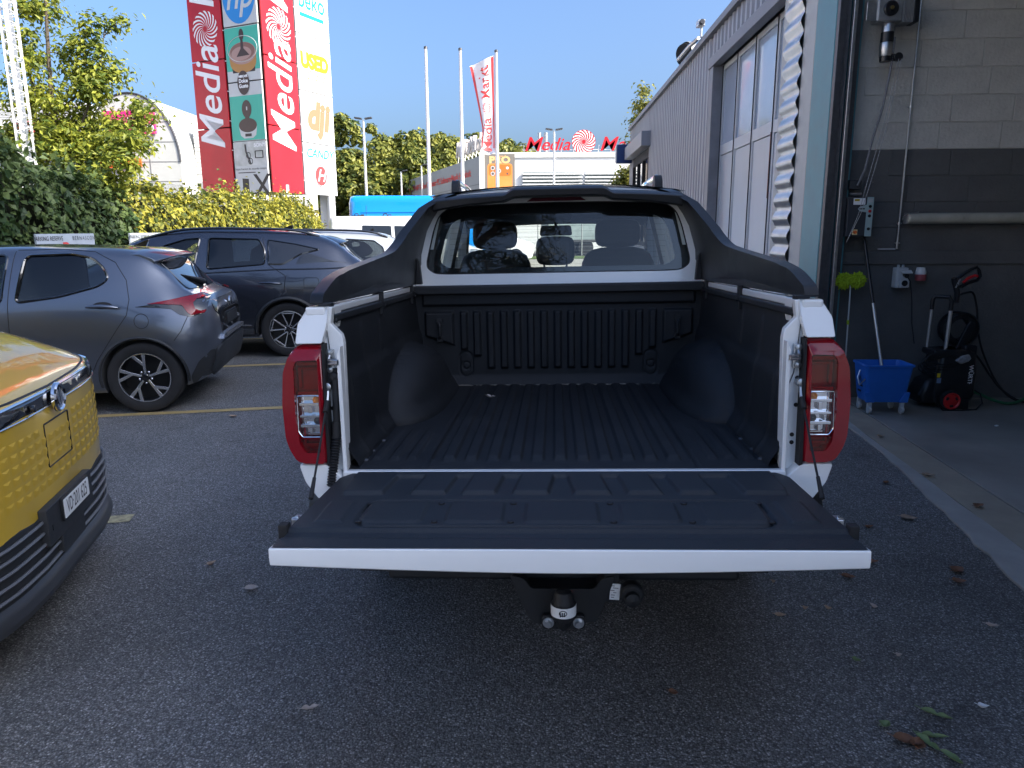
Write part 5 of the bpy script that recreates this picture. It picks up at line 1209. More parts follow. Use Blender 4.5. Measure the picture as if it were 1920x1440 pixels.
b = B(); b.prism(roundpoly([(-.02, 1.57), (.14, 1.58), (-.02, 1.645), (-.05, 1.645)], .01), 1, -.022, .022); b.build('roof_fin', pblack, sv.root, bev=.008)
b = B(); q = sv.hit(2, 1, -.72, .05, .03); b.tube([q, q + Vector((.03, .12, .02)), q + Vector((.08, .32, .05))], [.02, .016, .008], 8); b.build('rear_wiper', blackp, sv.root)
sv.patch('lower_valance', plast, roundpoly([(-.75, .42), (.75, .42), (.70, .66), (-.70, .66)], .05), axis=0, sgn=-1, off=.03, th=.05, step=.1)
# ---------------------------------------------------------------- silver estate beyond
silver = M('pale_silver_paint', (.50, .53, .56), .28, .45, coat=1.)
DT = [(-.92, sec(.50, (.52, .52), (.66, .68), (.68, .90), (.60, 1.00), (.45, 1.03), 1.04)),
      (-.86, sec(.36, (.76, .40), (.82, .68), (.82, .98), (.68, 1.10), (.52, 1.14), 1.16)),
      (-.72, sec(.30, (.84, .36), (.88, .70), (.87, 1.02), (.74, 1.24), (.60, 1.34), 1.36)),
      (-.50, sec(.28, (.86, .33), (.90, .72), (.88, 1.03), (.77, 1.32), (.63, 1.47), 1.50)),
      (.0, sec(.27, (.86, .30), (.90, .72), (.885, 1.03), (.79, 1.34), (.65, 1.53), 1.56)),
      (1.2, sec(.27, (.86, .30), (.89, .70), (.88, 1.02), (.79, 1.34), (.65, 1.55), 1.585)),
      (1.8, sec(.27, (.86, .30), (.89, .70), (.875, 1.02), (.78, 1.28), (.65, 1.44), 1.48)),
      (2.4, sec(.27, (.86, .32), (.90, .72), (.86, 1.0), (.72, 1.08), (.52, 1.10), 1.12)),
      (3.1, sec(.30, (.82, .34), (.86, .66), (.82, .92), (.66, .98), (.48, 1.0), 1.02)),
      (3.42, sec(.40, (.6, .42), (.68, .60), (.64, .80), (.52, .86), (.36, .88), .89))]
d1 = roundpoly([(1.6, 1.28), (1.35, 1.43), (.95, 1.45), (.98, 1.07), (1.62, 1.07)], .03); d2 = roundpoly([(.88, 1.45), (.30, 1.44), (.22, 1.08), (.90, 1.07)], .03); d3 = roundpoly([(.17, 1.435), (-.28, 1.405), (-.42, 1.30), (-.46, 1.12), (-.38, 1.075), (.10, 1.08)], .03)
dc = Car('silver_estate_car', 'pale silver estate car with roof rails partly hidden behind the dark SUV', (-2.62, 12.75, 0), 190.5, DT, silver, [(0, .34, .38), (2.65, .34, .38)], [d1, d2, d3])
for sg in (1, -1):
    for w_ in (d1, d2, d3): g = dc.patch('side_window', darkglass, w_, sgn=sg, off=-.006, step=.15); dc.line('window_trim', pblack, w_, sgn=sg, r=.012, n=3, closed=True, parent=g)
    b = B(); b.tube(spline([dc.hit(1, sg, 1.6, 1.49, .0), dc.hit(1, sg, 1.2, 1.54, .045), dc.hit(1, sg, .2, 1.53, .05), dc.hit(1, sg, -.25, 1.50, .045), dc.hit(1, sg, -.5, 1.45, .0)], 6), .018, 8); b.build('roof_rail', pblack, dc.root)
    dc.patch('tail_lamp', redg, roundpoly([(-.62, .95), (-.80, 1.0), (-.84, .88), (-.68, .84)], .02), sgn=sg, off=.006, th=.015)
    for x in (0, 2.65): alloy_wheel(dc.root, x, sg * .77, .34, .34, .22, sg, 'v')
dc.patch('rear_window', M('tinted_screen', ()), roundpoly([(-.56, .54), (-.80, .58), (-.82, 0), (-.80, -.58), (-.56, -.54)], .05), axis=2, off=.006, step=.08)
dc.patch('lower_valance', plast, roundpoly([(-.75, .40), (.75, .40), (.70, .62), (-.70, .62)], .05), axis=0, sgn=-1, off=.03, th=.05, step=.1)
b = B(); b.prism([(-.30, 1.5), (-.16, 1.52), (-.28, 1.61)], 1, -.012, .012); b.build('roof_fin', pblack, dc.root)
# ---------------------------------------------------------------- white small car and vans further along
whitecar = M('white_car_paint', (.78, .79, .79), .25, coat=1.)
wc = Car('white_hatchback', 'white small car whose roof shows between silver car and white van', (-2.45, 14.6, 0), 190.5, [(x * 1.05, [(y, z * 1.0) for y, z in r_]) for x, r_ in HT0], whitecar, [(0, .315, .345), (2.69, .315, .345)], [])
for sg in (1, -1):
    for w_ in (wr, wfr): wc.patch('side_window', M('tinted_screen', ()), [(x * 1.05, z) for x, z in w_], sgn=sg, off=.006, step=.15)
    for x in (0, 2.69): simple = alloy_wheel(wc.root, x, sg * .735, .315, .315, .195, sg)
wc.patch('rear_window', M('tinted_screen', ()), [(x * 1.05, y) for x, y in rwp], axis=2, off=.006, step=.08)
def vsec(zb, w, zt, r=.14, ins=.10): return [(0, zb), (w * .85, zb), (w * .98, zb + .06), (w, zb + .4), (w * .99, zb + (zt - zb) * .55), (w - ins * .6, zb + (zt - zb) * .82), (w - ins * 1.2, zt - r * .35), (w * .5, zt - .02), (0, zt)]
def van(name, label, loc, ang, L_, w, h, paint, nose, wheel_r=.33, scr=True):
    tb = [(-.95, vsec(.42, w * .86, h * .93, .16, .14)), (-.88, vsec(.30, w * .96, h * .985)), (-.70, vsec(.27, w, h)), (L_ * .25, vsec(.27, w, h)), (L_ * .48, vsec(.27, w, h * .995)), (L_ * .60, vsec(.27, w, h * .94)), (L_ * .66, vsec(.27, w * .99, h * .80)), (L_ * .70, vsec(.27, w * .98, nose)), (L_ * .79, vsec(.32, w * .92, nose * .88)), (L_ * .82, vsec(.40, w * .7, nose * .70))]
    c = Car(name, label, loc, ang, tb, paint, [(0, wheel_r, wheel_r + .05), (L_ * .62, wheel_r, wheel_r + .05)], (), cat='van')
    for sg in (1, -1):
        for x in (0, L_ * .62): alloy_wheel(c.root, x, sg * (w - .13), wheel_r, wheel_r, .2, sg, 'v')
        c.patch('door_window', M('tinted_screen', ()), roundpoly([(L_ * .44, h * .62), (L_ * .44, h * .86), (L_ * .56, h * .85), (L_ * .62, h * .64)], .04), sgn=sg, off=.006, step=.15)
        c.line('door_seam', black_ink, [(L_ * .42, h * .92), (L_ * .42, .35)], sgn=sg, r=.005); c.line('slide_rail', black_ink, [(L_ * .40, h * .52), (-.75, h * .52)], sgn=sg, r=.008)
    return c
wv = van('white_van', 'white delivery van with black roof bar feet beside the blue van', (-4.85, 24.6, 0), 4, 4.9, .95, 2.02, M('white_van_paint', (.80, .80, .78), .3, coat=.8), 1.12)
for sg in (1, -1):
    wv.patch('side_window', M('tinted_screen', ()), roundpoly([(1.02, 1.30), (1.0, 1.70), (.10, 1.72), (.08, 1.30)], .03), sgn=sg, off=.006, step=.15)
    wv.patch('rear_quarter_pane', M('tinted_screen', ()), roundpoly([(1.85, 1.30), (1.80, 1.68), (1.10, 1.70), (1.12, 1.30)], .03), sgn=sg, off=.006, step=.15)
    for x in (.80, -.10):
        q = wv.hit(2, 1, x, sg * .74, 0); b = B(); b.tube([q + Vector((-.05, 0, 0)), q + Vector((-.03, 0, .07)), q + Vector((.06, 0, .08)), q + Vector((.09, 0, .0))], .016, 8); b.build('roof_bar_foot', blackp, wv.root)
skyb = M('bright_blue_paint', (.0, .26, .72), .3, coat=.8)
bv = van('blue_van', 'tall bright blue panel van behind the white van', (-5.05, 28.7, 0), 3, 5.8, 1.0, 2.82, skyb, 1.35, .36)
bv.patch('rear_door_glass', M('tinted_screen', ()), roundpoly([(.72, 1.35), (.72, 2.16), (.1, 2.16), (.1, 1.35)], .05), axis=0, sgn=-1, off=.01, step=.2)
for sg in (1, -1):
    bv.line('body_crease', M('blue_dark', (.0, .12, .40), .4), [(3.0, 2.2), (-.5, 2.2)], sgn=sg, r=.02); bv.line('body_crease', M('blue_dark', ()), [(-.30, 2.45), (-.30, .5)], sgn=sg, r=.012)
    bv.patch('side_window', M('tinted_screen', ()), roundpoly([(-.38, 1.40), (-.38, 2.12), (-.85, 2.1), (-.85, 1.42)], .03), sgn=sg, off=.008, step=.2)
    bv.patch('tail_lamp', redg, rrect(-.93, -.86, 1.5, 2.3, .01), sgn=sg, off=.008, th=.015, step=.2)
# coupe and lorry seen through the cab
CT = [(-.95, sec(.45, (.55, .47), (.70, .60), (.70, .78), (.62, .88), (.5, .91), .92)), (-.80, sec(.30, (.80, .34), (.88, .62), (.85, .86), (.72, .96), (.55, 1.0), 1.01)), (-.3, sec(.24, (.84, .28), (.92, .66), (.87, .92), (.70, 1.10), (.55, 1.16), 1.18)), (.4, sec(.22, (.84, .26), (.91, .62), (.87, .94), (.70, 1.25), (.56, 1.36), 1.38)), (1.1, sec(.22, (.84, .26), (.90, .60), (.87, .93), (.70, 1.24), (.57, 1.36), 1.39)), (1.7, sec(.22, (.84, .26), (.90, .6), (.86, .92), (.71, 1.12), (.58, 1.2), 1.22)), (2.3, sec(.22, (.84, .28), (.91, .62), (.83, .88), (.68, .94), (.5, .96), .98)), (3.3, sec(.26, (.78, .30), (.84, .55), (.78, .74), (.64, .80), (.46, .82), .84)), (3.65, sec(.34, (.5, .36), (.62, .48), (.56, .60), (.45, .65), (.3, .67), .68))]
cw1 = roundpoly([(1.72, .96), (1.25, 1.26), (.75, 1.29), (.72, .98)], .04); cw2 = roundpoly([(.66, .98), (.66, 1.285), (.25, 1.22), (-.15, 1.03)], .04)
cp = Car('white_coupe', 'white coupe parked far ahead, seen through the cab rear window', (-.05, 34.5, 0), 196, CT, whitecar, [(0, .34, .38), (2.8, .34, .38)], [])
for sg in (1, -1):
    for w_ in (cw1, cw2): cp.patch('side_window', M('tinted_screen', ()), w_, sgn=sg, off=.006, step=.15)
    for x in (0, 2.8): alloy_wheel(cp.root, x, sg * .78, .34, .34, .22, sg, 'v', 7)
cp.patch('rear_window', M('tinted_screen', ()), roundpoly([(.2, .48), (-.62, .56), (-.62, -.56), (.2, -.48)], .05), axis=2, off=.006, step=.1)
lr = thing('tarpaulin_lorry', 'grey tarpaulin covered lorry parked behind the fence ahead', 'lorry', (5.6, 46, 0), (0, 0, R(8)))
tarp = M('grey_tarpaulin', (.22, .27, .27), .55, var=.15, vs=2, bump=.3, bs=6)
b = B(); rings = []
for x in fr(-3.6, 3.6, 12): k = .03 * math.sin(x * 5); rings.append([(x, -1.2 - k, .95), (x, -1.22 - k, 2.7), (x, -1.1, 3.0 + k), (x, 1.1, 3.0 + k), (x, 1.22 + k, 2.7), (x, 1.2 + k, .95)])
b.loft(rings); b.build('cover', tarp, lr)
b = B(); b.bb(-3.7, 3.7, -1.2, 1.2, .78, .94); b.build('load_bed', darksteel, lr, bev=.02)
b = B(); b.loft([[(x, y, z) for y, z in rrect(-1.15, 1.15, .6, 2.6, .2)] for x in (3.75, 5.2, 5.5)]); b.build('driver_cab', M('lorry_cab', (.55, .56, .55), .4, coat=.5), lr, bev=.05)
for x in (-2.4, -1.3, 4.4):
    for s in (-1, 1): B().lathe([(.2, -.14), (.45, -.14), (.48, -.1), (.48, .1), (.45, .14), (.2, .14)], 24, (x, s * .95, .48), 1).build('wheel', rubber, lr)
# ---------------------------------------------------------------- yellow car in the foreground
gold = M('golden_yellow_paint', (.60, .385, .038), .28, .12, coat=1.)
YT = [(-4.0, sec(.5, (.5, .52), (.6, .7), (.6, .9), (.5, 1.0), (.4, 1.05), 1.06)), (-3.85, sec(.3, (.8, .34), (.86, .7), (.84, 1.0), (.7, 1.2), (.56, 1.3), 1.33)), (-3.4, sec(.22, (.84, .27), (.9, .7), (.88, 1.0), (.76, 1.32), (.6, 1.48), 1.5)), (-2.4, sec(.2, (.84, .24), (.89, .62), (.88, .98), (.77, 1.34), (.62, 1.54), 1.57)), (-1.7, sec(.2, (.84, .24), (.89, .62), (.88, .98), (.76, 1.32), (.62, 1.50), 1.54)), (-1.1, sec(.2, (.84, .24), (.9, .64), (.885, .99), (.77, 1.19), (.61, 1.28), 1.31)), (-.75, sec(.2, (.84, .25), (.905, .64), (.875, .98), (.76, 1.12), (.58, 1.20), 1.225)), (-.42, sec(.2, (.83, .25), (.895, .62), (.86, .95), (.75, 1.07), (.56, 1.135), 1.16)), (-.20, sec(.2, (.79, .25), (.84, .60), (.82, .92), (.72, 1.01), (.52, 1.055), 1.075)), (-.08, sec(.21, (.68, .26), (.73, .58), (.725, .90), (.65, .972), (.47, .998), 1.012)), (-.02, sec(.23, (.50, .28), (.55, .56), (.545, .87), (.49, .948), (.37, .968), .976)), (0.0, sec(.26, (.30, .30), (.34, .55), (.335, .85), (.29, .92), (.2, .938), .944))]
yc = Car('yellow_car', 'golden yellow car with textured nose at the left edge of the photo', (-1.869, 2.921, 0), 13, YT, gold, [(-.80, .32, .36), (-3.45, .32, .36)], [])
for sg in (1, -1):
    for x in (-.80, -3.45): alloy_wheel(yc.root, x, sg * .77, .32, .32, .2, sg)
    yc.patch('side_window', M('tinted_screen', ()), roundpoly([(-1.25, 1.0), (-1.65, 1.36), (-2.5, 1.42), (-2.5, 1.0)], .05), sgn=sg, off=.006, step=.15)
    yc.patch('headlamp', glass('headlamp_cover', (.25, .25, .26)), roundpoly([(-.12, .90), (-.10, .955), (-.42, 1.0), (-.48, .94)], .02), sgn=sg, off=.010, th=.012, step=.04)
yc.patch('windscreen', M('tinted_screen', ()), roundpoly([(-1.2, .60), (-1.15, 0), (-1.2, -.60), (-1.62, -.58), (-1.62, .58)], .05), axis=2, off=.006, step=.1)
yc.patch('nose_strip', pblack, roundpoly([(-.84, .915), (-.5, .90), (0, .895), (.5, .90), (.84, .915), (.82, .965), (.5, .952), (0, .944), (-.5, .952), (-.82, .965)], .01), axis=0, sgn=1, off=.006, th=.012, step=.03)
def fl(z0, k=0.): return [(-.82, z0 + .012), (-.5, z0 + .004), (0, z0), (.5, z0 + .004), (.82, z0 + .012)]
yc.line('chrome_strip', chrome, fl(.952), axis=0, sgn=1, r=.0075, off=.004, n=12); yc.line('chrome_strip', chrome, fl(.893), axis=0, sgn=1, r=.003, off=.006, n=12)
yc.line('hood_gap', black_ink, [(-.72, .982), (-.4, .970), (0, .963), (.4, .970), (.72, .982)], axis=0, sgn=1, r=.006, off=-.001, n=14)
# textured nose: rows of small pressed pyramids
b = B()
for cidx in range(-10, 11):
    y0 = cidx * .068
    if abs(y0) > .66: continue
    for r_ in range(6):
        z0 = .60 + r_ * .042 + .02 * (abs(y0) / .6) ** 2
        if r_ == 5 and abs(y0) < .2: continue
        q = [yc.hit(0, 1, y0 + dx_, z0 + dz_, .0012) for dx_, dz_ in ((-.027, -.015), (.027, -.015), (.027, .015), (-.027, .015))]; c_ = (q[0] + q[2]) / 2 + Vector((.0030, 0, .003))
        b.add(q + [c_], [(0, 1, 4), (1, 2, 4), (2, 3, 4), (3, 0, 4)])
tag(b.build('nose_texture', M('golden_yellow_satin', (.58, .37, .038), .5, .1, coat=.15), yc.root, sharp=.2), kind='stuff')
yc.line('flap_seam', black_ink, rrect(-.13, .13, .655, .83, .006, 2), axis=0, sgn=1, r=.0035, off=.001, n=3, closed=True)
# lower grille, bars, splitter
yc.patch('lower_shroud', plast, [(-.80, .20), (.80, .20), (.82, .34), (-.82, .34)], axis=0, sgn=1, off=.0015, step=.05)
gl = yc.patch('lower_grille', plast, roundpoly([(-.80, .50), (-.5, .515), (0, .52), (.5, .515), (.80, .50), (.78, .26), (.5, .225), (-.5, .225), (-.78, .26)], .02), axis=0, sgn=1, off=.003, th=.01, step=.05)
for z in (.488, .445, .40, .355, .31): yc.line('grille_bar', M('bar_grey', (.10, .105, .115), .4), [(-.79, z + .004), (-.45, z), (0, z - .002), (.45, z), (.79, z + .004)], axis=0, sgn=1, r=.0075, off=.012, n=10, parent=gl)
b = B(); rings = []
for u in fr(-1, 1, 30):
    y = u * .84; q = yc.hit(0, 1, y * .97, .30, 0); x = q.x
    rings.append([(x - .03, y, .30), (x + .014, y, .27), (x + .022, y, .25), (x + .030, y, .225), (x + .022, y, .20), (x - .06, y, .195)])
b.loft(rings); b.build('splitter', M('splitter_grey', (.035, .037, .041), .4, .1), yc.root, sharp=.6)
pb = thing('plate_holder', None, None); pb.parent = yc.root
b = B(); b.prism(rrect(-.30, .22, .385, .535, .006), 0, .0, .032); b.prism(rrect(-.16, .10, .30, .384, .006), 0, .0, .026); b.build('bracket', plast, pb, bev=.004)
b = B(); b.prism(rrect(-.165, .145, .437, .532, .008), 0, .0325, .042); b.build('plate_frame', blackp, pb, bev=.002)
b = B(); b.prism(rrect(-.158, .138, .446, .525, .006), 0, .0425, .045); pt = b.build('number_plate', sticker, pb, bev=.001)
text('plate_text', 'VD·201 625', black_ink, pt, (.0455, -.010, .485), (R(90), 0, R(90)), size=.082, bold=.0006, sx=.60)
b = B(); b.bb(.032, .034, -.262, -.25, .44, .462); b.build('slot', black_ink, pb)
em = thing('emblem', None, None); em.parent = yc.root; em.location = yc.hit(0, 1, 0, .915, .014)
b = B(); b.lathe([(.060, 0), (.060, .012), (.054, .018), (.047, .012), (.047, 0)], 40, ax=0, close=True); b.build('ring', chrome, em)
B().lathe([(.048, .002), (0, .003)], 30, ax=0).build('backing', pblack, em)
b = B()
for s in (-1, 1):
    pts = [(s * .034, -s * .008), (s * .008, s * .036), (s * .001, s * .040), (s * .004, -s * .02), (s * .012, -s * .034), (s * .024, -s * .03)]
    b.prism(roundpoly(pts, .005), 0, .002, .014)
b.build('swallow', chrome, em, bev=.002)
b = B(); q = yc.hit(0, 1, -.24, .92, .01); b.lathe([(.014, 0), (.014, .012), (.006, .014)], 14, tuple(q), 0); b.build('front_camera', pblack, yc.root)
# ================================================================ BACKGROUND
S_WHITE = M('sign_panel_white', (.80, .80, .79), .45, var=.03, vs=.6)
S_RED = M('sign_red', (.50, .012, .022), .42, var=.14, vs=.8, vd=9); S_GREYP = M('sign_panel_grey', (.55, .56, .55), .5, var=.06, vs=.7)
S_TEAL = M('sign_teal', (.06, .45, .33), .5); S_BLUE = M('sign_hp_blue', (.02, .25, .62), .5); S_CYAN = M('sign_cyan', (.0, .26, .42), .5); S_LIME = M('sign_lime', (.42, .42, .01), .5); S_SAND = M('sign_sand', (.30, .17, .09), .5); S_HRED = M('sign_logo_red', (.66, .05, .05), .5)
S_FRAME = M('sign_frame', (.03, .028, .028), .6); S_DK = M('print_dark', (.03, .026, .026), .5); S_LETTER = M('letter_white', (.82, .82, .82), .45)
def swirl(b, r, n=16, z=0.):
    """spiral of tapered curved blades, in local XY"""
    for k in range(n):
        a0 = 2 * math.pi * k / n; L_, R_ = [], []
        for t in fr(0, 1, 7):
            rad = r * (.16 + .84 * t); a = a0 + 1.15 * t; w = (math.pi / n) * (.18 + .42 * t * (1.25 - t * .55))
            L_.append((rad * math.cos(a - w), rad * math.sin(a - w), z)); R_.append((rad * math.cos(a + w), rad * math.sin(a + w), z))
        m = len(L_); b.add(L_ + R_, [(i, i + 1, m + i + 1, m + i) for i in range(m - 1)])
    return b
# ---------------------------------------------------------------- advertising pylon
PN = Vector((-8.50, 27.0, 0)); PRt = Vector((-6.98, 30.4, 0)); PLf = Vector((-11.45, 28.4, 0))
pyl = thing('advertising_pylon', 'tall red and white advertising pylon covered with brand panels', 'sign', tuple(PN))
def face(vec, name):
    f = thing(name, None, None); f.parent = pyl; f.rotation_euler = (0, 0, math.atan2(vec.y, vec.x)); return f
vr, vl = PRt - PN, PN - PLf
FR = face(vr, 'right_face'); FR.location = (0, 0, 0)
FL = face(vl, 'left_face'); FL.location = PLf - PN
wr_, wl_ = vr.length, vl.length
ZB = 2.9; PH = 2.30; ROWS = 5
# structure behind the panels
b = B(); b.prism([(.15, .3), (vr.x * .95 + .0, vr.y * .95), (vr.x + (PLf - PN).x * .9, vr.y + (PLf - PN).y * .9), ((PLf - PN).x * .95, (PLf - PN).y * .95 + .2)], 2, ZB + .1, ZB + PH * 6.2); b.build('core', S_FRAME, pyl)
for p in ((.25, .75), (vr.x * .9, vr.y * .9), ((PLf - PN).x * .85, (PLf - PN).y * .85 + .3)): B().tube([(p[0], p[1], 0), (p[0], p[1], ZB + .3)], .16, 12).build('leg', S_WHITE, pyl)
B().bb(vr.x * .6, vr.x * .95, vr.y * .93, vr.y * .99, 0, ZB + PH * 6).build('corner_post', S_WHITE, pyl)
def panel(f, u0, u1, z0, z1, mat, name='panel'): return B().bb(u0 + .02, u1 - .02, -.06, .0, z0 + .02, z1 - .02).build(name, mat, f, bev=.006)
def art(name, mat, f, b): return b.build(name, mat, f, sharp=None, fixn=False)
def tx(name, s_, mat, f, u, z, size, **k): return text(name, s_, mat, f, (u, -.064, z), (R(90), 0, 0), size=size, **k)
def disc(cx_, cz_, rx, rz, y=-.063, n=30): return B().add([(cx_ + rx * math.cos(t), y, cz_ + rz * math.sin(t)) for t in fr(0, 2 * math.pi, n)[:-1]], [tuple(range(n))])
def poly(pts, y=-.063): return B().add([(u, y, z) for u, z in pts], [tuple(range(len(pts)))])
# red columns with the store name read bottom to top
def red_col(f, u0, u1, split=True):
    w = u1 - u0; c = (u0 + u1) / 2
    for k in range(0, 6): panel(f, u0, u1, ZB + k * PH, ZB + (k + 1) * PH, S_RED, 'red_panel')
    def vt(s_, z, size, sx=1.): return text('lettering', s_, S_LETTER, f, (c, -.066, z), (R(90), R(-90), 0), size=size, shear=.28, bold=.014, sx=sx)
    sz = w * 1.02
    vt('Media', 6.2, sz, .90)
    o = swirl(B(), w * .37).build('swirl_logo', S_LETTER, f, sharp=None, loc=(c, -.066, 8.55), rot=(R(90), 0, 0), fixn=False)
    vt('Markt', 10.9, sz, .90)
red_col(FR, .02, wr_ * .46); red_col(FL, .0, wl_ * .49)
# right face white column
u0, u1 = wr_ * .475, wr_; uc = (u0 + u1) / 2; uw = u1 - u0
rowz = [ZB, 4.8, 6.64, 8.6, 10.6, 12.7]
for a_, c_ in zip(rowz, rowz[1:]): panel(FR, u0, u1, a_, c_, S_WHITE, 'white_panel')
def txr(n_, s_, m_, z, size, **k): return tx(n_, s_, m_, FR, uc, z, size, **k)
art('hoover_disc', S_HRED, FR, disc(uc, rowz[0] + .72, .40, .42)); text('hoover_letter', 'H', S_LETTER, FR, (uc, -.067, rowz[0] + .72), (R(90), 0, 0), size=.66, shear=.35)
b = B(); b.tube([(uc + .36 * math.cos(t), -.066, rowz[0] + .72 + .375 * math.sin(t)) for t in fr(0, 2 * math.pi, 30)[:-1]], .012, 4, closed=True); b.build('hoover_ring', S_LETTER, FR)
txr('candy_print', 'CANDY', S_CYAN, rowz[0] + 1.52, .46, shear=.25, bold=.012, sx=1.0)
b = B()
cz = rowz[1] + .95
b.add([(uc + x_, -.063, cz + z_) for x_, z_ in ((-.62, -.32), (-.02, -.32), (.02, -.10), (.1, .42), (-.05, .42), (-.12, .10), (-.50, .10), (-.62, -.02))], [(0, 1, 2, 3, 4, 5, 6, 7)])
art('dji_print', S_SAND, FR, B())if False else tx('dji_print', 'dji', S_SAND, FR, uc, cz, 1.35, shear=.18, bold=.075, sx=1.0)
txr('used_print', 'USED', S_LIME, rowz[2] + 1.05, .72, bold=.05, sx=.92); txr('scout_print', 'Scout', S_LIME, rowz[2] + .58, .46, shear=.4, sx=1.0)
txr('beko_print', 'beko', S_CYAN, rowz[3] + 1.18, .86, bold=.012, sx=.88); art('beko_bar', S_CYAN, FR, poly([(uc - uw * .36, rowz[3] + .60), (uc + uw * .34, rowz[3] + .60), (uc + uw * .34, rowz[3] + .74), (uc - uw * .36, rowz[3] + .74)]))
# left face advert column
u0, u1 = wl_ * .51, wl_ - .02; uc = (u0 + u1) / 2; uw = u1 - u0
zr = [ZB, 4.68, 6.67, 8.48, 10.5, 12.6]
panel(FL, u0, u1, zr[0], zr[1], S_GREYP, 'grey_panel'); panel(FL, u0, u1, zr[1], zr[2], S_GREYP, 'grey_panel'); panel(FL, u0, u1, zr[2], zr[3], S_GREYP, 'grey_panel'); panel(FL, u0, u1, zr[3], zr[4], S_GREYP, 'grey_panel')
# camera advert: photo area, slogan, phone, big X
PHG = M('advert_photo', (.36, .38, .34), .5, c2=(.66, .66, .64), vs=2.2)
z0 = zr[0] - .30
art('advert_photo', PHG, FL, poly([(u0 + .05, z0 + 1.25), (u1 - .05, z0 + 1.25), (u1 - .05, z0 + 2.08), (u0 + .05, z0 + 2.08)], -.0615))
tx('sony_print', 'SONY', S_LETTER, FL, uc + uw * .30, z0 + 1.93, .17, bold=.006, sx=1.2)
tag(tx('slogan_print', 'Chaque fraction de seconde compte', S_DK, FL, uc - .05, z0 + 1.14, .105), kind='stuff'); art('small_print', S_DK, FL, poly([(uc - .62, z0 + 1.0), (uc + .2, z0 + 1.0), (uc + .2, z0 + 1.03), (uc - .62, z0 + 1.03)]))
art('phone_print', S_DK, FL, poly([(uc - .45, z0 + .32), (uc - .15, z0 + .30), (uc - .15, z0 + .80), (uc - .45, z0 + .82)]))
tx('big_x', 'X', S_DK, FL, uc + uw * .30, z0 + .50, 1.15, bold=.01)
rid = B(); rid.tube([(uc - .2, -.063, z0 + 1.98), (uc - .18, -.063, z0 + 1.72), (uc - .08, -.063, z0 + 1.50), (uc - .0, -.063, z0 + 1.33)], .035, 5); rid.tube([(uc - .08 + .1 * math.cos(t), -.063, z0 + 1.60 + .1 * math.sin(t)) for t in fr(0, 6.283, 12)[:-1]], .014, 4, closed=True); rid.tube([(uc + .0 + .1 * math.cos(t), -.063, z0 + 1.40 + .1 * math.sin(t)) for t in fr(0, 6.283, 12)[:-1]], .014, 4, closed=True); rid.build('rider_print', S_DK, FL)
pz = z0 + 1.62; fb = B(); plate(fb, rrect(uc + .22, uc + .62, pz - .13, pz + .13, .02), [rrect(uc + .27, uc + .57, pz - .1, pz + .1, .01)], lambda u, z, s_: (u, -.0645, z)); fb.build('viewfinder_print', S_DK, FL)
# coffee machine
art('teal_area', S_TEAL, FL, poly([(u0 + .03, zr[1] + .04), (u1 - .03, zr[1] + .04), (u1 - .03, zr[1] + 1.53), (u0 + .03, zr[1] + 1.53)], -.0615))
BRN = M('print_brown', (.06, .035, .03), .4); PINK = M('print_cocoa', (.42, .26, .22), .5); AMB = M('print_amber', (.45, .22, .06), .4)
zc = zr[1] + .62
art('machine_base', S_GREYP, FL, poly([(uc - .42, zc - .12), (uc - .36, zc - .42), (uc - .2, zc - .52), (uc + .2, zc - .52), (uc + .36, zc - .42), (uc + .42, zc - .12)], -.0635)); art('machine_bowl', BRN, FL, disc(uc, zc - .08, .42, .24, -.0645)); art('machine_neck', BRN, FL, poly([(uc - .26, zc - .12), (uc - .10, zc + .12), (uc - .10, zc + .35), (uc + .10, zc + .35), (uc + .10, zc + .12), (uc + .26, zc - .12)], -.0655)); art('machine_head', BRN, FL, disc(uc, zc + .46, .22, .30, -.0665)); art('machine_display', S_DK, FL, poly([(uc - .15, zc - .46), (uc + .15, zc - .46), (uc + .15, zc - .36), (uc - .15, zc - .36)], -.0665)); art('machine_light', S_GREYP, FL, poly([(uc - .02, zc + .42), (uc + .03, zc + .42), (uc + .03, zc + .54), (uc - .02, zc + .54)], -.0675))
art('brand_oval', BRN, FL, disc(uc - .05, zr[2] - .04, .28, .40, -.0725))
for s_, dz, sz in (('NESCAFÉ', .19, .10), ('Dolce', .04, .17), ('Gusto', -.13, .17)): text('oval_print', s_, S_LETTER, FL, (uc - .05, -.0745, zr[2] - .02 + dz), (R(90), 0, 0), size=sz, bold=.006)
# cup of coffee
art('teal_area', S_TEAL, FL, poly([(u0 + .03, zr[2] + .37), (u1 - .03, zr[2] + .37), (u1 - .03, zr[3] - .04), (u0 + .03, zr[3] - .04)], -.0615))
zc = zr[2] + .92
art('cup_shadow', S_DK, FL, poly([(uc - .50, zc - .62), (uc + .52, zc - .62), (uc + .56, zc - .2), (uc - .56, zc - .2)], -.062)); art('cup_body', AMB, FL, poly([(uc - .62, zc)] + [(uc + .60 * math.cos(t), zc - .30 + .34 * math.sin(t)) for t in fr(math.pi, 2 * math.pi, 14)] + [(uc + .62, zc)], -.063)); art('cup_foam', PINK, FL, disc(uc, zc + .0, .62, .36, -.064)); art('cup_coffee', M('print_coffee', (.24, .12, .09), .4), FL, disc(uc, zc + .06, .56, .29, -.0645)); art('cup_cream', PINK, FL, disc(uc - .05, zc + .0, .46, .22, -.065))
art('drip', BRN, FL, poly([(uc - .28, zc - .1), (uc - .07, zc + .15), (uc - .05, zc + .45), (uc + .05, zc + .45), (uc + .07, zc + .15), (uc + .32, zc - .08)], -.066)); art('drip_head', BRN, FL, disc(uc, zc + .60, .11, .19, -.067))
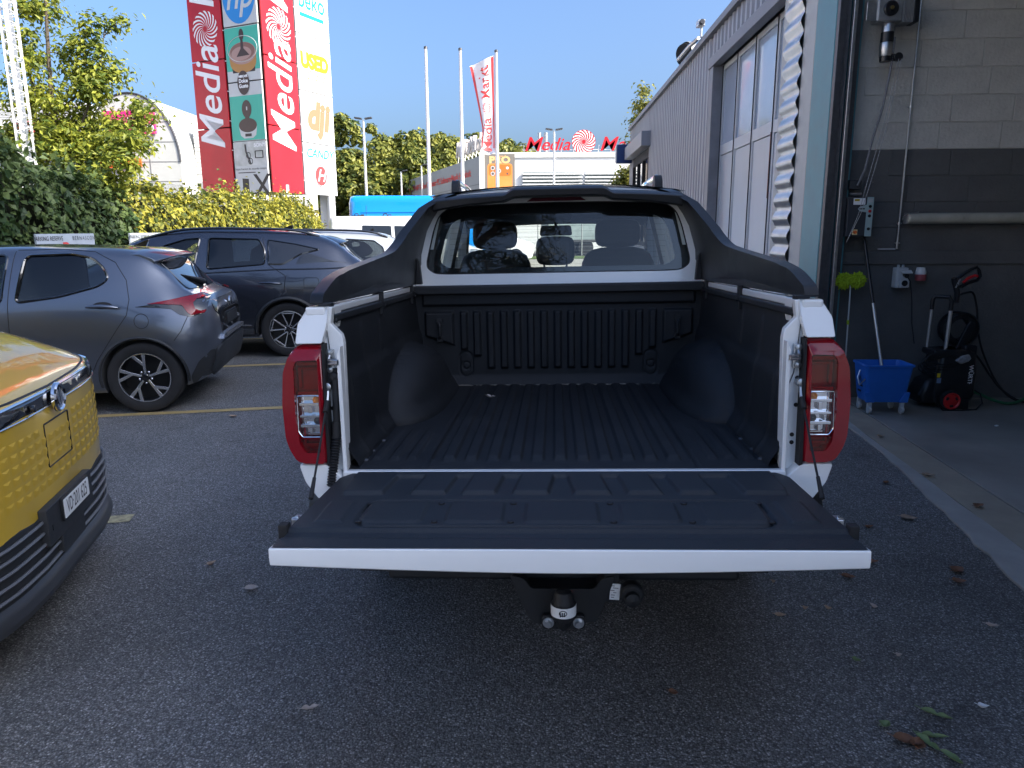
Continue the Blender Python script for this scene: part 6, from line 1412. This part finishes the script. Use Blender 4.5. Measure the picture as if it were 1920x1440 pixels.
rim = B(); rim.tube([(uc + .68 * math.cos(t), -.067, zc + .14 + .42 * math.sin(t)) for t in fr(0, 6.283, 30)[:-1]], .010, 4, closed=True); rim.build('cup_rim', S_GREYP, FL)
zc = zr[3] + .98; art('hp_disc', S_BLUE, FL, disc(uc, zc, .74, .92)); text('hp_letters', 'hp', S_GREYP, FL, (uc, -.067, zc - .05), (R(90), 0, 0), size=1.25, shear=.25, bold=.01)
# gaps between panels carry small bolts
for f, uu, zz in ((FR, wr_ * .468, None), (FL, wl_ * .5, None)):
    b = B()
    for k in range(12): b.bb(uu - .02, uu + .02, -.065, -.03, ZB + .5 + k, ZB + .53 + k)
    tag(b.build('panel_clip', S_WHITE, f), kind='stuff')
# ---------------------------------------------------------------- electronics store
mm = thing('electronics_store', 'white flat roofed electronics store with red rooftop lettering', 'building', (-2.15, 55, 0))
conc_w = M('store_concrete', (.30, .305, .30), .8, var=.08, vs=.4, vd=8); wht = M('store_white', (.72, .72, .70), .6, var=.04, vs=.3)
B().bb(0, 34, 0, 40, 0, 6.85).build('front_block', wht, mm)
ang_l = math.atan2(30, -9.9); lw = thing('side_wing', None, None); lw.parent = mm; lw.location = (0, .4, 0); lw.rotation_euler = (0, 0, ang_l)
LWL = 31.5
B().bb(.0, LWL, -.25, .0, 0, 6.8).build('wall', conc_w, lw)
for z in (1.6, 3.2, 4.8): B().bb(0, LWL, .0, .012, z, z + .05).build('joint', M('joint_grey', (.18, .18, .18), .8), lw)
text('wall_lettering', 'Foto·TV·HiFi·Telefon·Computer·PC·Software·Musik·Haushalt', S_HRED, lw, (LWL * .49, .03, 5.75), (R(90), 0, R(180)), size=.72, bold=.014, sx=1.42)
for x in (4., 12., 21.): B().bb(x, x + .12, .01, .1, 0, 3.4).build('downpipe', darksteel, lw)
B().bb(-.1, 34.1, -.12, .0, 6.6, 6.95).build('parapet', wht, mm)
B().bb(-.1, .27, -.25, -.13, 1.6, 6.95).build('corner_panel', wht, mm)
# louvre band
b = B()
lv = thing('louvre_band', None, None); lv.parent = mm
for (a_, c_) in ((3.0, 7.3), (7.5, 14), (14.2, 33.5)):
    for k in range(6): B().box(((a_ + c_) / 2, -.18, 5.45 - k * .24), (c_ - a_, .22, .04), Matrix.Rotation(.5, 3, 'X')).build('louvre', wht, lv)
    B().bb(a_, c_, -.03, -.01, 3.9, 5.6).build('glazing', M('store_glass', (.18, .22, .22), .1, coat=.5), lv)
# poster
ps = thing('phone_poster', None, None); ps.parent = mm; ps.location = (.28, -.16, 4.42); ps.scale = (.355, 1, .36)
B().bb(0, 6.1, 0, .06, -4, 6.75).build('board', M('poster_taupe', (.20, .18, .155), .6), ps)
ORG = M('poster_orange', (.72, .24, .04), .5, c2=(.80, .34, .10), vs=.25); OR2 = M('poster_orange_deep', (.66, .17, .03), .5)
def pol(name, m_, pts, y): return B().add([(u, y, z) for u, z in pts], [tuple(range(len(pts)))]).build(name, m_, ps, sharp=None, fixn=False)
pol('phone', ORG, rrect(.55, 5.6, -4, 4.9, .6), -.006); pol('camera_plateau', OR2, rrect(.85, 5.35, 2.5, 4.7, .55), -.010)
for (x, z, r, m_) in ((1.65, 4.05, .42, S_GREYP), (1.65, 2.95, .42, S_GREYP), (2.9, 3.5, .42, S_GREYP), (4.6, 4.05, .26, S_LETTER), (4.6, 2.95, .2, M('poster_lens', (.12, .10, .09), .3))): pol('lens', m_, [(x + r * math.cos(t), z + r * math.sin(t)) for t in fr(0, 6.283, 20)[:-1]], -.014); pol('lens_core', M('poster_lens', ()), [(x + r * .6 * math.cos(t), z + r * .6 * math.sin(t)) for t in fr(0, 6.283, 20)[:-1]], -.018) if r > .3 else None
text('poster_title', 'PRO', M('poster_cream', (.85, .50, .22), .5), ps, (3.05, -.012, 5.55), (R(90), 0, 0), size=1.75, bold=.09, sx=1.25)
text('poster_over', 'iPhone 17', M('poster_cream', ()), ps, (3.3, -.012, 6.32), (R(90), 0, 0), size=.5, bold=.01)
# rooftop letters on struts
rf = thing('rooftop_sign', None, None); rf.parent = mm; rf.location = (3.0, .6, 7.0); rf.scale = (.43, .6, .42)
for s_, x in (('M', 1.65), ('e', 3.75), ('d', 5.2), ('i', 6.3), ('a', 7.35), ('M', 14.3), ('a', 16.6), ('r', 18.0), ('k', 19.2), ('t', 20.4)): text('letter', s_, S_RED, rf, (x, 0, 1.25), (R(90), 0, 0), size=2.9 if s_ != 'M' else 3.3, shear=.3, bold=.02, ext=.12, sx=1.08)
B().lathe([(2.0, .16), (2.0, -.04)], 40, (10.3, 0, 1.7), 1).build('disc', S_RED, rf)
swirl(B(), 1.95).build('swirl_logo', S_LETTER, rf, sharp=None, loc=(10.3, -.06, 1.7), rot=(R(90), 0, 0), fixn=False)
for k in range(11):
    b = B(); b.tube([(k * 2.1 + .3, .1, -.1), (k * 2.1 + .3, .1, .7)], .06, 5); b.tube([(k * 2.1 + .3, 1.2, -.1), (k * 2.1 + .3, .1, 1.2)], .05, 5); b.build('strut', S_WHITE, rf)
b = B(); b.tube([(0, .12, .45), (21.5, .12, .45)], .05, 5); b.build('rail', S_WHITE, rf)
r2 = thing('side_roof_sign', None, None); r2.parent = mm; r2.location = (0, .4, 0); r2.rotation_euler = (0, 0, ang_l)
for i, s_ in enumerate('MediaMarkt'): text('letter', s_, M('sign_back', (.55, .50, .47), .5), r2, (8.6 - i * .84, -.6, 7.95), (R(90), 0, R(180)), size=1.65, shear=.25, bold=.04, ext=.14)
for k in range(8): b = B(); b.tube([(1 + k * 1.1, -.5, 6.8), (1 + k * 1.1, -.6, 7.6)], .05, 5); b.tube([(1 + k * 1.1, -1.5, 6.8), (1 + k * 1.1, -.6, 7.9)], .05, 5); b.build('strut', M('strut_cream', (.62, .6, .48), .5), r2)
for x in (4.4, 4.9): B().tube([(x, 5, 6.8), (x, 5, 8.9)], .16, 10).build('vent_pipe', steel, mm)
# ---------------------------------------------------------------- flagpoles, flag and lamp posts
polem = M('pole_white', (.62, .63, .63), .35, .3)
def mast(name, label, cat, x, y, h, r, group=None):
    t = thing(name, label, cat, (x, y, 0), group=group); B().tube([(0, 0, 0), (0, 0, h * .5), (0, 0, h)], [r, r * .9, r * .7], 10).build('pole', polem, t); B().lathe([(r * .9, h), (r * .9, h + .08), (0, h + .12)], 10).build('cap', darksteel, t); return t
mast('flagpole', 'bare white flagpole left of the other two', 'flagpole', -3.42, 32, 8.75, .085, 'flagpoles in front of the store')
mast('flagpole', 'bare white flagpole in the middle of three', 'flagpole', -2.02, 32, 8.68, .085, 'flagpoles in front of the store')
mast('flagpole', 'white flagpole carrying the hanging store flag', 'flagpole', -.56, 32, 8.6, .085, 'flagpoles in front of the store')
fg = thing('store_flag', 'white hanging flag with red border and red lettering on the right flagpole', 'flag', (-.64, 32, 0))
FLZ0, FLZ1 = 4.72, 8.5
def flag_pt(s_, t):   # s_ 0 at pole .. 1 free edge ; t 0 bottom .. 1 top
    w = 1.22 * t ** 1.15 + .46 * (1 - t) ; w = .52 + .66 * max(0, t - .25) ** 1.05 if t > .25 else .52 + .06 * (1 - t / .25)
    x = -s_ * w; y = .16 * math.sin(s_ * 5 + t * 4) * s_ + .10 * math.sin(t * 9) * s_
    z = FLZ0 + (FLZ1 - FLZ0) * t - .40 * s_ * t * t + .10 * math.sin(s_ * 3.14) * (1 - t) * -1
    return Vector((x, y, z))
fc = M('flag_cloth', (.80, .79, .79), .7, var=.03, vs=2)
B().grid(lambda s_, t: flag_pt(s_, t), fr(0, 1, 24), fr(0, 1, 60)).build('cloth', fc, fg, sharp=None, fixn=False)
off = Vector((0, -.015, 0))
for (a_, c_) in ((.04, .13), (.90, 1.0)): B().grid(lambda s_, t: flag_pt(a_ + (c_ - a_) * s_, t) + off, [0, .5, 1], fr(.05, .99, 60)).build('border', S_HRED, fg, sharp=None, fixn=False)
def flag_text(s_, t0, t1, sc0, sc1):
    me = text_mesh(s_, size=1, bold=.01); xs_ = [v.co.x for v in me.vertices]; ys_ = [v.co.y for v in me.vertices]; x0_, x1_, y0_, y1_ = min(xs_), max(xs_), min(ys_), max(ys_)
    for v in me.vertices:
        u = (v.co.x - x0_) / (x1_ - x0_); w_ = (v.co.y - y0_) / (y1_ - y0_); v.co = flag_pt(sc1 + (sc0 - sc1) * (1 - w_), t0 + (t1 - t0) * u) + off * 1.3
    link('lettering', me, S_HRED, fg)
flag_text('Media', .03, .38, .25, .85); flag_text('Markt', .58, .93, .25, .72)
sw_ = B(); swirl(sw_, 1, 12); sw_.v = [tuple(flag_pt(.48 + v[0] * .26, .48 + v[1] * .07) + off * 1.3) for v in sw_.v]; sw_.build('swirl_logo', S_HRED, fg, sharp=None, fixn=False)
def lamp_post(label, x, y, h, heads=2, group='slender lamp posts'):
    t = thing('lamp_post', label, 'lamp post', (x, y, 0), group=group); B().tube([(0, 0, 0), (0, 0, h)], [.09, .06], 8).build('pole', polem, t)
    for s in ((-1, 1) if heads == 2 else (1,)): B().box((s * .3, 0, h + .08), (.42, .26, .09), Matrix.Rotation(s * -.15, 3, 'Y')).build('lamp_head', darksteel, t, bev=.02)
lamp_post('tall lamp post between pylon and flagpoles', -8.55, 45, 7.85); lamp_post('lamp post in front of the white store facade', 2.6, 46, 7.3)
lamp_post('distant lamp post right of the pylon, nearest the blue van roof', -8.9, 62, 6.2, 1); lamp_post('distant lamp post among the trees left of the store wall', -7.7, 66, 7.0, 1); lamp_post('short distant lamp post close to the pylon', -12.4, 70, 4.6, 1)
# ---------------------------------------------------------------- retail hall on the left
rt = thing('retail_hall', 'pale retail hall with arched gable and pink sign behind the trees', 'building', (-30, 45, 0))
panelg = M('hall_concrete', (.50, .50, .47), .7, var=.08, vs=.5, vd=8); metalw = M('hall_metal', (.62, .62, .60), .5, .1, var=.05, vs=.4)
A0, A1 = 5.5, 10.9; AC, AR = (A0 + A1) / 2, (A1 - A0) / 2
arch = [(A0, 0), (A0, 5.5)] + [(AC - AR * math.cos(t), 5.5 + 3.8 * math.sin(t)) for t in fr(0.1, math.pi, 24)] + [(A1, 0)]
B().prism(arch, 1, -.6, 30).build('arched_gable', panelg, rt)
b = B(); b.tube([(AC - AR * math.cos(t), -.62, 5.5 + 3.8 * math.sin(t)) for t in fr(0, math.pi, 30)], .06, 6); b.build('arch_rim', darksteel, rt)
for z in (2.2, 3.3, 4.4, 5.5, 6.6, 7.7):
    k = AR - .05 if z <= 5.5 else AR * math.sqrt(max(0, 1 - ((z - 5.5) / 3.8) ** 2)) - .05; B().bb(AC - k, AC + k, -.615, -.6, z, z + .04).build('panel_joint', M('joint_grey', (.18, .18, .18), .8), rt)
for x in (AC - .9, AC + .9): B().bb(x, x + .04, -.616, -.6, 0, 8.6).build('panel_joint', M('joint_grey', ()), rt)
b = B(); b.bb(-14, A0 - .05, 0, 28, 0, 8.9); b.build('flat_wing', metalw, rt)
for k in range(9): B().bb(-14, A0 - .06, -.05, -.0, 8.0 + k * .10, 8.06 + k * .10).build('siding_board', metalw, rt)
b = B(); b.bb(A1 + .02, A1 + 3, 1.5, 9, 0, 7.7); b.build('low_wing', metalw, rt)
for k in range(12): B().bb(A1 + .02, A1 + 3, 1.44, 1.5, 5.0 + k * .22, 5.17 + k * .22).build('siding_board', metalw, rt)
B().bb(A1 + .35, A1 + 2.2, 1.40, 1.5, 3.9, 4.6).build('window', M('store_glass', ()), rt)
b = B(); b.bb(-14, A0 - .1, -.9, -.0, 6.0, 6.35); b.build('canopy', wht, rt)
for k in range(6): B().bb(-13 + k * 3.1, -10.6 + k * 3.1, -.06, -.01, 2.6, 5.4).build('window', M('store_glass', ()), rt)
PNK = M('sign_pink', (.74, .02, .20), .5)
ps_ = thing('pink_sign', None, None); ps_.parent = rt; ps_.location = (A0 + 1.3, -.8, 0)
B().bb(0, 2.9, 0, .15, 7.05, 8.3).build('board', PNK, ps_, bev=.02)
text('sign_print', 'up', S_LETTER, ps_, (2.42, -.02, 7.42), (R(90), 0, 0), size=.85, bold=.02)
b = B()
for k in range(7):
    a = R(200 + k * 23.3); b.lathe([(.05, 0), (.05, -.02)], 10, (1.75 + .33 * math.cos(a), -.02, 7.98 + .25 * math.sin(a)), 1)
b.lathe([(.12, 0), (.12, -.02)], 14, (1.75, -.02, 7.97), 1); tag(b.build('smile_mark', S_LETTER, ps_), kind='stuff')
ob = M('sign_orange_red', (.75, .12, .02), .5); os_ = thing('orange_sign', None, None); os_.parent = rt; os_.location = (A0 + .35, -.85, 5.15)
for i in range(6): B().prism(rrect(i * .5, i * .5 + .38, .02, .56, .1), 1, -.06, .06).build('letter_block', ob, os_)
ws_ = thing('white_sign', None, None); ws_.parent = rt; ws_.location = (-11, -.2, 0)
B().bb(0, 11.5, 0, .1, 6.9, 8.0).build('board', S_WHITE, ws_)
text('sign_print', 'NT', M('sign_navy', (.03, .06, .25), .5), ws_, (10.45, -.012, 7.72), (R(90), 0, 0), size=.62, bold=.01); text('sign_print', 'hlt', M('sign_navy', ()), ws_, (10.5, -.012, 7.22), (R(90), 0, 0), size=.5)
rs_ = thing('red_sign', None, None); rs_.parent = rt; rs_.location = (1.4, -.2, 0)
for i in range(5): B().prism(rrect(i * .65, i * .65 + .48, 7.2, 7.85, .12), 1, -.06, .06).build('letter_block', S_HRED, rs_)
# long unseen wing of the hall, set close to bounce sun into the yard
b = B(); b.bb(5.5, 6.0, -75, -12, 0, 8.9); b.build('long_wing', metalw, rt)
b = B(); b.bb(6., 6.1, -75, -12, 5.7, 6.1); b.build('sign_band', S_HRED, rt)
for k in range(12): B().bb(6., 6.07, -74 + k * 5, -71 + k * 5, 1.2, 4.2).build('window', M('store_glass', ()), rt)
# ================================================================ VEGETATION, FENCE, MAST
rng = random.Random(11)
bark = M('bark', (.13, .105, .08), .9, c2=(.07, .055, .045), vs=14, bump=.6, bs=30); pinebark = M('pine_bark', (.22, .10, .06), .9, c2=(.09, .05, .035), vs=9, bump=.6, bs=20)
def leaf_quad(V, F, p, n_, L_, W_, roll):
    """one folded leaf: 2 quads meeting on the midrib"""
    n_ = n_.normalized(); u = n_.orthogonal().normalized(); w = n_.cross(u); c, s = math.cos(roll), math.sin(roll); u, w = u * c + w * s, w * c - u * s
    k = len(V); lift = n_ * (W_ * .25)
    V += [p - u * L_ * .5, p + w * W_ * .5 + lift - u * L_ * .08, p + u * L_ * .5, p - w * W_ * .5 + lift - u * L_ * .08, p + u * L_ * .0]
    F += [(k, k + 4, k + 1), (k + 4, k + 2, k + 1), (k, k + 3, k + 4), (k + 4, k + 3, k + 2)]
def foliage(name, mat, parent, pts, L_, W_, jit=.4):
    V, F = [], []
    for p, n_ in pts:
        s = rng.uniform(.5, 1.45); leaf_quad(V, F, p, n_ + Vector((rng.gauss(0, jit), rng.gauss(0, jit), rng.gauss(0, jit))), L_ * s, W_ * s, rng.uniform(0, 6.28))
    me = bpy.data.meshes.new(name); me.from_pydata([v.to_tuple() for v in V], [], F); return link(name, me, mat, parent)
# ---- hedge
hd = thing('hedge', 'long leafy hedge along the fence, left end shaded and right end sunlit', 'hedge', (-7.4, 18.5, 0))
HX, HY0, HY1 = .50, -13.5, 10.6
def htop(y):
    base = 2.28 + .14 * math.sin(y * 1.3) + .09 * math.sin(y * 3.1 + 1) + .05 * math.sin(y * 7.3)
    base += .28 * sstep(-4.2, -6.5, y) + .10 * sstep(-2, 3, y)
    base -= 1.1 * sstep(8.6, 10.6, y); return base
pts = []
for i in range(30000):
    y = rng.uniform(HY0, HY1); t = htop(y); r = rng.random()
    if r < .72:
        z = rng.uniform(.05, t); bulge = .16 * noise.noise((y * .9, z * 1.1, 3.)) + .08 * noise.noise((y * 2.7, z * 2.9, 7.)); x = HX + bulge - abs(rng.gauss(0, .09)) - .25 * sstep(t - .35, t, z); n_ = Vector((1, rng.uniform(-.3, .3), .55))
    else:
        x = rng.uniform(-.45, HX - .05); z = t + .07 * noise.noise((x * 3, y * 2, 1.)) - abs(rng.gauss(0, .08)) + (rng.expovariate(9) if rng.random() < .25 else 0); n_ = Vector((.35, 0, 1))
    pts.append((Vector((x, y, z)), n_))
for i in range(140):      # shoots above the top
    y = rng.uniform(HY0, HY1 - 1.2); x = rng.uniform(-.4, .4); h = rng.uniform(.12, .45 if y > -4 else .6); 
    for k in range(8): pts.append((Vector((x + rng.gauss(0, .04), y + rng.gauss(0, .04), htop(y) + h * k / 8)), Vector((rng.gauss(0, 1), rng.gauss(0, 1), .6))))
hleaf = leafmat('hedge_leaf', (.075, .105, .025), (.46, .42, .06), 1.1, .38)
green_hleaf = leafmat('hedge_leaf_green', (.030, .062, .018), (.13, .18, .055), 1.3, .3)  # darker, greener leaves for the left end
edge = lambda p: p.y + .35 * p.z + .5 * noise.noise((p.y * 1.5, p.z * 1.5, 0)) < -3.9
foliage('foliage', green_hleaf, hd, [q for q in pts if edge(q[0])], .12, .10); foliage('foliage', hleaf, hd, [q for q in pts if not edge(q[0])], .10, .08)
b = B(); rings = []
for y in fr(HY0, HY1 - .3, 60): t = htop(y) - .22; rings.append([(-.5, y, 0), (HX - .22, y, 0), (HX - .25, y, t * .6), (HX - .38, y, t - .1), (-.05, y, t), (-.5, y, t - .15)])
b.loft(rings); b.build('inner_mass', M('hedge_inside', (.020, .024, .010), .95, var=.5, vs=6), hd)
# ---- parking boards in front of the hedge
brd = M('sign_board_dull', (.40, .44, .48), .55, var=.10, vs=3, vd=8)
for y0, y1, lab in ((10.60, 12.08, 'grey reserved parking board in the hedge, left of the two'), (13.22, 14.98, 'grey reserved parking board in the hedge, right of the two')):
    t = thing('parking_board', lab, 'sign', (-6.72, (y0 + y1) / 2, 0), (0, 0, R(90)), 'reserved parking boards'); w = (y1 - y0) / 2
    bo = B().bb(-w, w, -.015, .015, 1.05, 1.545).build('board', brd, t, bev=.003)
    for s in (-1, 1): B().bb(s * w * .8 - .025, s * w * .8 + .025, .016, .06, 0, 1.5).build('post', steel, t)
    tag(text('board_print', 'PARKING RESERVE', black_ink, bo, (-w * .62, -.018, 1.475), (R(90), 0, 0), size=.085, bold=.001), kind='stuff'); text('board_name', 'BERNASCONI', black_ink, bo, (w * .62, -.018, 1.475), (R(90), 0, 0), size=.085, space=1.35)
    text('board_logo', 'B', S_HRED, bo, (-.05 * w, -.018, 1.27), (R(90), 0, 0), size=.34, bold=.02)
    ar = B(); ar.tube([(.13 * w + .16 + .13 * math.cos(a), -.017, 1.22 + .16 * math.sin(a)) for a in fr(.3, 2.8, 12)], .010, 5); ar.build('logo_arc', M('case_dark', ()), bo)
# ---- chain link fence
fn = thing('chain_link_fence', 'grey chain link fence with posts rising behind the hedge', 'fence', (-8.05, 18.5, 0))
galv = M('fence_wire', (.28, .29, .29), .5, .6)
for y in (-8.0, -4.9, -1.9, 1.3, 4.6, 7.9, 11.0): B().tube([(0, y, 0), (0, y, 2.78)], .035, 8).build('post', galv, fn)
V, F = [], []
sp_ = .085; y = -13.
def wire(p, q, r):
    k = len(V); d = (q - p).normalized(); u = d.orthogonal().normalized(); w_ = d.cross(u)
    for c in (p, q):
        for a in (0, 2.094, 4.189): V.append(c + (u * math.cos(a) + w_ * math.sin(a)) * r)
    F.extend([(k, k + 1, k + 4, k + 3), (k + 1, k + 2, k + 5, k + 4), (k + 2, k, k + 3, k + 5)])
while y < 11:
    wire(Vector((.0, y, 1.75)), Vector((.0, y + .9, 2.66)), .0032); wire(Vector((.006, y + .9, 1.75)), Vector((.006, y, 2.66)), .0032); y += sp_
for z in (1.8, 2.66): wire(Vector((0, -13, z)), Vector((0, 11.6, z)), .005)
me = bpy.data.meshes.new('wire_mesh'); me.from_pydata([v.to_tuple() for v in V], [], F); link('wire_mesh', me, galv, fn)
# ---- trees
def branch(b, p, q, r0, r1, sag=.0, n=5):
    p, q = Vector(p), Vector(q); m = [p.lerp(q, t) + Vector((rng.gauss(0, .02), rng.gauss(0, .02), -sag * math.sin(math.pi * t))) * (p - q).length * (0 if t in (0, 1) else 1) for t in fr(0, 1, n)]
    b.tube(m, [r0 + (r1 - r0) * t for t in fr(0, 1, n)], 7); return m
def limb_tree(name, label, loc, limbs, trunk_r, mat_leaf, leaf_lw, ncl, per, clr, barkm=bark, zsc=.75, up=.3):
    """limbs: list of polylines (first is trunk); leaves in clusters along the outer part of sub-branches"""
    t = thing(name, label, 'tree', loc); b = B(); pts = []; cl = []
    for li, P in enumerate(limbs):
        P = [Vector(p) for p in P]; m = len(P); r0 = trunk_r if li == 0 else trunk_r * .45
        S_ = spline(P, 5); b.tube(S_, [max(.008, r0 * (1 - .88 * i / (len(S_) - 1))) for i in range(len(S_))], 8)
        for k in range(ncl):
            f = rng.uniform(.32 if li == 0 else .15, 1.0); i = min(int(f * (len(S_) - 1)), len(S_) - 2); base = S_[i]; d = Vector((rng.gauss(0, 1), rng.gauss(0, 1), rng.gauss(up, .6))).normalized(); ln = rng.uniform(.25, .95) * clr * 2.2 * (1.15 - .6 * f)
            tip = base + d * ln; branch(b, base, tip, .016 * trunk_r / .1, .005, 0, 4); cl.append((tip, clr * rng.uniform(.6, 1.2))); cl.append((base.lerp(tip, .55), clr * .7))
    b.build('trunk', barkm, t)
    for c, r in cl:
        for k in range(per):
            d = Vector((rng.gauss(0, .5), rng.gauss(0, .5), rng.gauss(0, .42 * zsc))); pts.append((c + d * r, d + Vector((0, 0, .7))))
    foliage('crown', mat_leaf, t, pts, *leaf_lw); return t
lf1 = leafmat('locust_leaf', (.10, .15, .025), (.40, .42, .06), .9, .45)
limb_tree('young_tree', 'tall young tree with feathery yellow green leaves behind the hedge', (-8.1, 13.9, 0),
          [[(0, 0, 0), (.02, 0, 1.5), (-.1, 0, 2.9), (-.08, .05, 4.4), (.05, 0, 5.8), (.1, 0, 7.3)], [(-.05, 0, 2.4), (.5, -.1, 2.9), (1.1, -.15, 3.1), (1.7, -.2, 3.0)], [(-.08, 0, 2.7), (.35, .1, 3.5), (.75, .1, 4.3), (.95, .1, 5.05)], [(0, 0, 2.3), (-.6, -.1, 2.9), (-1.1, -.1, 3.2)],
           [(0, 0, 2.0), (.7, -.2, 2.4), (1.5, -.2, 2.7)], [(-.1, 0, 3.4), (-.5, .1, 4.4), (-.55, .1, 5.6)], [(-.1, 0, 3.6), (.5, .1, 4.2), (.5, .1, 5.2)], [(-.1, 0, 2.9), (.6, .3, 3.3), (1.25, .4, 3.65)]], .075, lf1, (.105, .05), 13, 92, .36)
lf2 = leafmat('birch_leaf', (.09, .12, .025), (.32, .30, .06), 1.2, .35)
limb_tree('slim_tree', 'slim tree with small yellowish leaves beyond the far workshop corner', (4.55, 27.5, 0), [[(0, 0, 0), (0, 0, 2), (.05, 0, 4.2), (.1, 0, 6.4)], [(0, 0, 1.6), (-.35, 0, 2.6), (-.5, 0, 3.6)], [(0, 0, 1.6), (.4, 0, 2.6), (.5, .1, 3.8)], [(0, 0, 1), (-.4, -.2, 1.4), (-.5, -.2, 2.0)]], .08, lf2, (.12, .09), 20, 60, .36)
# pine behind the viewer, mirrored in the cab window
lf3 = leafmat('pine_needles', (.018, .035, .014), (.05, .075, .03), .8, .1)
limb_tree('pine_tree', 'reddish trunked pine tree mirrored in the cab rear window', (-3.6, -8.5, 0), [[(0, 0, 0), (.1, 0, 2.5), (.6, 0, 4.6), (1.5, .1, 6.4), (2.0, 0, 8.2)], [(.2, 0, 3.2), (.2, 0, 4.8), (.5, 0, 6.0), (.3, 0, 7.8)], [(1.0, 0, 5.4), (2.3, .2, 6.3), (3.4, .2, 6.6)], [(.4, 0, 5.0), (-.8, .2, 6.0), (-1.8, 0, 6.4)], [(.6, 0, 4.6), (1.8, 0, 5.0), (2.8, .3, 5.0)]], .26, lf3, (.26, .03), 14, 70, .55, pinebark, .35)
# ---- woodland behind the store
V, F = [], []
def far_tree(x, y, h, w, seed):
    rg = random.Random(seed); lumps = []
    for k in range(26):
        zz = rg.uniform(.18, 1.0); ww = w * (math.sin(math.pi * min(1, (zz * .86 + .08))) ** .7); a = rg.uniform(0, 6.28); q = rg.uniform(.2, .85)
        lumps.append((x + ww * q * math.cos(a), y + ww * q * math.sin(a), h * zz, rg.uniform(.22, .42) * w))
    for (cx_, cy_, cz_, r) in lumps:
        for k in range(85):
            d = Vector((rg.gauss(0, 1), rg.gauss(0, 1), rg.gauss(0, 1))).normalized(); p = Vector((cx_, cy_, cz_)) + Vector((d.x, d.y, d.z * .8)) * r * rg.uniform(.7, 1.08)
            s = rg.uniform(.35, .75); leaf_quad(V, F, p, d + Vector((rg.gauss(0, .4), rg.gauss(0, .4), .5)), s, s * .8, rg.uniform(0, 6.28))
k = 0
for row, (yy, hh, n) in enumerate(((84, 8.5, 15), (89, 10.6, 17), (94, 12.2, 17), (99, 13.2, 14), (106, 14.6, 12))):
    for i in range(n):
        x = -27 + i * (54 / n) + rng.uniform(-1.3, 1.3) + row; h = hh * rng.uniform(.80, 1.08) * (1.0 if x < 2 else .80) * (.86 if x < -19 else 1); far_tree(x, yy + rng.uniform(-2, 2), h, rng.uniform(2.6, 4.0), k); k += 1
for i in range(7): far_tree(-44 + i * 4.0 + rng.uniform(-1, 1), 84 + rng.uniform(-3, 3), rng.uniform(12.2, 14.4), 3.4, 300 + i)
me = bpy.data.meshes.new('woodland'); me.from_pydata([v.to_tuple() for v in V], [], F)
wd = link('woodland', me, leafmat('wood_leaf', (.055, .085, .018), (.30, .30, .06), .17, .3)); tag(wd, 'green and yellowing woodland rising behind the electronics store', 'woodland', kind='stuff')
b = B()
for i in range(40): x = rng.uniform(-27, 24); b.tube([(x, 87, 0), (x + rng.uniform(-.3, .3), 87, 6)], .16, 5)
tag(b.build('tree_trunks', bark), 'thin tree trunks at the foot of the woodland', 'trunks', kind='stuff')
tag(B().bb(-60, 60, 110, 112, 0, 9).build('forest_backing', M('forest_dark', (.02, .03, .012), .9, var=.4, vs=.3)), kind='structure')  # upright dark sheet standing behind the trees
# ---- lattice mast at the left edge
ms = thing('lattice_mast', 'white lattice mast rising out of the hedge at the left edge', 'mast', (-8.34, 13.25, 0), (0, 0, R(28)))
mw = M('mast_white', (.72, .72, .70), .4, var=.05, vs=5); hw = .115
for sx in (-1, 1):
    for sy in (-1, 1): B().bb(sx * hw - .014, sx * hw + .014, sy * hw - .014, sy * hw + .014, 0, 9).build('chord', mw, ms)
b = B(); z = 0.
while z < 9:
    for s in (-1, 1):
        b.tube([(-hw, s * hw, z), (hw, s * hw, z + .09)], .008, 4); b.tube([(hw, s * hw, z + .09), (-hw, s * hw, z + .18)], .008, 4); b.tube([(s * hw, -hw, z), (s * hw, hw, z + .09)], .008, 4); b.tube([(s * hw, hw, z + .09), (s * hw, -hw, z + .18)], .008, 4)
    z += .18
tag(b.build('bracing', mw, ms), kind='stuff')
B().bb(-.06, .06, -.012, .012, 0, 9).build('cable_tray', mw, ms)
# ---- verge, pale road and fence beyond the truck
tag(B().bb(-1, 24, 40, 43.5, -.05, .03).build('grass_verge', M('verge_grass', (.06, .10, .025), .9, c2=(.10, .14, .04), vs=5, bump=.8, bs=30)), kind='structure')
tag(B().add([(-9, 20.5, .005), (20, 20.5, .005), (20, 39.9, .005), (-9, 39.9, .005)], [(0, 1, 2, 3)]).build('pale_yard', M('pale_paving', (.30, .29, .25), .85, var=.12, vs=1.2, vd=9)), kind='structure')
wf_ = thing('wire_fence', 'tall thin mesh fence with posts in front of the lorry', 'fence', (0, 43.6, 0))
for x in fr(-1, 22, 9): B().tube([(x, 0, 0), (x, 0, 2.4)], .035, 6).build('post', galv, wf_)
b = B()
for k in range(12): b.tube([(-1, 0, .15 + k * .2), (22, 0, .15 + k * .2)], .006, 3)
tag(b.build('wires', galv, wf_), kind='stuff')
